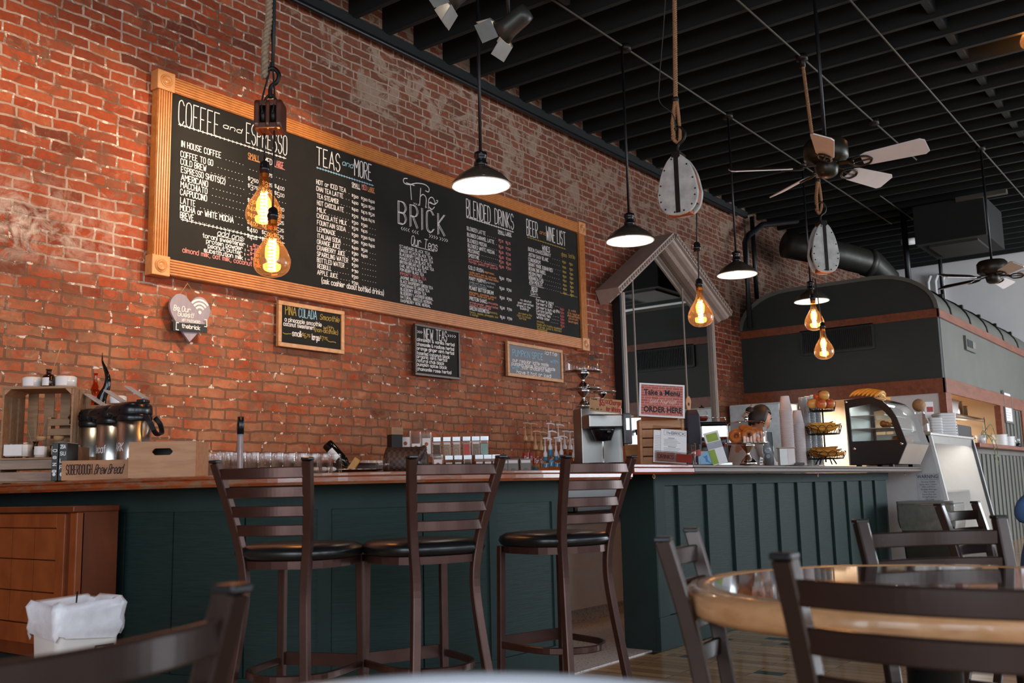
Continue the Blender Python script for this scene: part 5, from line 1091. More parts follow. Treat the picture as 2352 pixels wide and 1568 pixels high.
# airpots
M_GREYPL = plain('lever_grey', '#b9b7b8', 0.3, 0.3)
def airpot(label, px, D, text, ta, handle=True):
    t = thing('airpot', label, 'coffee airpot', at_(px, D, ZB+.0085), FACE-rad(6), 'steel coffee airpots on the bar')
    r = .077
    obj('body', MB().lathe([(.001, 0), (r-.004, 0), (r, .005), (r, .272), (.001, .272)], 40), M_STEEL, t)
    obj('collar', MB().lathe([(r+.002, .268), (r+.004, .275), (r+.004, .292), (r, .296)], 40), M_BLKPL, t)
    hd = MB(); rings = []
    for z, e, sp in ((.292, .0, .0), (.30, .004, .045), (.318, .004, .062), (.338, .002, .05), (.352, -.012, .025), (.358, -.035, .0)):
        rings.append(([(((r+e)*cos(a))-(sp*max(0, -cos(a))**3), (r+e)*sin(a)*(1-.25*(sp/.06)*max(0, -cos(a))**2)) for a in [2*pi*i/36 for i in range(36)]], z))
    obj('head', loft(hd, rings, True, True, True), M_BLKPL, t)
    obj('spout', MB().tube([(-.105, 0, .315), (-.122, 0, .305), (-.124, 0, .285)], .011, 10), M_BLKPL, t)
    obj('badge', MB().cbox((-.055, -.066, .318), (.022, .004, .007), M=Matrix.Rotation(rad(-35), 4, 'Z')), M_BLKMAT, t)
    lv = MB().box(-.07, .045, -.034, .034, -.004, .005); lv.xf(Matrix.Translation((.035, 0, .372)) @ Matrix.Rotation(rad(33), 4, 'Y') @ Matrix.Translation((-.03, 0, .01))); obj('lever', lv, M_GREYPL, t, bev=.004)
    obj('lever_hinge', MB().box(.02, .06, -.03, .03, .352, .368), M_BLKPL, t, bev=.004)
    if handle: obj('handle', MB().bar(crom([(r+.002, -.045, .285), (r+.028, -.05, .25), (r+.045, -.03, .205), (r+.045, .03, .205), (r+.028, .05, .25), (r+.002, .045, .285)], 5), .009, .022, (1, 0, .4)), M_BLKPL, t)
    lt = MB(); write(lt, text, ta, .125, ta+.075, .036, .0045, lambda u, v: ((r+.0008)*sin(u/r), -(r+.0008)*cos(u/r), v)); obj('lettering', lt, M_PAPER, t)
    return t
airpot('steel airpot nearest the plain wooden box, with its lever raised', 306, 4.68, 'DARK', -.088); airpot('middle steel airpot of the three, marked Decaf', 258, 4.84, 'Decaf', -.072, False); airpot('farthest left steel airpot, partly behind the middle one', 213, 5.0, 'MED', -.088, False)
# bread crate and wooden box
t = thing('bread_crate', 'low pine crate with dark stamped bread lettering under the airpots', 'crate', at_(247, 4.74, ZB), FACE+rad(2))
obj('front_board', MB().box(-.153, .153, -.155, -.145, 0, .092), M_CRATE2, t, bev=.002); obj('back_board', MB().box(-.15, .15, .145, .155, 0, .12), M_CRATE2, t); obj('end_board', MB().box(-.153, -.143, -.145, .145, 0, .165), M_CRATE2, t, bev=.002)
obj('end_board', MB().box(.143, .153, -.145, .145, 0, .10), M_CRATE2, t); obj('bottom_board', MB().box(-.143, .143, -.145, .145, 0, .008), M_CRATE2, t)
b = MB(); write(b, 'SOBERDOUGH', -.130, .028, -.012, .044, .0042, lambda u, v: (u, -.1558, v)); write(b, 'Brew', -.002, .028, .05, .042, .0042, lambda u, v: (u, -.1558, v), .25); write(b, 'Bread', .060, .028, .125, .042, .0042, lambda u, v: (u, -.1558, v), .25)
obj('lettering', b, plain('stamp_brown', '#3a1c10', 0.7), t)
t = thing('wooden_box', 'plain pine box with a slotted hand hole beside the bread crate', 'box', at_(389, 4.46, ZB), FACE+rad(3))
b = MB(); x0, z0, x1, z1 = -.146, 0, .146, .158; hx0, hx1, hz0, hz1 = -.045, .045, .098, .128; y0, y1 = -.11, -.098
b.box(x0, hx0, y0, y1, z0, z1).box(hx1, x1, y0, y1, z0, z1).box(hx0, hx1, y0, y1, z0, hz0).box(hx0, hx1, y0, y1, hz1, z1); obj('front_board', b, M_CRATE2, t)
ins = MB()
for cx, a_ in ((hx0, 1), (hx1, -1)): 
    for cz in (hz0, hz1): s_ = 1 if cz == hz0 else -1; ins.prism([(0, 0), (.012*a_, 0), (0, .012*s_)], (cx, y0, cz), (1, 0, 0), (0, 0, 1), (0, .012, 0))
obj('hand_hole_corner', ins, M_CRATE2, t)
obj('back_board', MB().box(x0, x1, .098, .11, z0, z1), M_CRATE2, t); obj('end_board', MB().box(x0, x0+.012, y1, .098, z0, z1), M_CRATE2, t); obj('end_board', MB().box(x1-.012, x1, y1, .098, z0, z1), M_CRATE2, t); obj('bottom_board', MB().box(x0+.012, x1-.012, y1, .098, 0, .01), M_CRATE2, t)
obj('dark_fill', MB().box(x0+.014, x1-.014, -.02, .09, .01, .14), M_BLKMAT, t)  # black fill that colours in the dark behind the hand hole
# glass rack and upturned glasses
t = thing('drain_table', 'steel drain table behind the bar under the glasses', 'table', (3.06, 4.08, 0)); obj('table_top', MB().box(0, .86, 0, .62, .88, .905), M_STEEL, t, bev=.004)
for x in (.03, .83):
    for y in (.03, .59): obj('leg', MB().tube([(x, y, .006), (x, y, .88)], .018, 10), M_STEEL, t)
g0 = MB().lathe([(.028, .128), (.036, .0), (.0345, .0), (.027, .118), (.001, .118)], 18); gb_ = MB().lathe([(.001, .128), (.028, .128)], 18); g0.join(gb_)
first = None
for tier in (0, 1):
    for i in range(10):
        for j in range(6):
            p = (3.115+.081*i+.012*(j % 2), 4.14+.088*j, .9055+.129*tier)
            if first is None: first = one('drinking_glass', g0, M_GLASS, 'upturned clear glass in the crowded double rows behind the bar', 'glass', p, 0, 'upturned glasses behind the bar')
            else: c = first.copy(); COL.objects.link(c); c.location = p
pp = oY(553, 957, 3.99); t = thing('pole', 'upright grey pole with a black grip behind the left stool', 'pole', (pp.x, 3.99, 0)); M_POLE = plain('pole_grey', '#8f98a8', 0.35, .2)
obj('shaft', MB().tube([(0, 0, .0), (0, 0, pp.z-.07)], .0145, 12), M_POLE, t); obj('grip', MB().lathe([(.001, 0), (.016, 0), (.016, -.03), (.0165, -.032), (.0165, -.085), (.001, -.085)][::-1], 16, (0, 0, pp.z)), M_BLKPL, t)
# back counter: tilted bottle, tumblers, purse
bp = oD(776, 1046, 6.55); t = thing('wine_bottle', 'dark wine bottle tilted neck down in a wooden balance holder', 'bottle', (bp.x, bp.y, ZK), FACE)
Mb = Matrix.Translation((0, 0, bp.z-ZK)) @ Matrix.Rotation(rad(180-42), 4, 'Y') @ Matrix.Translation((0, 0, -.11))
def X(mb): mb.xf(Mb); return mb
obj('bottle', X(MB().lathe([(.001, .004), (.034, 0), (.0385, .008), (.0385, .15), (.034, .175), (.018, .205), (.0145, .215), (.0145, .27), (.016, .27), (.016, .285), (.001, .285)], 28)), plain('bottle_black', '#14100e', 0.06), t)
lb = MB(); n = 8; vs = [(.039*cos(-pi/2-.3+1.5*i/n), .039*sin(-pi/2-.3+1.5*i/n), z) for i in range(n+1) for z in (.05, .13)]; lb.add(vs, [(2*i, 2*i+2, 2*i+3, 2*i+1) for i in range(n)]); obj('label', X(lb), M_PAPER, t)
obj('holder', MB().cbox((.105, 0, .055), (.045, .03, .10), M=Matrix.Rotation(rad(35), 4, 'Y')), plain('holder_wood', '#c08a3e', .45), t, bev=.004); obj('holder_foot', MB().cbox((.125, 0, .008), (.07, .06, .016)), MATS['holder_wood'], t, bev=.004)
t = thing('serving_plate', 'flat shiny plate under the tilted wine bottle', 'plate', at_(800, 6.35, ZK)); obj('plate', MB().lathe([(.001, .004), (.15, .004), (.235, .018), (.24, .022), (.235, .016), (.15, 0), (.001, 0)], 40), M_CHROME, t)
bn = MB()
for k in range(5): bn.ball((.05*k-.1+random.uniform(-.01, .01), random.uniform(-.03, .03), .02), .03, 8, .5)
one('napkin', bn, M_PAPER, 'crumpled white napkin on the back counter left of the bottle', 'napkin', at_(728, 6.05, ZK), FACE)
for px, lb in ((872, 'small clear tumbler left of the checked bag, nearer the bottle'), (887, 'small clear tumbler touching the checked bag')):
    one('tumbler', MB().lathe([(.001, .006), (.021, .006), (.024, .085), (.0225, .085), (.020, .012), (.001, .012)], 20), M_GLASS, lb, 'glass', at_(px, 6.2, ZK), 0, 'small tumblers on the back counter')
tc = NT('checked_canvas'); cv = tc.coord((1, 1, 1), (0, 0, 0)); ck = tc.n('ShaderNodeTexChecker'); tc.l(cv, ck.inputs[0]); ck.inputs['Scale'].default_value = 55; ck.inputs[1].default_value = lin('#4a2c20'); ck.inputs[2].default_value = lin('#1e1210'); tc.l(ck.outputs[0], tc.b.inputs[0]); setb(tc.b, rough=.5)
t = thing('handbag', 'brown checked handbag lying on the back counter', 'handbag', at_(932, 6.35, ZK), FACE+rad(-4))
obj('bag_body', loft(MB(), [([(x*.95, y*.9) for x, y in rrect(.148, .06, .04)], 0), (rrect(.148, .065, .045), .03), (rrect(.143, .06, .045), .10), ([(x*.94, y*.7) for x, y in rrect(.14, .055, .04)], .14), ([(x*.9, y*.3) for x, y in rrect(.14, .05, .03)], .158)], True, True, True), tc.m, t)
obj('flap_roll', MB().tube(crom([(.06, -.06, .03), (.10, -.066, .09), (.115, -.055, .135), (.12, 0, .15)], 5), .018, 10), tc.m, t); obj('handle', MB().bar(crom([(.05, -.066, .04), (.085, -.10, .055), (.12, -.10, .05), (.145, -.07, .02)], 5), .006, .014), M_BLKPL, t)
t = thing('card_box', 'black speckled box with a pale wooden top at the left end of the tea display', 'box', at_(907, 7.45, ZK), rad(-20)); obj('body', MB().box(-.045, .045, -.04, .04, 0, .30), M_BLKMAT, t); obj('wood_top', MB().box(-.048, .048, -.045, .045, .30, .355), M_CRATE, t)
# tea display: clear dispensers on a clear riser, square jars with steel lids
M_ACR = glass('acrylic', '#f0ece8', .03); M_DOT = plain('tea_dot', '#a8502a', .6); M_SIL = plain('lid_steel', '#a9a9ab', .25, .9)
rs = thing('clear_riser', 'clear step shelf that lifts the rear row of tea', 'shelf', (5.95, 5.36, ZK), 0)
obj('shelf_board', MB().box(-.15, 1.35, 0, .3, .142, .15), M_ACR, rs)
for x in (-.148, .6, 1.34): obj('upright', MB().box(x, x+.008, 0, .3, 0, .142), M_ACR, rs)
def teacard(parent, w, z0, z1, y, kind=0):
    obj('label', MB().box(-w, w, y-.001, y, z0, z1), M_PAPER, parent)
    if kind == 0: b = MB(); zc_ = z0+(z1-z0)*.62; b.prism([(w*.45*cos(a), w*.45*sin(a)) for a in [2*pi*i/14 for i in range(14)]], (0, y-.0012, zc_), (1, 0, 0), (0, 0, 1), (0, -.0006, 0)); b.prism([(w*.22*cos(a), w*.22*sin(a)) for a in [2*pi*i/10 for i in range(10)]], (0, y-.0012, z0+(z1-z0)*.25), (1, 0, 0), (0, 0, 1), (0, -.0006, 0)); obj('label_mark', b, M_DOT, parent)
def clear_box(px, D, z, w, h, label, lo=0.0):
    t = thing('tea_dispenser', label, 'tea dispenser', at_(px, D, z), rad(-45), 'clear tea bag dispensers')
    b = MB(); w2 = w/2; b.box(-w2, w2, -.05, -.047, 0, h*.9).box(-w2, w2, .047, .05, 0, h).box(-w2, -w2+.003, -.047, .047, 0, h).box(w2-.003, w2, -.047, .047, 0, h).box(-w2, w2, -.047, .047, 0, .003); obj('box', b, M_ACR, t)
    teacard(t, w*.38, h*.05, h*(.72-lo), -.0505); obj('tea_bags', MB().box(-w*.40, w*.40, -.03, .03, .004, h*(.55-lo)), plain('tea_bag_tan', '#a48a70', .8), t); return t
clear_box(931, 7.62, ZK+.1505, .088, .19, 'clear dispenser with a full white card, leftmost of the three on the riser')
clear_box(955, 7.66, ZK+.1505, .084, .185, 'clear dispenser with a low card, middle of the three on the riser', .25)
clear_box(979, 7.70, ZK+.1505, .084, .18, 'clear dispenser with a white card, right of the three on the riser')
clear_box(1005, 7.40, ZK, .08, .145, 'clear dispenser with a white card standing below, beside the checked bag')
def jar(px, D, z, h, label, content, kind):
    t = thing('tea_jar', label, 'jar', at_(px, D, z), rad(-47), 'square tea jars with steel lids'); w = .033
    obj('glass', loft(MB(), [(rrect(w, w, .006, 3), 0), (rrect(w, w, .006, 3), h*.78)], False), M_GLASS, t)
    obj('tea', loft(MB(), [(rrect(w-.003, w-.003, .005, 3), .003), (rrect(w-.003, w-.003, .005, 3), h*.66)], False, True, True), content, t)
    obj('lid', loft(MB(), [(rrect(w+.001, w+.001, .006, 3), h*.78), (rrect(w+.001, w+.001, .006, 3), h)], False, True, True), M_SIL, t)
    if kind == 'card': teacard(t, .024, h*.02, h*.62, -w-.001)
    elif kind == 'strip': obj('label', MB().box(-.026, .026, -w-.002, -w-.001, h*.6, h*.72), M_PAPER, t)
    else: obj('label', MB().box(-.024, .024, -w-.002, -w-.001, h*.02, h*.60), kind, t)
T1, T2, T3 = plain('tea_pale', '#b09a86', .9, var=.3, scale=90), plain('tea_dark', '#6a5242', .9, var=.3, scale=90), plain('tea_mid', '#8a705c', .9, var=.3, scale=90)
RED, TEAL = plain('packet_red', '#c4483c', .5), plain('packet_teal', '#8fb3a8', .5)
for px, c, k, lb in ((1003.5, T2, 'strip', 'square tea jar of dark tea, first in the rear row'), (1026.5, T1, 'strip', 'square tea jar of pale tea, second in the rear row'), (1048.5, T1, 'strip', 'square tea jar of pale tea left of the red packet'), (1072, T1, RED, 'square tea jar with a red packet in the rear row'), (1093, T3, 'strip', 'square tea jar between the red and teal packets'), (1112.5, T3, TEAL, 'square tea jar with a teal packet in the rear row')): jar(px, 8.02, ZK+.1505, .152, lb, c, k)
M_DOT2 = plain('card_dark_print', '#4a3a34', .6)
for i, (px, lb) in enumerate(((1031, 'first'), (1052, 'second'), (1074, 'third'), (1100, 'fourth'), (1120, 'fifth'), (1139, 'last'))): jar(px, 7.72, ZK, .142, 'square tea jar with a white card, %s from the left in the front row' % lb, T2, M_DOT2 if i == 2 else 'card')
M_BING = plain('bin_translucent', '#77746f', .4, var=.1)
for px, lb in ((1157, 'grey sugar bin with black notch, beside the last front tea jar'), (1177, 'grey sugar bin with black notch, middle of the three'), (1206, 'grey sugar bin with black notch, beside the syrup bottles')):
    t = thing('sugar_bin', lb, 'bin', at_(px, 7.75, ZK), rad(-48), 'grey sugar bins'); obj('bin_body', loft(MB(), [(rrect(.042, .05, .008), 0), (rrect(.046, .055, .008), .105)], False, True, True), M_BING, t); obj('bin_label', MB().box(-.036, .036, -.0565, -.055, .072, .095), M_PAPER, t)
    obj('notch', MB().prism([(-.018, 0), (.018, 0), (.016, .018), (.008, .026), (-.008, .026), (-.016, .018)], (0, -.0525, .008), (1, 0, 0), (0, 0, 1), (0, -.002, 0)), M_BLKPL, t)
one('canister_cover', MB().lathe([(.001, .012), (.05, .012), (.056, .006), (.056, 0), (.001, 0)], 24), M_BLKPL, 'flat black lid lying on the grey bins', 'lid', at_(1157, 7.75, ZK+.1055), 0)
# syrup bottles with pumps
M_LBR, M_LBB, M_LBO = plain('label_red', '#a8322a', .5), plain('label_blue', '#3a7fa0', .5), plain('label_orange', '#c8803a', .5); M_SYA, M_SYB = glass('syrup_pale', '#f6e8d6', .02), glass('syrup_amber', '#e2bd92', .02)
M_PUMPG, M_PUMPW = plain('pump_gold', '#c49a6c', .4), plain('pump_white', '#e9e4e4', .35)
def syrup(px, D, h, kind, label):
    t = thing('syrup_bottle', label, 'syrup bottle', at_(px, D, ZK), rad(-50), 'flavour syrup bottles with pumps'); b = h-.14; r = .029
    obj('bottle', MB().lathe([(.001, 0), (r, .001), (r, b*.58), (r*.75, b*.70), (.013, b*.82), (.0125, b), (.001, b)], 20), M_SYA if kind != 'brown' else M_SYB, t)
    def band(z0, z1, m, nm='label'):
        n = 8; vs = [((r+.0008)*cos(-pi/2-1.2+2.4*i/n), (r+.0008)*sin(-pi/2-1.2+2.4*i/n), z) for i in range(n+1) for z in (z0, z1)]; obj(nm, MB().add(vs, [(2*i, 2*i+2, 2*i+3, 2*i+1) for i in range(n)], True), m, t)
    if kind == 'red':
        band(b*.34, b*.60, M_LBR); band(b*.22, b*.34, M_LBO); band(b*.10, b*.22, M_LBB)
        lt = MB(); write(lt, 'Tor', -.022, b*.38, .020, .034, .005, lambda u, v: ((r+.0016)*sin(u/r), -(r+.0016)*cos(u/r), v), .25); obj('lettering', lt, M_PAPER, t)
    elif kind == 'blue':
        band(b*.22, b*.50, M_LBB); lt = MB(); write(lt, 'T', -.015, b*.28, .016, .028, .005, lambda u, v: ((r+.0016)*sin(u/r), -(r+.0016)*cos(u/r), v), .25); obj('lettering', lt, M_PAPER, t)
        obj('neck_band', MB().lathe([(.024, b*.66), (.0165, b*.80), (.015, b*.98)], 16), M_LBB, t)
    m = M_PUMPW if kind != 'red' else M_PUMPG
    obj('pump', MB().lathe([(.016, b-.012), (.017, b), (.017, b+.012), (.010, b+.03), (.008, b+.034), (.008, b+.07), (.0045, b+.072), (.0045, h-.012), (.001, h-.012)], 14).bar([(-.016, 0, h-.006), (.02, 0, h-.004), (.046, 0, h-.012), (.054, 0, h-.02)], .013, .010), m, t)
for px, D, y, k, lb in ((1208, 8.35, 969, 'red', 'tall red labelled syrup bottle at the back, leftmost'), (1222, 8.38, 970, 'red', 'tall red labelled syrup bottle at the back, second'), (1231, 7.95, 988, 'red', 'shorter red labelled syrup bottle in front, leftmost'), (1244, 8.0, 990, 'red', 'shorter red labelled syrup bottle in front, second'), (1253, 7.8, 1004, 'blue', 'blue labelled syrup bottle, first from the left'), (1265, 7.83, 988, 'blue', 'blue labelled syrup bottle, second from the left'), (1278, 7.86, 1003, 'blue', 'blue labelled syrup bottle, third from the left'), (1290, 7.9, 1000, 'blue', 'blue labelled syrup bottle, fourth from the left'),
        (1262, 8.4, 970, 'clear', 'tall syrup bottle with white pump behind the blue labels'), (1284, 8.45, 973, 'clear', 'tall syrup bottle with white pump behind, nearer the brewer'), (1298, 8.1, 988, 'brown', 'amber syrup bottle with white pump, first on the right side'), (1311, 8.12, 989, 'brown', 'amber syrup bottle with white pump, second on the right side'), (1319, 7.95, 1007, 'brown', 'short amber syrup bottle with white pump, left of the last'), (1331, 7.98, 1009, 'clear', 'short clear syrup bottle with white pump beside the brewer')):
    syrup(px, D, oD(px, y, D).z-ZK, k, lb)
# ------------------------------------------------------------------ coffee brewer and cake stands
M_BRUSH = plain('brushed_steel', '#96938f', .36, 1.0, .06, 6)
br_ = thing('coffee_brewer', 'tall steel coffee brewer with cake stands on top of it', 'coffee machine', at_(1384, 7.75, ZK), rad(-40))
bz = oD(1380, 935, 7.75).z-ZK
obj('tower', MB().box(-.17, .17, -.02, .20, 0, bz), M_BRUSH, br_, bev=.006); obj('head_box', MB().box(-.17, .17, -.22, -.02, bz-.17, bz-.065), M_BRUSH, br_, bev=.012)
obj('deck', MB().box(-.17, .17, -.22, -.02, 0, .05), M_BRUSH, br_, bev=.006); obj('spray_panel', MB().box(-.005, .005, -.025, -.02, .05, bz-.17), M_CHROME, br_)
obj('brew_basket', MB().lathe([(.001, bz-.27), (.06, bz-.265), (.09, bz-.19), (.095, bz-.17), (.001, bz-.17)], 24, (-.03, -.13, 0)), M_BLKPL, br_); obj('basket_handle', MB().bar([(-.03, -.20, bz-.20), (-.03, -.28, bz-.205)], .03, .018), M_BLKPL, br_, bev=.004)
dp = obj('display', MB().box(.10, .168, -.245, -.22, bz-.30, bz-.06), plain('display_grey', '#4d5054', .35), br_, bev=.01); obj('screen', MB().box(.12, .148, -.247, -.2455, bz-.19, bz-.10), glow('lcd_blue', (.62, .82, .95), .9), dp)
for x in (-.09, .07): obj('hot_plate', MB().lathe([(.001, .058), (.065, .058), (.07, .05), (.001, .05)], 24, (x, -.13, 0)), M_BLKPL, br_)
obj('control_box', MB().box(.175, .30, -.10, .18, 0, bz-.08), M_STEEL, br_, bev=.008); obj('tap', MB().tube([(.24, -.10, .3), (.24, -.15, .3), (.24, -.16, .27)], .012, 8), M_BLKPL, br_)
ztop = ZK+bz+.0005
def cake_stand(label, loc, R, h, s=1.0):
    t = thing('cake_stand', label, 'cake stand', loc, 0, 'polished metal cake stands')
    pr = [(.001, 0), (R*.42, 0), (R*.40, h*.12), (R*.12, h*.42), (R*.075, h*.5), (R*.10, h*.58), (R*.34, h*.86), (R*.36, h*.92), (R*.9, h*.94), (R, h), (R*.98, h*1.02), (R*.9, h*.965), (.001, h*.96)]
    obj('pedestal', MB().lathe(pr[:8]+[(.001, h*.925)], 36), M_CHROME, t); obj('plate', MB().lathe([(.001, h*.925)]+pr[8:], 48), M_CHROME, t); return t
pz = lambda y: oD(1338, y, 7.75).z
c1 = at_(1341, 7.75, ztop, 935); h1 = pz(893)-ztop; h2 = pz(852)-(ztop+h1)
cake_stand('lower polished cake stand carrying another stand, on the brewer', c1, .15, h1)
cake_stand('upper polished cake stand under the clear dome, stacked on another stand', (c1[0], c1[1], ztop+h1*.965+.001), .158, h2+h1*.035)
dz_ = ztop+h1*.965+.001+(h2+h1*.035)*.965+.001
dm = thing('cake_dome', 'clear cake dome with a dark sticker, topmost on the stacked stands', 'cake cover', (c1[0], c1[1], dz_), 0, 'clear cake domes'); M_DOME = glass('dome_acrylic', '#f4f2f0', .02)
obj('dome', MB().lathe([(.135, 0), (.136, .1), (.125, .125), (.08, .14), (.001, .146)], 40), M_DOME, dm)
st_ = MB().prism(circ(.019, 16), (0, 0, 0), (1, 0, 0), (0, 0, 1), (0, -.001, 0)); st_.xf(Matrix.Rotation(rad(-25), 4, 'Z') @ Matrix.Translation((.0, -.138, .095))); obj('sticker', st_, M_BLKMAT, dm)
cake_stand('small empty polished cake stand beside the stacked stands', at_(1384, 7.62, ztop, 935), .11, oD(1384, 899, 7.62).z-ztop)
one('paper_cup', MB().lathe([(.001, 0), (.020, 0), (.026, .055), (.024, .055), (.001, .05)], 20), M_PAPER, 'small white cup between the cake stands on the brewer', 'cup', at_(1371, 7.52, ztop, 935))
t = thing('joke_sign', 'tan card reading 5.00 Charge for Whining leaning on the brewer', 'sign', at_(1388, 7.42, ZK+bz-.063, 945), rad(-52)); M_TAN = plain('card_tan', '#b08d68', .7)
T_ = Matrix.Rotation(rad(-12), 4, 'X') @ Matrix.Rotation(rad(7), 4, 'Y')
b = MB().box(-.115, .125, -.004, 0, 0, .105); b.xf(T_); obj('card', b, M_TAN, t)
b = MB(); pl_ = lambda u, v: tuple(T_ @ Vector((u, -.0055, v))); write(b, '$5.', -.04, .05, .0, .045, .007, pl_); write(b, '00', .002, .068, .03, .026, .005, pl_); write(b, 'Charge', .036, .062, .118, .036, .006, pl_); write(b, 'for Whining', .012, .010, .122, .034, .0055, pl_); obj('lettering', b, plain('sign_red', '#8f2a24', .6), t)
b = MB(); write(b, 'THERE', -.108, .088, -.06, .009, .0025, pl_); write(b, 'WILL BE A', -.108, .012, -.02, .010, .0025, pl_); obj('small_lettering', b, M_BLKMAT, t)
# beside the brewer
M_KRAFT = plain('kraft_paper', '#94683f', .8, var=.15, scale=9, bump=.4)
t = thing('paper_bag', 'crumpled brown paper bag on the service counter between brewer and order sign', 'bag', at_(1457, 6.1, ZS), rad(-45))
obj('bag_body', loft(MB(), [(rrect(.055, .035, .008, 2), 0), ([(x*1.05, y*1.1+.004) for x, y in rrect(.055, .035, .01, 2)], .05), ([(x*1.02-.004, y*.8) for x, y in rrect(.056, .035, .01, 2)], .09), ([(x*.98-.008, y*.35) for x, y in rrect(.055, .034, .006, 2)], .12)], False, True, True), M_KRAFT, t); obj('folded_top', MB().cbox((-.01, -.012, .118), (.105, .03, .03), M=Matrix.Rotation(rad(20), 4, 'X')), M_KRAFT, t, bev=.005)
t = thing('small_carton', 'small white carton with a brown dot beside the paper bag', 'box', at_(1447, 5.95, ZS), rad(-45)); obj('carton', MB().box(-.018, .018, -.012, .012, 0, .04), M_PAPER, t); obj('dot', MB().prism(circ(.006, 12), (0, -.0125, .026), (1, 0, 0), (0, 0, 1), (0, -.0005, 0)), M_CORK, t)
t = thing('steel_pitcher', 'steel kettle with a narrow lid behind the paper bag', 'kettle', at_(1466, 7.9, 1.17), rad(-50)); obj('body', MB().lathe([(.001, 0), (.07, 0), (.072, .02), (.06, .10), (.045, .15), (.03, .17), (.012, .175), (.012, .19), (.001, .192)], 28), M_STEEL, t); obj('handle', MB().tube(crom([(.05, 0, .13), (.11, 0, .13), (.11, 0, .05), (.066, 0, .04)], 5), .008, 8), M_BLKPL, t); obj('stand', MB().box(-.09, .09, -.09, .09, 1.071-1.17, 0), M_BLKMAT, t)
t = thing('red_tag', 'orange red folded tag behind the paper bag', 'tag', at_(1440, 6.35, ZS), rad(-40)); obj('tag', MB().prism([(-.02, .0), (.022, 0), (.01, .125), (-.024, .14)], (0, 0, 0), (1, 0, 0), (0, 0, 1), (0, .006, 0)), plain('tag_orange', '#c2502a', .5), t)
# ------------------------------------------------------------------ order sign, slatted crate, menus
ct_ = thing('menu_crate', 'upright slatted wooden crate behind the menu holder', 'crate', at_(1520, 5.95, ZS), FACE)
for k in range(5): obj('slat', MB().box(-.12, .12, -.055, -.045, .004+k*.054, .052+k*.054), M_CRATE2, ct_, bev=.003)
obj('side_board', MB().box(-.135, -.118, -.06, .06, 0, .275), M_CRATE2, ct_, bev=.003); obj('side_board', MB().box(.118, .135, -.06, .06, 0, .275), M_CRATE2, ct_, bev=.003); obj('back_board', MB().box(-.118, .118, .045, .055, 0, .275), M_CRATE2, ct_)
sb = NT('sign_bricks'); v_ = sb.coord((1, 1, 1), (rad(90), 0, 0)); bt_ = sb.n('ShaderNodeTexBrick'); sb.l(v_, bt_.inputs['Vector']); bt_.inputs['Scale'].default_value = 1; bt_.inputs['Brick Width'].default_value = .042; bt_.inputs['Row Height'].default_value = .0155; bt_.inputs['Mortar Size'].default_value = .001
bt_.inputs['Color1'].default_value = lin('#a8524a'); bt_.inputs['Color2'].default_value = lin('#bc665c'); bt_.inputs['Mortar'].default_value = lin('#d8b0a4'); sb.l(bt_.outputs[0], sb.b.inputs[0]); setb(sb.b, rough=.3)
sg = thing('order_sign', 'acrylic order here sign with a printed brick pattern', 'sign', at_(1519, 5.82, ZS+.276, 930), FACE+rad(2))
T_ = Matrix.Rotation(rad(-10), 4, 'X') @ Matrix.Rotation(rad(4.5), 4, 'Y')
def tb_(x0, x1, z0, z1, y0, y1): b = MB().box(x0, x1, y0, y1, z0, z1); b.xf(T_); return b
obj('acrylic', tb_(-.139, .139, -.004, .212, .0, .004), M_ACR, sg); obj('paper', tb_(-.135, .135, .002, .206, -.0012, -.0002), M_PAPER, sg)
b = MB().box(-.124, .124, -.0018, -.0013, .012, .196); o = obj('print', b, sb.m, sg); o.rotation_euler = T_.to_euler()
fm = lambda s, size, x, z, bold, sx=1.0: font_mesh(s, size, T_ @ frame((x, -.003, z), (1, 0, 0), (0, 0, 1)), bold, sx)
obj('lettering', fm('Take a Menu', .048, 0, .150, .0012, .86).join(fm('ORDER HERE', .048, .004, .045, .0014, .80)), M_BLKMAT, sg)
b = MB(); write(b, 'Seat Yourself', -.075, .085, .08, .024, .003, lambda u, v: tuple(T_ @ Vector((u, -.003, v))), .3); o = obj('script_lettering', b, plain('script_pink', '#e0b4ac', .6), sg); o['label'] = 'pale script line between the black words'
mh = thing('menu_holder', 'clear holder of white paper menus and red cards in front of the crate', 'menu holder', at_(1541, 5.72, ZS), FACE+rad(3))
T_ = Matrix.Rotation(rad(-14), 4, 'X') @ Matrix.Rotation(rad(6), 4, 'Y')
obj('menu_sheet', tb_(-.105, -.02, .005, .20, -.006, -.0045), M_PAPER, mh); obj('menu_sheet', tb_(-.062, .088, .005, .208, -.011, -.0095), M_PAPER, mh)
obj('drinks_card', tb_(-.088, .018, .012, .062, -.024, -.0225), plain('card_rose', '#b07a78', .6), mh); obj('red_card', tb_(.026, .118, .012, .060, -.024, -.0225), plain('card_red', '#b0392f', .6), mh)
obj('pocket', tb_(-.10, .125, 0, .07, -.029, -.027), M_ACR, mh); obj('back_plate', tb_(-.11, .10, 0, .23, .0, .003), M_ACR, mh)
b = MB(); pl_ = lambda u, v: tuple(T_ @ Vector((u, -.0118, v))); write(b, 'BRICK', .0, .178, .078, .016, .0026, pl_)
b.stroke([(-.045, .172), (.082, .172), (.082, .200), (-.045, .200), (-.045, .172)], .001, pl_); write(b, 'The', -.035, .18, -.008, .013, .0016, pl_, .3)
for k in range(16):
    z = .155-.0088*k; wd = .10 if k not in (0, 6, 11) else .05; b.stroke([(-.045+(.10-wd)/2, z), (-.045+(.10-wd)/2+wd*random.uniform(.7, 1), z)], .0016 if wd > .06 else .003, pl_)
pl2 = lambda u, v: tuple(T_ @ Vector((u, -.0068, v)))
for k in range(14): b.stroke([(-.098, .165-.01*k), (-.068, .165-.01*k)], .0014, pl2)
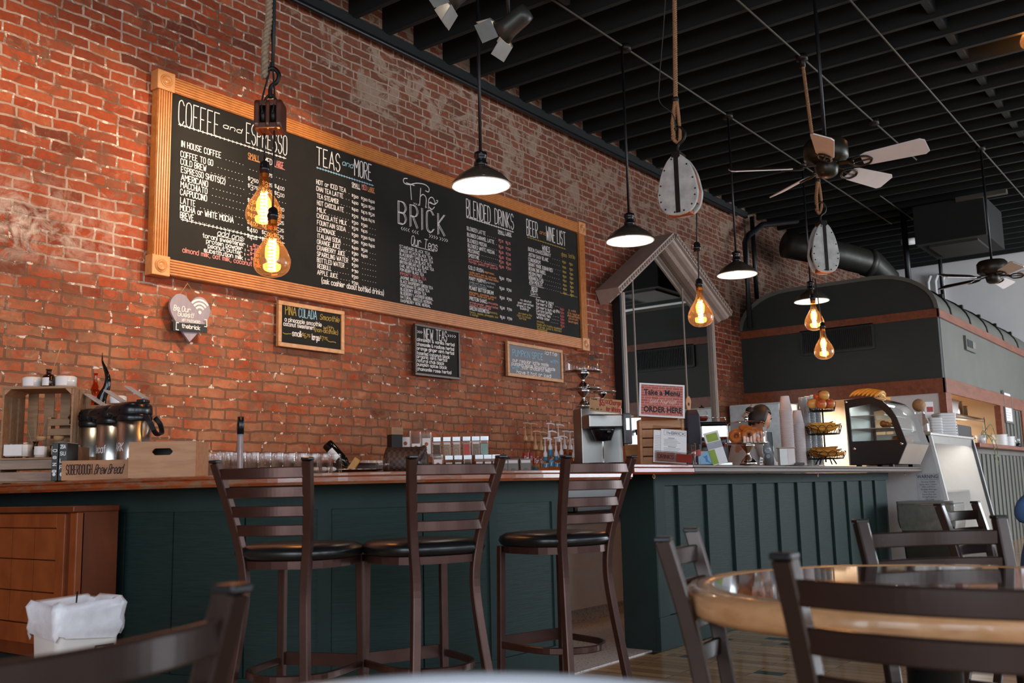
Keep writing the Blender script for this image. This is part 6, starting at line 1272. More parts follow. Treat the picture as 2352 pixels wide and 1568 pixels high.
obj('menu_print', b, plain('print_grey', '#55535a', .7), mh)
b = MB(); write(b, 'DRINKS', -.080, .026, .01, .022, .0032, lambda u, v: tuple(T_ @ Vector((u, -.0252, v)))); obj('drinks_lettering', b, plain('print_dark_red', '#6a302c', .7), mh)
# ------------------------------------------------------------------ tap, machine and small things behind the sign
M_TAPW = wood('tap_wood', '#a8794c', '#c99a68', .4, (4, 4, 4)); M_DKBLUE = plain('dark_cloth', '#1c1c2c', .6, var=.25, scale=14, bump=.5)
t = thing('beer_tap', 'beer tap column with an oval wooden handle behind the order sign', 'beer tap', at_(1586, 7.0, ZS), rad(-55))
zt = oD(1584, 908, 7.0).z-ZS; obj('column', MB().lathe([(.001, 0), (.05, 0), (.045, .02), (.03, .05), (.03, zt-.24), (.045, zt-.22), (.045, zt-.16), (.001, zt-.15)], 24), M_CHROME, t); obj('spout', MB().tube([(0, -.03, zt-.19), (0, -.10, zt-.19), (0, -.12, zt-.25)], .012, 10), M_CHROME, t)
tm = MB().prism([(.02*cos(a)*(1 if sin(a) > 0 else .8), .06*sin(a)) for a in [2*pi*i/24 for i in range(24)]], (0, -.05, zt-.06), (1, 0, 0), (0, 0, 1), (0, .018, 0)); h_ = obj('tap_handle', tm, M_TAPW, t, bev=.004); obj('handle_mark', MB().prism([(.006*cos(a), .012*sin(a)) for a in [2*pi*i/14 for i in range(14)]], (0, -.0505, zt-.06), (1, 0, 0), (0, 0, 1), (0, -.001, 0)), M_BLKMAT, h_)
t = thing('cloth_bag', 'dark blue black bag draped below the wooden tap handle', 'bag', at_(1594, 6.75, ZS), rad(-50)); zt = oD(1594, 940, 6.75).z-ZS
obj('bag_cloth', loft(MB(), [([(x*.9, y) for x, y in rrect(.045, .04, .02)], .02), (rrect(.05, .045, .02), .10), ([(x*1.05, y) for x, y in rrect(.052, .045, .02)], .2), ([(x, y) for x, y in rrect(.05, .04, .02)], zt-.04), ([(x*.7, y*.6) for x, y in rrect(.05, .04, .02)], zt)], True, True, True), M_DKBLUE, t); obj('bag_foot', MB().box(-.035, .035, -.03, .03, 0, .022), M_BLKMAT, t)
t = thing('espresso_machine', 'dark espresso machine with chrome groups behind the tablet', 'coffee machine', at_(1632, 7.5, ZS), rad(-52)); zt = oD(1630, 968, 7.5).z-ZS
obj('body', MB().box(-.11, .13, -.05, .15, 0, zt), M_BLKPL, t, bev=.015); obj('head', MB().box(-.10, .12, -.14, -.05, zt-.14, zt-.02), M_CHROME, t, bev=.02); obj('drip_tray', MB().box(-.11, .13, -.16, -.05, 0, .04), M_STEEL, t, bev=.004)
for x in (-.05, .06): obj('portafilter', MB().lathe([(.001, 0), (.03, 0), (.03, .03), (.001, .03)], 16, (x, -.10, zt-.19)).bar([(x, -.13, zt-.175), (x+.01, -.22, zt-.19)], .02, .018), plain('handle_redwood', '#6a2a1c', .35), t)
obj('cup_rail', MB().tube([(-.10, -.04, zt+.03), (.12, -.04, zt+.03)], .005, 6).tube([(-.10, -.04, zt), (-.10, -.04, zt+.03)], .005, 6).tube([(.12, -.04, zt), (.12, -.04, zt+.03)], .005, 6), M_CHROME, t)
t = thing('glass_teapot', 'round glass pot with a dark lid on the espresso machine', 'teapot', at_(1618, 7.4, ZS+zt), rad(-50)); obj('pot', MB().lathe([(.001, 0), (.03, 0), (.045, .02), (.048, .045), (.035, .075), (.02, .085), (.02, .10)], 24), M_GLASS, t); obj('tea', MB().lathe([(.001, .002), (.029, .002), (.043, .02), (.045, .036), (.001, .036)], 20), plain('tea_red', '#6a2418', .2), t); obj('lid', MB().lathe([(.022, .10), (.02, .108), (.005, .112), (.006, .122), (.001, .124)], 16), M_BLKPL, t)
one('clear_cup_stack', MB().lathe([(.001, 0), (.026, 0), (.033, .13), (.031, .13), (.025, .005)], 20), M_GLASS, 'tall clear plastic tumbler right of the red menu card', 'cup', at_(1588, 5.98, ZS), 0)
t = thing('clear_tumbler', 'clear tumbler with a red band beside the tall clear tumbler', 'cup', at_(1600, 6.05, ZS), 0); obj('cup', MB().lathe([(.001, 0), (.024, 0), (.03, .125), (.028, .125), (.023, .005)], 20), M_GLASS, t); obj('band', MB().lathe([(.0275, .055), (.029, .09)], 20), M_LBR, t)
t = thing('tablet', 'tablet with a blue drawing on its screen, leaning beside the leaflet', 'tablet', at_(1626, 6.15, ZS), FACE-rad(10)); T_ = Matrix.Rotation(rad(-28), 4, 'X')
obj('case', tb_(-.065, .065, 0, .105, 0, .008), M_BLKPL, t, bev=.003); sc2 = NT('tablet_picture'); vn = sc2.n('ShaderNodeTexVoronoi'); sc2.l(sc2.coord(), vn.inputs['Vector']); vn.inputs['Scale'].default_value = 16; sc2.l(sc2.ramp(vn.outputs['Distance'], [(.1, lin('#c9946a')), (.35, lin('#7fa2c4')), (.7, lin('#4a7cae'))], 'CONSTANT'), sc2.b.inputs['Emission Color']); setb(sc2.b, color=(0.01, 0.01, 0.01, 1), rough=.1, estr=.55)
obj('screen', tb_(-.058, .058, .006, .099, -.0012, -.0004), sc2.m, t)
t = thing('leaflet_stand', 'leaning white leaflet with green panels left of the pastry dome', 'leaflet', at_(1655, 6.05, ZS), FACE-rad(4)); T_ = Matrix.Rotation(rad(-12), 4, 'X') @ Matrix.Rotation(rad(-13), 4, 'Y'); M_LEAFG = plain('print_green', '#93a63f', .5)
obj('acrylic', tb_(-.05, .05, 0, .215, 0, .004), M_ACR, t); obj('sheet', tb_(-.047, .047, .003, .212, -.0012, -.0002), M_PAPER, t); obj('green_panel', tb_(-.035, .035, .15, .20, -.002, -.0013), M_LEAFG, t); obj('green_panel', tb_(-.047, -.008, .008, .10, -.002, -.0013), M_LEAFG, t); obj('grey_panel', tb_(-.047, .047, .104, .146, -.002, -.0013), plain('print_grey2', '#a9a8b0', .6), t)
# pastry dome
zp = oD(1719, 1017, 6.45).z; cp = at_(1719, 6.45, ZS); cake_stand('cake stand holding the pastries under a clear dome on the service counter', cp, .140, zp-ZS)
dmz = ZS+(zp-ZS)*.965+.0015; hd_ = oD(1719, 966, 6.45).z-dmz
t = thing('cake_dome', 'clear dome over orange pastries in front of the barista', 'cake cover', (cp[0], cp[1], dmz), 0, 'clear cake domes'); obj('dome', MB().lathe([(.128, 0), (.128, hd_*.82), (.118, hd_*.93), (.07, hd_), (.001, hd_*1.02)], 44), M_DOME, t); obj('knob', MB().lathe([(.008, hd_*1.02), (.012, hd_*1.08), (.016, hd_*1.16), (.001, hd_*1.22)], 16), M_CHROME, t)
for a, z in ((-1.0, .05), (-1.3, .09)): s_ = MB().prism(circ(.012, 14), (0, 0, 0), (1, 0, 0), (0, 0, 1), (0, -.001, 0)); s_.xf(Matrix.Rotation(rad(-10), 4, 'Z') @ Matrix.Translation((.0, -.1285, z))); obj('sticker', s_, plain('sticker_slate', '#4a5a68', .5), t)
M_PAST = plain('pastry', '#c9702e', .45, var=.25, scale=18, bump=.5)
def bagel(loc, tilt, rz, i):
    ring = [(.032*cos(a), .032*sin(a), 0) for a in [2*pi*k/20 for k in range(20)]]; b = MB().tube(ring, .0185, 10, closed=True); b.xf(Matrix.Rotation(rz, 4, 'Z') @ Matrix.Rotation(tilt, 4, 'X')); return one('bagel', b, M_PAST, ['orange brown pastry ring at the left under the dome', 'orange brown pastry ring standing in the middle under the dome', 'orange brown pastry ring at the right under the dome', 'pastry ring on top of the pile under the dome', 'pastry ring at the back left of the pile under the dome', 'pastry ring at the back right of the pile under the dome'][i], 'pastry', (cp[0]+loc[0], cp[1]+loc[1], dmz+loc[2]), 0, 'pastry rings under the dome')
def rxy(x, y): return (x*cos(FACE)-y*sin(FACE), x*sin(FACE)+y*cos(FACE))
for i, (x, y, z, tl) in enumerate(((-.072, -.01, .050, 75), (0, -.06, .050, 80), (.07, -.02, .050, 70), (0, .0, .098, 20), (-.04, .055, .05, 85), (.045, .06, .05, 85))): q = rxy(x, y); bagel((q[0], q[1], z), rad(tl), FACE+rad(i*17-20), i)
# behind and right of the dome
t = thing('plastic_dispenser', 'clear ribbed dispenser with grey stickers right of the pastry dome', 'dispenser', at_(1766, 6.75, ZS), rad(-55)); zt = oD(1766, 992, 6.75).z-ZS
obj('body', loft(MB(), [(rrect(.03, .03, .008), 0), (rrect(.034, .034, .008), .1), (rrect(.028, .028, .008), zt)], True, True, True), glass('ribbed_plastic', '#c9d2d8', .08), t)
for z in (.06, .10, .15): obj('sticker', MB().prism(circ(.014, 12), (-.01, -.0352, z), (1, 0, 0), (0, 0, 1), (0, -.001, 0)), plain('sticker_grey', '#7d8894', .5), t)
t = thing('name_tag', 'striped black and white tag hanging in front of the barista', 'tag', at_(1748, 6.62, ZS+.0005), rad(-50)); obj('tag_card', MB().prism([(-.012, 0), (.008, 0), (.016, .045), (-.004, .055)], (0, 0, 0), (1, 0, 0), (0, 0, 1), (0, .003, 0)), M_PAPER, t); obj('stripe', MB().box(-.008, .008, -.001, 0, .012, .018).box(-.004, .012, -.001, 0, .03, .036), M_BLKMAT, t)
t = thing('napkin_box', 'brushed steel napkin box under the tall paper cup stack', 'napkin dispenser', at_(1810, 7.05, ZS), rad(-57)); zt = oD(1810, 1029, 7.05).z-ZS
obj('box', MB().box(-.065, .045, -.04, .04, 0, zt), M_BRUSH, t, bev=.003); obj('lid', MB().box(-.07, .05, -.045, .045, zt, zt+.006), plain('tray_tan', '#b3a08c', .5), t); obj('napkins', MB().box(-.008, .04, -.0425, -.04, .006, zt-.004), M_PAPER, t)
zn = ZS+zt+.0065
CUPP = MB().lathe([(.029, .104), (.0445, .004), (.0475, .004), (.048, .0), (.0435, .0), (.028, .100)], 20).join(MB().lathe([(.001, .1045), (.029, .1045)], 20))
M_CUPP = plain('paper_cup_white', '#d6c8c6', .55, var=.03); M_CUPC = glass('clear_cup', '#fbfcfd', .10, refl=1.6)
_t = M_CUPC.node_tree; _o = _t.nodes['Material Output']; _s = _o.inputs[0].links[0].from_socket; _d = _t.nodes.new('ShaderNodeBsdfDiffuse'); _d.inputs[0].default_value = (.86, .87, .88, 1); _m = _t.nodes.new('ShaderNodeMixShader'); _m.inputs[0].default_value = .16; _t.links.new(_s, _m.inputs[1]); _t.links.new(_d.outputs[0], _m.inputs[2]); _t.links.new(_m.outputs[0], _o.inputs[0])
def stack(px, D, z, ytop, step, mesh, mat, label, name, group):
    p = at_(px, D, z); H = oD(px, ytop, D).z-z; n = max(2, int((H-.104)/step)+1); f = None
    for i in range(n):
        l = (p[0], p[1], z+i*step)
        if f is None: f = one(name, mesh, mat, label, 'cup', l, 0, group)
        else: c = f.copy(); COL.objects.link(c); c.location = l
stack(1812, 7.05, zn, 906, .0085, CUPP, M_CUPP, 'white paper cup in the tallest upturned stack on the napkin box', 'paper_cup', 'paper cups stacked on the napkin box')
stack(1838, 7.2, ZS, 940, .0085, CUPP, M_CUPP, 'white paper cup in the upturned stack right of the napkin box', 'paper_cup', 'paper cups stacked on the counter')
CUPC = MB().lathe([(.030, .125), (.0455, .004), (.0485, .004), (.049, .0), (.045, .0), (.029, .121)], 16).join(MB().lathe([(.001, .1255), (.030, .1255)], 16))
for i, (px, D, y) in enumerate(((1853, 7.42, 916), (1866, 7.55, 914), (1879, 7.68, 911))): stack(px, D, ZS, y, .0095, CUPC, M_CUPC, 'clear plastic cup in the %s upturned stack beside the fruit stand' % ('left', 'middle', 'right')[i], 'plastic_cup', 'clear plastic cups, %s stack' % ('left', 'middle', 'right')[i])
one('black_clip', MB().box(-.035, .035, -.012, .012, 0, .016), M_BLKPL, 'flat black clip lying on the counter before the cups', 'clip', at_(1836, 6.98, ZS), rad(-50), bev=.005)
# ------------------------------------------------------------------ three tier fruit stand
M_WIRE = plain('wire_black', '#1d1714', .4, .5); DF = 7.25
fs_ = thing('fruit_stand', 'three tier black wire fruit stand right of the cup stacks', 'fruit stand', at_(1897, DF, ZS), rad(-56))
zf = lambda y: oD(1897, y, DF).z-ZS
T3 = [(zf(1053), .145, zf(1036)-zf(1053)), (zf(996), .128, zf(977)-zf(996)), (zf(942), .098, zf(922)-zf(942))]
for z, R, hh in T3:
    b = MB().tube([(R*.86*cos(a), R*.86*sin(a), z) for a in [2*pi*i/32 for i in range(32)]], .0045, 6, closed=True); b.tube([(R*.5*cos(a), R*.5*sin(a), z) for a in [2*pi*i/24 for i in range(24)]], .003, 6, closed=True)
    for i in range(4): a = pi*i/4; b.tube([(R*.86*cos(a), R*.86*sin(a), z), (-R*.86*cos(a), -R*.86*sin(a), z)], .003, 6)
    n = 14
    for i in range(n):
        a0, a1, am = 2*pi*i/n, 2*pi*(i+1.5)/n, 2*pi*(i+.75)/n; k0 = R*.86
        b.tube(crom([(k0*cos(a0), k0*sin(a0), z), (R*.97*cos(a0+.1), R*.97*sin(a0+.1), z+hh*.6), (R*cos(am), R*sin(am), z+hh), (R*.97*cos(a1-.1), R*.97*sin(a1-.1), z+hh*.6), (k0*cos(a1), k0*sin(a1), z)], 3), .0024, 5)
    obj('basket', b, M_WIRE, fs_)
obj('stem', MB().tube([(0, 0, .02), (0, 0, zf(915))], .006, 8), M_WIRE, fs_); rg_ = circ(.022, 16); obj('ring_handle', MB().tube([(u, 0, zf(902)+w) for u, w in rg_], .004, 6, (0, 1, 0), True), M_WIRE, fs_)
ft = MB()
for i in range(4): a = pi/4+pi*i/2; ft.tube(crom([(0, 0, T3[0][0]), (.05*cos(a), .05*sin(a), .05), (.085*cos(a), .085*sin(a), .005)], 4), .005, 6)
obj('feet', ft, M_WIRE, fs_)
M_APP = NT('apple_skin'); _n = M_APP.noise(M_APP.coord((1, 1, .6)), 9, 4); M_APP.l(M_APP.ramp(_n, [(.35, lin('#a83a22')), (.55, lin('#c9602c')), (.72, lin('#d89a48'))]), M_APP.b.inputs[0]); setb(M_APP.b, rough=.3); M_APP = M_APP.m
M_APY = NT('apple_yellow'); _n = M_APY.noise(M_APY.coord((1, 1, .6)), 7, 4); M_APY.l(M_APY.ramp(_n, [(.35, lin('#c8743a')), (.6, lin('#dba552'))]), M_APY.b.inputs[0]); setb(M_APY.b, rough=.3); M_APY = M_APY.m
def fruit_at(px, py, D, r, mat, label):
    p = oD(px, py, D); t = thing('apple', label, 'apple', p, 0, 'apples in the top basket')
    obj('flesh', MB().lathe(crom([(.001, -r*.82), (r*.35, -r*.9), (r*.8, -r*.6), (r, 0), (r*.85, r*.62), (r*.45, r*.88), (r*.12, r*.78), (.001, r*.70)], 3), 20), mat, t); obj('stalk', MB().tube([(0, 0, r*.7), (.004, 0, r*1.05)], .0018, 5), M_WIRE, t)
for px, py, D, r, m, lb in ((1866, 927, 7.22, .039, M_APY, 'yellow red apple at the left of the top basket'), (1886, 928, 7.17, .038, M_APP, 'red apple in the middle of the top basket'), (1906, 927, 7.23, .038, M_APP, 'red apple at the right of the top basket'), (1877, 911, 7.26, .029, M_APP, 'small orange red apple upper left in the top basket'), (1893, 908, 7.2, .037, M_APY, 'large yellow apple on top of the fruit pile'), (1895, 929, 7.33, .034, M_APP, 'apple hidden at the back of the top basket')): fruit_at(px, py, D, r, m, lb)
M_BAN = plain('banana_skin', '#cf9230', .45, var=.18, scale=10); M_BANB = plain('banana_ripe', '#b57422', .5, var=.3, scale=16)
def banana(p, rz, tilt, L=.17, r=.016, mat=None, label='', group='', bow=.045):
    pts = [(-L/2+L*i/12, 0, bow*(((i-6)/6)**2)) for i in range(13)]; sc = [.35, .6, .82, .95, 1, 1, 1, 1, .97, .88, .68, .42, .3]
    t = thing('banana', label, 'banana', p, rz, group); b = MB().tube(pts, r, 7, scales=sc); b.xf(Matrix.Rotation(tilt, 4, 'X')); obj('fruit', b, mat or M_BAN, t)
    s_ = MB().tube([(L/2-.004, 0, bow*.95), (L/2+.016, 0, bow*1.35)], .005, 6); s_.xf(Matrix.Rotation(tilt, 4, 'X')); obj('stalk', s_, MATS['cork'], t)
cF = fs_.location
for tier, n, R, lab in ((1, 8, .07, 'middle'), (0, 8, .08, 'bottom')):
    z = ZS+T3[tier][0]
    for i in range(n):
        k = i-(n-1)/2; q = rxy(random.uniform(-.018, .018), k*.024); zz = z+.022+.026*(i % 2)+(.016 if abs(k) < 2 else 0)+.01*random.random()
        banana((cF.x+q[0], cF.y+q[1], zz), FACE+rad(-10+random.uniform(-18, 18)+(180 if i % 3 == 0 else 0)), rad(random.choice((-75, -60, 60, 75))), .16+.02*random.random(), .017, M_BAN if tier == 1 else M_BANB, 'ripe banana in the pile of the %s wire basket' % lab, 'bananas in the %s basket' % lab, .03)
# ------------------------------------------------------------------ arched mirror
t = NT('mirror_glass'); f = t.noise(t.coord(), 1.5, 3); t.l(t.ramp(f, [(.3, (.60, .62, .60, 1)), (.7, (.66, .67, .65, 1))]), t.b.inputs[0]); setb(t.b, rough=.015, metal=1.0); M_MIRR = t.m
M_MFRAME = plain('frame_taupe', '#a8968c', .5, var=.08); M_MORN = plain('frame_ornament', '#8d776a', .45, .1, .2)
mr = thing('wall_mirror', 'tall arched mirror with a pale gabled moulding top on the brick', 'mirror', (0, 0, 0))
my = 5.70; xl, xr = 9.70, 12.12; ap = (10.74, 3.93)
obj('glass', MB().prism([(xl+.06, .95), (xr-.06, .95), (xr-.06, 3.20), (ap[0]+.06, 3.84), (xl+.06, 3.13)], (0, my+.03, 0), (1, 0, 0), (0, 0, 1), (0, .03, 0)), M_MIRR, mr)
obj('backing', MB().prism([(xl, .95), (xr, .95), (xr, 3.22), (ap[0]+.06, 3.88), (xl, 3.15)], (0, my+.061, 0), (1, 0, 0), (0, 0, 1), (0, .035, 0)), M_BLKMAT, mr)
for x0, zt in ((xl, 3.16), (xr-.075, 3.22)):
    obj('jamb', MB().box(x0, x0+.075, my-.01, my+.06, .95, zt).box(x0+.02, x0+.055, my-.018, my-.01, .95, zt), M_MFRAME, mr, bev=.003)
obj('side_return', MB().box(xl-.045, xl-.002, my-.01, 5.79, .95, 3.12), M_BLKMAT, mr)
for x in (10.03, 11.30): obj('seam', MB().box(x-.006, x+.006, my+.022, my+.03, .95, 3.2+(.20 if x < 10.7 else .25)), M_MFRAME, mr)
def crown(a, b, label):
    a, b = Vector((a[0], my, a[1])), Vector((b[0], my, b[1])); u = (b-a).normalized(); n = Vector((-u.z, 0, u.x)); n = n if n.z > 0 else -n; L = (b-a).length
    prof_ = [(-.05, -.09), (-.05, .02), (-.03, .04), (-.01, .07), (.0, .12), (.02, .16), (.045, .175), (.05, .21), (.125, .21), (.125, -.09)]
    m = MB().prism([(p, -q) for p, q in prof_], a, n, (0, 1, 0), u*L); o = obj('crown', m, M_MFRAME, mr)
    dn = MB(); k = int(L/.062)
    for i in range(k): c = a+u*(L*(i+.5)/k)+n*.085+Vector((0, -.215, 0)); q = MB().cbox((0, 0, 0), (.034, .014, .034)); q.xf(Matrix.Translation(c) @ Matrix(((u.x, 0, n.x, 0), (u.y, 1, n.y, 0), (u.z, 0, n.z, 0), (0, 0, 0, 1)))); dn.join(q)
    for i in range(k*2): c = a+u*(L*(i+.5)/(k*2))-n*.04+Vector((0, -.03, 0)); dn.ball(tuple(c), .014, 6)
    d_ = obj('dentil_row', dn, M_MORN, o)
crown((9.36, 3.02), (ap[0], ap[1]-.02), 'l'); crown((ap[0]-.02, ap[1]-.02), (12.22, 3.13), 'r')
# ------------------------------------------------------------------ countertop display case
X0, X1 = 9.3, 10.06
pf = [oX(px, py, X0) for px, py in ((1938, 919), (1955, 1060), (2063, 1061), (2083, 1018), (2060, 960), (2045, 937), (2025, 919), (2000, 911))]
PR = [(p.y, p.z) for p in pf]; zb = ZS+.022; PR[1] = (PR[1][0], zb); PR[2] = (PR[2][0], zb)
dc = thing('display_case', 'black countertop pastry case with a curved glass front', 'display case', (X0, 0, 0))
cyy = sum(p[0] for p in PR)/8; czz = sum(p[1] for p in PR)/8
def shrink(P, k): return [(cyy+(y-cyy)*k, czz+(z-czz)*k) for y, z in P]
win = [(PR[0][0]-.045, PR[0][1]-.075), (PR[0][0]-.05, zb+.22), (PR[3][0]+.09, zb+.22), (PR[3][0]+.075, PR[3][1]+.03), (PR[4][0]+.055, PR[4][1]), (PR[5][0]+.06, PR[5][1]-.025), (PR[6][0]+.05, PR[6][1]-.05), (PR[7][0]+.02, PR[7][1]-.065)]
def side(x):
    b = MB(); n = 8; vs = [(x, y, z) for y, z in PR]+[(x, y, z) for y, z in win]+[(x+.022, y, z) for y, z in PR]+[(x+.022, y, z) for y, z in win]
    fs = []
    for i in range(n):
        j = (i+1) % n; fs += [(i, j, 8+j, 8+i), (16+i, 24+i, 24+j, 16+j), (i, 16+i, 16+j, j), (8+i, 8+j, 24+j, 24+i)]
    return b.add(vs, fs)
s_ = obj('side_frame', side(0), M_BLKPL, dc, bev=.003); obj('side_pane', MB().prism(win, (.012, 0, 0), (0, 1, 0), (0, 0, 1), (.004, 0, 0)), M_PANE, s_)
kn = MB()
for y, z in ((PR[0][0]-.02, PR[0][1]-.02), (PR[1][0]-.04, zb+.15), (PR[3][0]+.045, zb+.18)): q = MB().lathe([(.001, .012), (.014, .012), (.018, 0), (.001, 0)], 16); q.xf(Matrix.Translation((0, y, z)) @ Matrix.Rotation(rad(-90), 4, 'Y')); kn.join(q)
obj('knob', kn, M_CHROME, s_)
s_ = obj('side_frame', side(X1-X0-.022), M_BLKPL, dc, bev=.003); obj('side_pane', MB().prism(win, (X1-X0-.012, 0, 0), (0, 1, 0), (0, 0, 1), (.004, 0, 0)), M_PANE, s_)
w_ = X1-X0; fr = PR[3:8]; b = MB(); vs = [(x, y, z) for x in (.02, w_-.02) for y, z in crom(fr, 4)]; m = len(crom(fr, 4)); b.add(vs, [(i, i+1, m+i+1, m+i) for i in range(m-1)], True); obj('front_glass', b, M_PANE, dc)
obj('front_panel', MB().prism([PR[2], PR[3], (PR[3][0]+.01, PR[3][1]), (PR[2][0]+.012, PR[2][1])], (.02, 0, 0), (0, 1, 0), (0, 0, 1), (w_-.04, 0, 0)), M_STEEL, dc)
obj('top_panel', MB().box(.02, w_-.02, PR[7][0], PR[0][0], PR[0][1]-.02, PR[0][1]-.005), M_BLKPL, dc); obj('back_panel', MB().box(.02, w_-.02, PR[0][0]-.012, PR[0][0], zb, PR[0][1]), M_STEEL, dc)
obj('base', MB().box(.02, w_-.02, PR[2][0], PR[1][0]-.012, zb, zb+.19), M_BLKPL, dc)
for x in (.05, w_-.08):
    for y in (PR[2][0]+.08, PR[1][0]-.05): obj('foot', MB().box(x, x+.04, y-.02, y+.02, ZS, zb), M_BLKPL, dc)
M_LED = glow('case_led', (1.0, .96, .90), 7); obj('light_tube', MB().tube([(.05, PR[7][0]-.0, PR[7][1]-.055), (w_-.05, PR[7][0]-.0, PR[7][1]-.055)], .010, 8), M_LED, dc)
for z, yf in ((zb+.33, PR[3][0]+.14), (zb+.45, PR[4][0]+.12)): obj('shelf', MB().box(.03, w_-.03, yf, PR[0][0]-.03, z, z+.008), M_STEEL, dc)
M_CROI = plain('crust', '#a8672e', .5, var=.35, scale=22, bump=.6)
def bun(i, x, y, z, s, lab):
    b = MB().tube(crom([(-.05*s, .015*s, .0), (-.02*s, -.008*s, .012*s), (.02*s, -.008*s, .012*s), (.05*s, .015*s, .0)], 4), .03*s, 10, scales=[.3, .6, .8, .92, 1, 1, 1, 1, .92, .8, .6, .45, .3]); one('pastry_roll', b, M_CROI, lab, 'pastry', (X0+x, y, z+.024*s), rad(70+i*35), 'baked rolls in the display case')
k = 0
for z, y0, n in ((zb+.1905, PR[3][0]+.12, 4), (zb+.3385, PR[3][0]+.22, 3)):
    for j in range(n): bun(k, .12+.17*j, y0+.03*(j % 2), z, 1.0, 'brown roll on the %s of the display case, %s from its knobbed side' % ('floor' if n == 4 else 'lower shelf', ('first', 'second', 'third', 'fourth')[j])); k += 1
l = bpy.data.lights.new('case_light', 'POINT'); l.energy = 1.2; l.color = (1, .95, .88); l.shadow_soft_size = .03; o = bpy.data.objects.new('case_light', l); COL.objects.link(o); o.location = (X0+.38, PR[7][0], PR[7][1]-.09)
# bananas lying on the case
zt = PR[0][1]-.0045
for i in range(7):
    pt = oX(1977+i*8, 896+abs(i-2), X0+.14+.012*i); banana((pt.x, pt.y, pt.z), rad(-64+i*9), rad(180-14+6*i), .21, .020, M_BAN, ['banana at the left end of the bunch on the black case', 'second banana of the bunch on the black case', 'third banana of the bunch on the black case', 'middle banana of the bunch on the black case', 'fifth banana of the bunch on the black case', 'sixth banana of the bunch on the black case', 'banana at the right end of the bunch on the black case'][i], 'banana bunch on the display case', .05)
# ------------------------------------------------------------------ refrigerated case with slanted glass
DX0, DX1 = 10.33, 12.15; t0, t1 = (2.615, 1.375), (2.395, .06)
dl = thing('deli_case', 'white refrigerated case with slanted glass front beyond the counter', 'display case', (0, 0, 0))
M_DELI = plain('deli_white', '#d9d6d6', .3, .1, .03); M_BEIGE = plain('deli_beige', '#c9b79f', .5, var=.05)
for x in (DX0, DX1-.04): obj('end_panel', MB().prism([(3.25, 0), (t1[0]+.06, 0), t1, t0, (3.25, 1.375)], (x, 0, 0), (0, 1, 0), (0, 0, 1), (.04, 0, 0)), M_DELI, dl, bev=.004)
obj('top_panel', MB().box(DX0-.01, DX1+.01, 2.59, 3.27, 1.376, 1.40), M_STEEL, dl, bev=.004); obj('back_panel', MB().box(DX0+.04, DX1-.04, 3.0, 3.04, 0.2, 1.37), M_BEIGE, dl); obj('floor_panel', MB().box(DX0+.04, DX1-.04, 2.5, 3.0, .2, .26), M_BEIGE, dl)
obj('head_rail', MB().box(DX0, DX1, t0[0]-.01, t0[0]+.05, 1.30, 1.375), M_BRUSH, dl)
def sl(z): return t1[0]+(t0[0]-t1[0])*(z-t1[1])/(t0[1]-t1[1])
gl = MB(); gl.add([(x, sl(z)-.005, z) for z in (.26, 1.30) for x in (DX0+.04, DX1-.04)], [(0, 1, 3, 2)]); obj('front_glass', gl, M_PANE, dl)
for x, m, w in ((DX0-.002, M_WHITE, .035), (DX1-.06, M_BLKPL, .03), (DX1-.03, M_WHITE, .03)): obj('edge_trim', MB().prism([(sl(.06)-.02, .06), (sl(1.37)-.02, 1.37), (sl(1.37)+.01, 1.37), (sl(.06)+.01, .06)], (x, 0, 0), (0, 1, 0), (0, 0, 1), (w, 0, 0)), m, dl)
obj('kick_plate', MB().box(DX0+.04, DX1-.04, t1[0]+.02, t1[0]+.06, .02, .26), M_BLKPL, dl); obj('shelf', MB().box(DX0+.05, DX1-.05, 2.68, 3.0, .80, .815), M_BRUSH, dl)
for i, (x, z, lb) in enumerate(((10.6, .816, 'blue bottle on the shelf of the glass fronted case, left'), (10.75, .816, 'blue bottle on the shelf of the glass fronted case, middle'), (10.9, .816, 'blue bottle on the shelf of the glass fronted case, right'))): one('drink_bottle', MB().lathe([(.001, 0), (.035, 0), (.035, .13), (.014, .18), (.014, .21), (.001, .21)], 18), plain('drink_blue', '#3f6a80', .3), lb, 'bottle', (x, 2.82, z), 0, 'bottles in the refrigerated case')
c4_ = [oX(px, py, DX0-.003) for px, py in ((2102, 1087), (2154, 1085), (2112, 1152), (2165, 1150))]; y1, y0 = (c4_[0].y+c4_[2].y)/2, (c4_[1].y+c4_[3].y)/2; za, zb_ = c4_[0].z, .70
ps = thing('warning_poster', 'white warning poster taped on the end of the refrigerated case', 'poster', (DX0-.0015, (y0+y1)/2, 0)); hw = (y1-y0)/2
obj('paper', MB().box(-.001, .001, -hw, hw, zb_, za), plain('poster_grey', '#c4c2c8', .6), ps)
fx_ = lambda s, sz, z, b=0: font_mesh(s, sz, frame((-.002, 0, z), (0, -1, 0), (0, 0, 1)), b, .85); b = fx_('WARNING:', .048, za-.035, .0005)
for i, s in enumerate(('Drinking Distilled', 'Spirits, Beer, Coolers,', 'Wine and Other', 'Alcoholic Beverages', 'May Increase', 'Cancer Risk, and,', 'During Pregnancy,', 'Can Cause', 'Birth Defects.')): b.join(fx_(s, .022, za-.085-i*.0245))
b.join(MB().box(-.002, -.0015, -hw*.9, hw*.9, za-.063, za-.061)); obj('lettering', b, plain('poster_ink', '#3c3a40', .7), ps)
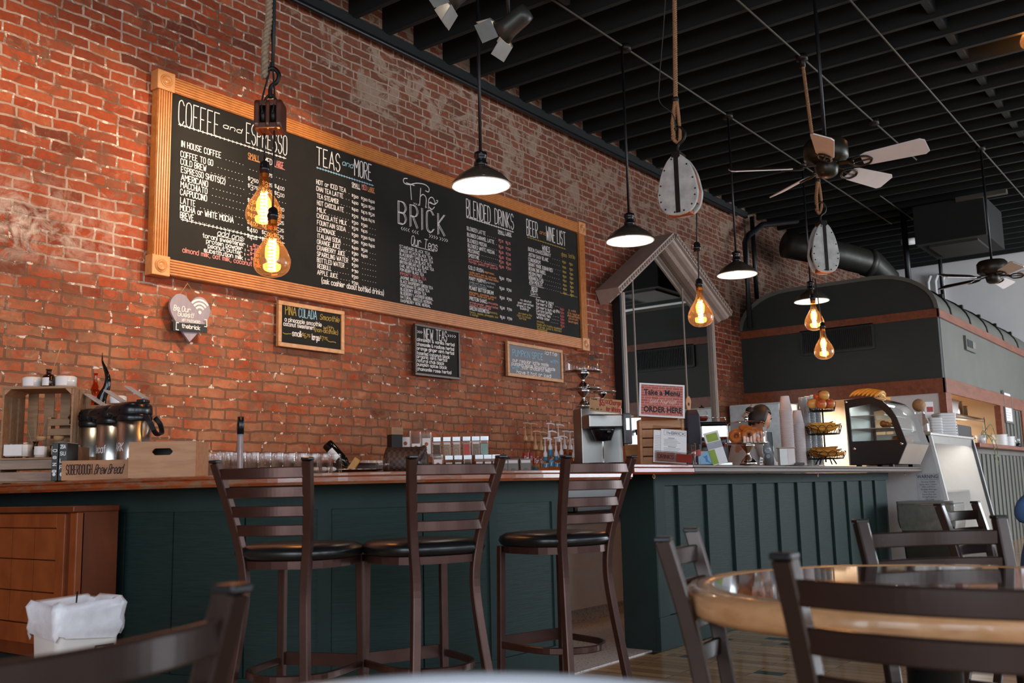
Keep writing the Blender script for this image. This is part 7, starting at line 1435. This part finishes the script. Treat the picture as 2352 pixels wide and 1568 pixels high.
# on top of the refrigerated case
ZD = 1.4005
t = thing('glass_carafe', 'glass carafe with a round cork ball stopper on the refrigerated case', 'carafe', (11.0, 2.86, ZD)); hh = oD(2118, 942, 10.5).z-ZD
obj('glass', MB().lathe([(.001, 0), (.085, .003), (.09, .03), (.088, hh*.5), (.06, hh*.8), (.05, hh*.95), (.058, hh)], 28), M_GLASS, t); obj('foot_ring', MB().lathe([(.092, 0), (.094, .04), (.088, .04)], 28), M_CORK, t); obj('drink', MB().lathe([(.001, .012), (.082, .012), (.083, .05), (.001, .05)], 24), plain('drink_brown', '#6a2f1c', .2), t); obj('cork_ball', MB().ball((0, 0, hh+.055), .068, 14), M_CORK, t)
for px, D, y, w, lb in ((2146, 10.9, 957, .075, 'shorter stack of white foam boxes beside the carafe'), (2170, 11.1, 943, .105, 'taller stack of white foam boxes, right of the shorter stack')):
    p = oD(px, 990, D); h_ = oD(px, y, D).z-ZD; n = int(h_/.03); f_ = None; BX = loft(MB(), [([(x*.92, q*.92) for x, q in rrect(w, w, .03)], 0), (rrect(w, w, .03), .012), (rrect(w, w, .03), .018), ([(x*.9, q*.9) for x, q in rrect(w, w, .03)], .0295)], True, True, True)
    for i in range(n):
        l_ = (p.x, p.y, ZD+.03*i)
        if f_ is None: f_ = one('foam_box', BX, M_WHITE, 'white foam box in the '+lb.replace(' of white foam boxes', ''), 'box', l_, rad(-50), lb)
        else: c = f_.copy(); COL.objects.link(c); c.location = l_
p = oD(2133, 990, 11.3); t = thing('white_carton', 'white carton with a red stripe behind the carafe', 'box', (p.x, p.y, ZD), rad(-50)); h_ = oD(2133, 922, 11.3).z-ZD; obj('carton', MB().box(-.045, .06, -.04, .04, 0, h_), M_PAPER, t, bev=.004); obj('red_stripe', MB().box(-.02, .055, -.041, -.04, h_*.72, h_*.86), M_LBR, t)
# ------------------------------------------------------------------ kitchen beyond
t = thing('white_fridge', 'white glossy refrigerator front behind the barista', 'refrigerator', (12.55, 5.02, 0)); obj('body', MB().box(0.03, .62, 0, .73, 0, 2.0), M_WHITE, t, bev=.01); obj('door', MB().box(0, .03, .01, .72, .05, 1.98), plain('fridge_blue_white', '#cfdbe2', .15), t, bev=.008); obj('handle', MB().bar([(-.03, .66, .9), (-.03, .66, 1.4)], .02, .02, (1, 0, 0)), M_STEEL, t)
sh = thing('wire_shelf', 'chrome wire shelf seen through the kitchen pass', 'shelf', (13.6, 3.55, 0)); zs = 1.885
b = MB()
for y in (0, .45): b.tube([(0, y, zs), (3.9, y, zs)], .008, 6).tube([(0, y, zs-.05), (3.9, y, zs-.05)], .006, 6)
for i in range(100): b.tube([(.04*i, 0, zs), (.04*i, 0, zs-.05)], .003, 4) if i % 2 == 0 else b.tube([(.04*i, 0, zs), (.04*i, .45, zs)], .003, 4)
obj('wire_deck', b, M_CHROME, sh)
for x in (.05, 3.85):
    for y in (0, .45): obj('post', MB().tube([(x, y, 0), (x, y, zs+.03)], .014, 8), M_WHITE, sh)
obj('lower_deck', MB().box(0, 3.9, 0, .45, 1.45, 1.47), M_BRUSH, sh)
p = oY(2203, 947, 3.75); t = thing('storage_bin', 'white plastic storage bin on the wire shelf in the kitchen pass', 'bin', (15.55, 3.76, zs+.009)); obj('bin_body', loft(MB(), [(rrect(.40, .17, .04), 0), (rrect(.44, .19, .05), .19)], False, True, False), M_WHITE, t); obj('bin_lid', loft(MB(), [(rrect(.46, .2, .05), .185), (rrect(.46, .2, .05), .21)], False, True, True), M_WHITE, t)
for x, r, h_, lb in ((16.35, .17, .22, 'large steel pot on the wire shelf beside the white bin'), (16.75, .15, .17, 'smaller steel pot on the wire shelf, far end')): t = thing('steel_pot', lb, 'pot', (x, 3.78, zs+.009), 0, 'steel pots in the kitchen'); obj('pot_body', MB().lathe([(.001, 0), (r*.95, 0), (r, .02), (r, h_), (r+.012, h_), (r-.01, h_-.01), (r-.012, .015), (.001, .012)], 28), M_CHROME, t); obj('handle', MB().tube([(r, -.04, h_*.8), (r+.05, -.04, h_*.8), (r+.05, .04, h_*.8), (r, .04, h_*.8)], .008, 6), M_CHROME, t)
M_PAN = plain('pan_black', '#1b1a18', .4, .4)
for i, (x, r, lb) in enumerate(((15.4, .14, 'dark pan on the lower kitchen shelf, left'), (16.0, .16, 'dark pan on the lower kitchen shelf, middle'), (16.6, .13, 'dark pan on the lower kitchen shelf, right'))): t = thing('frying_pan', lb, 'pan', (x, 3.78, 1.4705), 0, 'dark pans on the lower kitchen shelf'); obj('pan_body', MB().lathe([(.001, 0), (r*.8, 0), (r, .05+.02*i), (r-.01, .05+.02*i), (r*.78, .008), (.001, .008)], 24), M_PAN, t); obj('handle', MB().bar([(0, -r, .05), (-.02, -r-.2, .09)], .02, .012), M_PAN, t)
one('green_bowl', MB().lathe([(.001, 0), (.05, 0), (.11, .09), (.105, .09), (.045, .008), (.001, .008)], 24), plain('bowl_green', '#8c9a5c', .4), 'pale green bowl on the lower kitchen shelf', 'bowl', (14.7, 3.75, 1.4705))
one('red_box', MB().box(-.09, .09, -.06, .06, 0, .1), RED, 'red box on the lower kitchen shelf', 'box', (16.95, 3.8, 1.4705), .1)
t = thing('order_monitor', 'black backed order monitor at the left end of the pass ledge', 'monitor', (13.75, 3.06, 0), 0); obj('screen_back', MB().box(-.36, .36, -.02, .03, 1.425, 1.62), M_BLKPL, t, bev=.01); obj('side_vents', MB().box(.36, .385, -.02, .03, 1.44, 1.61), M_PIPE, t); obj('stand', MB().box(-.08, .08, -.01, .03, 1.4, 1.43), M_BLKPL, t)
obj('ledge_shelf', MB().box(-.4, .39, -.06, .06, 1.385, 1.40), M_BLKPL, t); obj('bracket', MB().box(-.02, .02, .0, .06, 1.2, 1.385), M_BLKPL, t)
PL = MB().lathe([(.001, .004), (.06, .004), (.108, .016), (.110, .0135), (.06, 0), (.001, 0)], 28)
for x, n, lb in ((16.05, 11, 'left stack on the pass ledge'), (16.6, 10, 'right stack on the pass ledge')):
    f_ = None
    for i in range(n):
        l_ = (x, 3.07, 1.4005+.0148*i)
        if f_ is None: f_ = one('plate', PL, M_WHITE, 'white plate in the '+lb, 'plate', l_, 0, 'plates in the '+lb)
        else: c = f_.copy(); COL.objects.link(c); c.location = l_
t = thing('vine_plant', 'trailing green vine at the left end of the pass ledge', 'plant', (14.75, 3.06, 1.4005)); obj('pot', MB().lathe([(.001, 0), (.05, 0), (.07, .12), (.062, .12), (.05, .1), (.001, .1)], 24), M_WHITE, t)
b = MB(); lf = MB()
for i, path in enumerate(([(0, 0, .1), (.06, -.08, .22), (.15, -.12, .26), (.24, -.14, .12)], [(0, 0, .1), (-.05, -.1, .12), (-.02, -.16, -.05), (.04, -.15, -.22)], [(0, 0, .1), (.08, -.12, .10), (.12, -.17, -.04), (.16, -.16, -.16), (.2, -.15, -.30)], [(0, 0, .1), (-.1, -.06, .18), (-.16, -.12, .06)])):
    c = crom(path, 5); b.tube(c, .004, 5)
    for k in range(2, len(c), 3):
        s = .05+.02*random.random(); q = MB().add([(0, 0, 0), (s*.45, .4*s, .006), (0, s, 0), (-s*.45, .4*s, .006), (0, s*.5, -.006)], [(0, 1, 4), (1, 2, 4), (2, 3, 4), (3, 0, 4)], True); q.xf(Matrix.Translation(c[k]) @ Matrix.Rotation(random.uniform(0, 6.28), 4, 'Y') @ Matrix.Rotation(rad(-100), 4, 'X')); lf.join(q)
obj('stem', b, plain('vine_stem', '#4f5a30', .6), t); obj('leaves', lf, plain('vine_leaf', '#4e6a2c', .45, var=.3), t)
t = thing('wall_picture', 'small grey framed notice on the kitchen panel wall', 'picture', (16.70, 3.08, 1.77)); obj('frame', MB().box(0, .62, 0, .03, 0, .03).box(0, .62, 0, .03, .47, .5).box(0, .05, 0, .03, .03, .47).box(.57, .62, 0, .03, .03, .47), M_BRUSH, t); obj('notice', MB().box(.05, .57, .012, .02, .03, .47), M_PAPER, t)
b = MB()
for i in range(9): b.box(.13, .49-.06*(i % 3), .0105, .0118, .40-.04*i, .408-.04*i)
obj('notice_print', b, MATS['print_grey2'], t)
t = thing('utensil_holder', 'dark holder with forks on the pass ledge at the picture edge', 'utensil holder', (17.3, 3.06, 1.4005)); obj('cup', MB().lathe([(.001, 0), (.045, 0), (.05, .06), (.045, .06), (.04, .005)], 18), M_BLKPL, t)
for dx, dy in ((.02, 0), (-.015, .02), (0, -.02), (-.02, -.01)): obj('fork', MB().tube([(dx*.4, dy*.4, .01), (dx*2, dy*2, .19)], .004, 5), M_CHROME, t)
# ------------------------------------------------------------------ people
M_SKIN = NT('skin'); _n = M_SKIN.noise(M_SKIN.coord(), 14, 4); M_SKIN.l(M_SKIN.ramp(_n, [(.3, lin('#b98265')), (.7, lin('#c9957a'))]), M_SKIN.b.inputs[0]); setb(M_SKIN.b, rough=.5); M_SKIN.b.inputs['Subsurface Weight'].default_value = .08; M_SKIN = M_SKIN.m
def skinned(name, verts, edges, radii, mat, parent=None, sub=2, root=0):
    me = bpy.data.meshes.new(name); me.from_pydata([tuple(v) for v in verts], edges, []); me.materials.append(mat); o = bpy.data.objects.new(name, me); COL.objects.link(o)
    if parent is not None: o.parent = parent
    k = o.modifiers.new('skin', 'SKIN'); k.use_smooth_shade = True
    for i, r in enumerate(radii): me.skin_vertices[0].data[i].radius = r if isinstance(r, tuple) else (r, r)
    me.skin_vertices[0].data[root].use_root = True
    s = o.modifiers.new('sub', 'SUBSURF'); s.levels = sub; s.render_levels = sub; return o
def hand_chain(V, E, R, wrist, elbow, out, curl):
    """palm, five fingers with two bends; out = palm-forward direction, curl = the way the fingers bend"""
    w = Vector(V[wrist]); d = (w-Vector(V[elbow])).normalized(); out = Vector(out).normalized(); cl = Vector(curl).normalized(); sd = d.cross(cl).normalized()
    pa = len(V); V.append(w+d*.045); E.append((wrist, pa)); R.append((.034, .02))
    for k, (o_, L) in enumerate(((-.030, .062), (-.010, .075), (.010, .070), (.028, .055))):
        a = len(V); V.append(w+d*.085+sd*o_); V.append(w+d*(.085+L*.5)+sd*o_*1.08+cl*L*.18); V.append(w+d*(.085+L*.78)+sd*o_*1.1+cl*L*.55); E += [(pa, a), (a, a+1), (a+1, a+2)]; R += [.0105, .0095, .008]
    a = len(V); V.append(w+d*.03-sd*.040+cl*.01); V.append(w+d*.065-sd*.055+cl*.03); V.append(w+d*.09-sd*.05+cl*.045); E += [(pa, a), (a, a+1), (a+1, a+2)]; R += [.014, .011, .009]
def head_parts(root, hc, fdir, down, skin, hair, bun=True, s=1.0):
    """sculpted head at hc looking along fdir (horizontal) tilted down; returns nothing; parts go under root"""
    M = Matrix.Translation(hc) @ Matrix.Rotation(math.atan2(fdir[1], fdir[0])-pi/2, 4, 'Z') @ Matrix.Rotation(-down, 4, 'X') @ Matrix.Scale(s, 4)
    b = MB(); n = 28; prof_ = []
    for i in range(17):
        a = pi*i/16; z = -.118*cos(a); q = sin(a)
        prof_.append((z, q))
    vs = []
    for z, q in prof_:
        for j in range(n):
            t_ = 2*pi*j/n; x = cos(t_); y = sin(t_); rx, ry = .076*q, .097*q
            if z < -.02: k = (-z-.02)/.1; rx *= 1-.28*k; ry *= (1-.05*k if y > 0 else 1-.45*k)
            px_, py_ = x*rx, y*ry+.004
            if y > .55:
                if abs(x) < .22 and -.055 < z < .015: py_ += .022*(1-abs(x)/.22)*(1-abs(z+.032)/.045 if z > -.032 else 1-abs(z+.032)/.03)
                if .12 < abs(x) < .55 and .0 < z < .032: py_ -= .007
                if abs(x) < .3 and -.085 < z < -.06: py_ += .005
            vs.append((px_, py_, z))
    b.add(vs, [(i*n+j, i*n+(j+1) % n, i*n+n+(j+1) % n, i*n+n+j) for i in range(16) for j in range(n)], True); b.xf(M); hd = obj('head', b, skin, root)
    for sg_ in (-1, 1):
        e = MB().ball((sg_*.031, .082, .014), .0115, 10); e.xf(M); obj('eye', e, M_PAPER, hd); ir = MB().ball((sg_*.031, .0895, .013), .0055, 8); ir.xf(M); obj('iris', ir, M_BLKMAT, hd)
        br = MB().tube([(sg_*.014, .094, .036), (sg_*.032, .094, .042), (sg_*.05, .082, .037)], .0038, 6); br.xf(M); obj('eyebrow', br, hair, hd)
        er = MB().ball((0, 0, 0), .030, 10); er.xf(M @ Matrix.Translation((sg_*.077, -.004, -.004)) @ Matrix.Scale(.35, 4, (1, 0, 0)) @ Matrix.Scale(.7, 4, (0, 1, 0))); obj('ear', er, skin, hd)
    lp = MB().tube([(-.022, .086, -.069), (0, .098, -.067), (.022, .086, -.069)], .0048, 6); lp.xf(M); obj('mouth', lp, plain('lip', '#a8625a', .5), hd)
    hb = MB(); vs = []
    for z, q in prof_:
        for j in range(n):
            t_ = 2*pi*j/n; x, y = cos(t_), sin(t_); vs.append((x*.083*q, y*(.100*q)-.004, z*1.06+.006))
    fs = []
    for i in range(16):
        for j in range(n):
            z = prof_[i][0]; t_ = 2*pi*(j+.5)/n; y = sin(t_)
            if z > .055-.0*abs(y) or (y < .30 and z > -.06-.04*(-y)) : fs.append((i*n+j, i*n+(j+1) % n, i*n+n+(j+1) % n, i*n+n+j))
    hb.add(vs, fs, True); hb.xf(M); ho = obj('hair', hb, hair, root)
    sdm = ho.modifiers.new('thick', 'SOLIDIFY'); sdm.thickness = .008; sdm.offset = 1
    if bun:
        bn = MB().ball((0, -.115, .03), .042, 12, .9); bn.xf(M); obj('hair_bun', bn, hair, root)
        cl = MB()
        for k in range(9): cl.tube([(-.03, -.105-.004*k, .085-.016*k), (0, -.128-.006*k, .088-.016*k), (.03, -.105-.004*k, .085-.016*k)], .004, 5)
        cl.xf(M); o = obj('hair_clip', cl, plain('clip_tan', '#c9a888', .4), root)
M_HAIR = plain('hair_dark', '#1d120c', .55, var=.25, scale=30); M_SHIRT = plain('shirt_grey', '#c2bfbf', .8, var=.06); M_APRON = plain('apron_black', '#1a191b', .7); M_JEAN = plain('jeans', '#2c3a50', .8, var=.15)
M_BLUE = plain('sweater_blue', '#35557e', .85, var=.15, scale=30, bump=.3)
def person_body(root, pelvis, f, lean, hands, elbows, seated=False, skin=M_SKIN, top=None, legs=None, hc_up=.62):
    """skeleton from the pelvis; f horizontal facing, lean forward distance of the shoulders; hands/elbows world points. Returns head centre"""
    P = Vector(pelvis); f = Vector((f[0], f[1], 0)).normalized(); s = Vector((f.y, -f.x, 0)); u = Vector((0, 0, 1))
    ch = P+u*.30+f*lean*.55; nk = P+u*.46+f*lean*.95; hb = P+u*.54+f*(lean*1.1+.02); V = [P, P+u*.14+f*lean*.2, ch, nk, hb]; E = [(0, 1), (1, 2), (2, 3), (3, 4)]; R = [(.15, .11), (.125, .10), (.15, .105), (.06, .06), (.05, .052)]
    arms = []
    for sg_, hnd, elb in ((-1, hands[0], elbows[0]), (1, hands[1], elbows[1])):
        sh = len(V); V.append(P+u*.41+f*lean*.85+s*sg_*.165); E.append((2, sh)); R.append(.062)
        V.append(Vector(elb)); E.append((sh, sh+1)); R.append(.043); V.append(Vector(hnd)); E.append((sh+1, sh+2)); R.append(.029); arms.append((sh, sh+1, sh+2)); hand_chain(V, E, R, sh+2, sh+1, f, (0, 0, -1))
    for sg_ in (-1, 1):
        hp = len(V); V.append(P+s*sg_*.09-u*.05); E.append((0, hp)); R.append(.092)
        if seated: kn_, an = P+f*.42+s*sg_*.11-u*.02, P+f*.40+s*sg_*.11-u*(P.z-.09)
        else: kn_, an = P-u*.44+s*sg_*.10+f*.02, P+s*sg_*.10-u*(P.z-.09)
        V += [kn_, an, an+f*.13-u*.055]; E += [(hp, hp+1), (hp+1, hp+2), (hp+2, hp+3)]; R += [.062, .043, (.042, .034)]
    skinned('body', V, E, R, skin, root)
    # clothing: sleeves and torso just outside the body
    a, b_ = arms; idx = [0, 1, 2, 3]; V2 = [V[0]-u*.06, V[1], V[2], V[3]-u*.02]; E2 = [(0, 1), (1, 2), (2, 3)]; R2 = [(.185, .15), (.165, .14), (.18, .135), (.072, .072)]
    for (i, j, k) in arms: n0 = len(V2); V2 += [V[i], V[j], V[j]+(V[k]-V[j])*.8]; E2 += [(2, n0), (n0, n0+1), (n0+1, n0+2)]; R2 += [.074, .055, .042]
    skinned('shirt', V2, E2, R2, top, root)
    V3 = [V[0]-u*.01]; E3 = []; R3 = [(.175, .14)]
    for i in range(len(V)-8, len(V), 4): n0 = len(V3); V3 += [V[i], V[i+1], V[i+2]+u*.03]; E3 += [(0, n0), (n0, n0+1), (n0+1, n0+2)]; R3 += [.115, .08, .06]
    skinned('trousers', V3, E3, R3, legs, root)
    for i in range(len(V)-8, len(V), 4):
        a3, t3 = V[i+2], V[i+3]; sm = MB().tube([tuple(a3-f*.05-u*.055), tuple(a3+f*.03-u*.05), tuple(t3+f*.04-u*.0)], .045, 10, scales=[.8, 1, .6]); obj('shoe', sm, M_BLKMAT, root)
    return hb
# barista bending over behind the pastry dome
hcen = oD(1745, 962, 9.0); fb = (0.78, -0.62); pel = Vector((hcen.x-.16, hcen.y+.13, .93))
bp_ = thing('person', 'person with dark clipped up hair working behind the counter, looking down', 'person', (0, 0, 0)); fv = Vector((fb[0], fb[1], 0)).normalized(); sv_ = Vector((fv.y, -fv.x, 0))
pel = Vector((hcen.x, hcen.y, 0))-fv*.24+Vector((0, 0, hcen.z-.60)); 
hb = person_body(bp_, pel, fb, .16, [pel+fv*.46-sv_*.10+Vector((0, 0, .17)), pel+fv*.46+sv_*.10+Vector((0, 0, .17))], [pel+fv*.20-sv_*.24+Vector((0, 0, .16)), pel+fv*.20+sv_*.24+Vector((0, 0, .16))], False, M_SKIN, M_SHIRT, M_JEAN)
head_parts(bp_, hcen, fb, rad(24), M_SKIN, M_HAIR, True, 1.0)
ap_ = MB(); rows = []
vs = []
for k, (z, r) in enumerate(((.34, .10), (.24, .15), (.10, .165), (-.05, .18), (-.25, .185), (-.42, .19))):
    for j in range(9): a = rad(-62+15.5*j); vs.append(tuple(pel+fv*((r*.82+.03)*cos(a)+(.16*.55*max(0, z)/.3))+sv_*(r*sin(a)*1.05)+Vector((0, 0, z))))
ap_.add(vs, [(k*9+j, k*9+j+1, k*9+10+j, k*9+9+j) for k in range(5) for j in range(8)], True); ao = obj('apron', ap_, M_APRON, bp_); sm_ = ao.modifiers.new('thick', 'SOLIDIFY'); sm_.thickness = .006
# seated person at the right edge, blue sleeve towards the table
E_ = oD(2340, 1178, 3.72); fs2 = Vector((-.62, -.78, 0)).normalized(); s2_ = Vector((fs2.y, -fs2.x, 0))
sp_ = thing('person', 'seated person at the right edge with an arm in a blue sweater on the table', 'person', (0, 0, 0))
el = Vector((E_.x, E_.y, .82)); 
pel2 = Vector((el.x+.42, el.y-.02, .50)); f2_ = Vector((0, -1, 0)); 
hb2 = person_body(sp_, pel2, (-.2, -1), .18, [Vector((el.x+.16, el.y-.22, .80)), pel2+Vector((.15, -.36, .30))], [el, pel2+Vector((.26, -.16, .28))], True, M_SKIN, M_BLUE, M_JEAN)
head_parts(sp_, hb2+Vector((0, -.02, .13)), (-.2, -1), rad(10), M_SKIN, M_HAIR, False)
t = thing('low_stool', 'low round stool under the seated person in blue', 'stool', (pel2.x, pel2.y, 0)); obj('seat', MB().lathe([(.001, .35), (.15, .35), (.155, .37), (.14, .385), (.001, .385)], 24), M_SEAT, t)
for k in range(4): a = pi/4+pi*k/2; obj('leg', MB().tube([(.15*cos(a), .15*sin(a), 0), (.1*cos(a), .1*sin(a), .35)], .014, 8), M_STOOL, t)
l_ = area('deli_light', (11.25, 2.72, 1.34), (11.25, 2.8, 0), 1.5, .06, 9, (1, .93, .84))
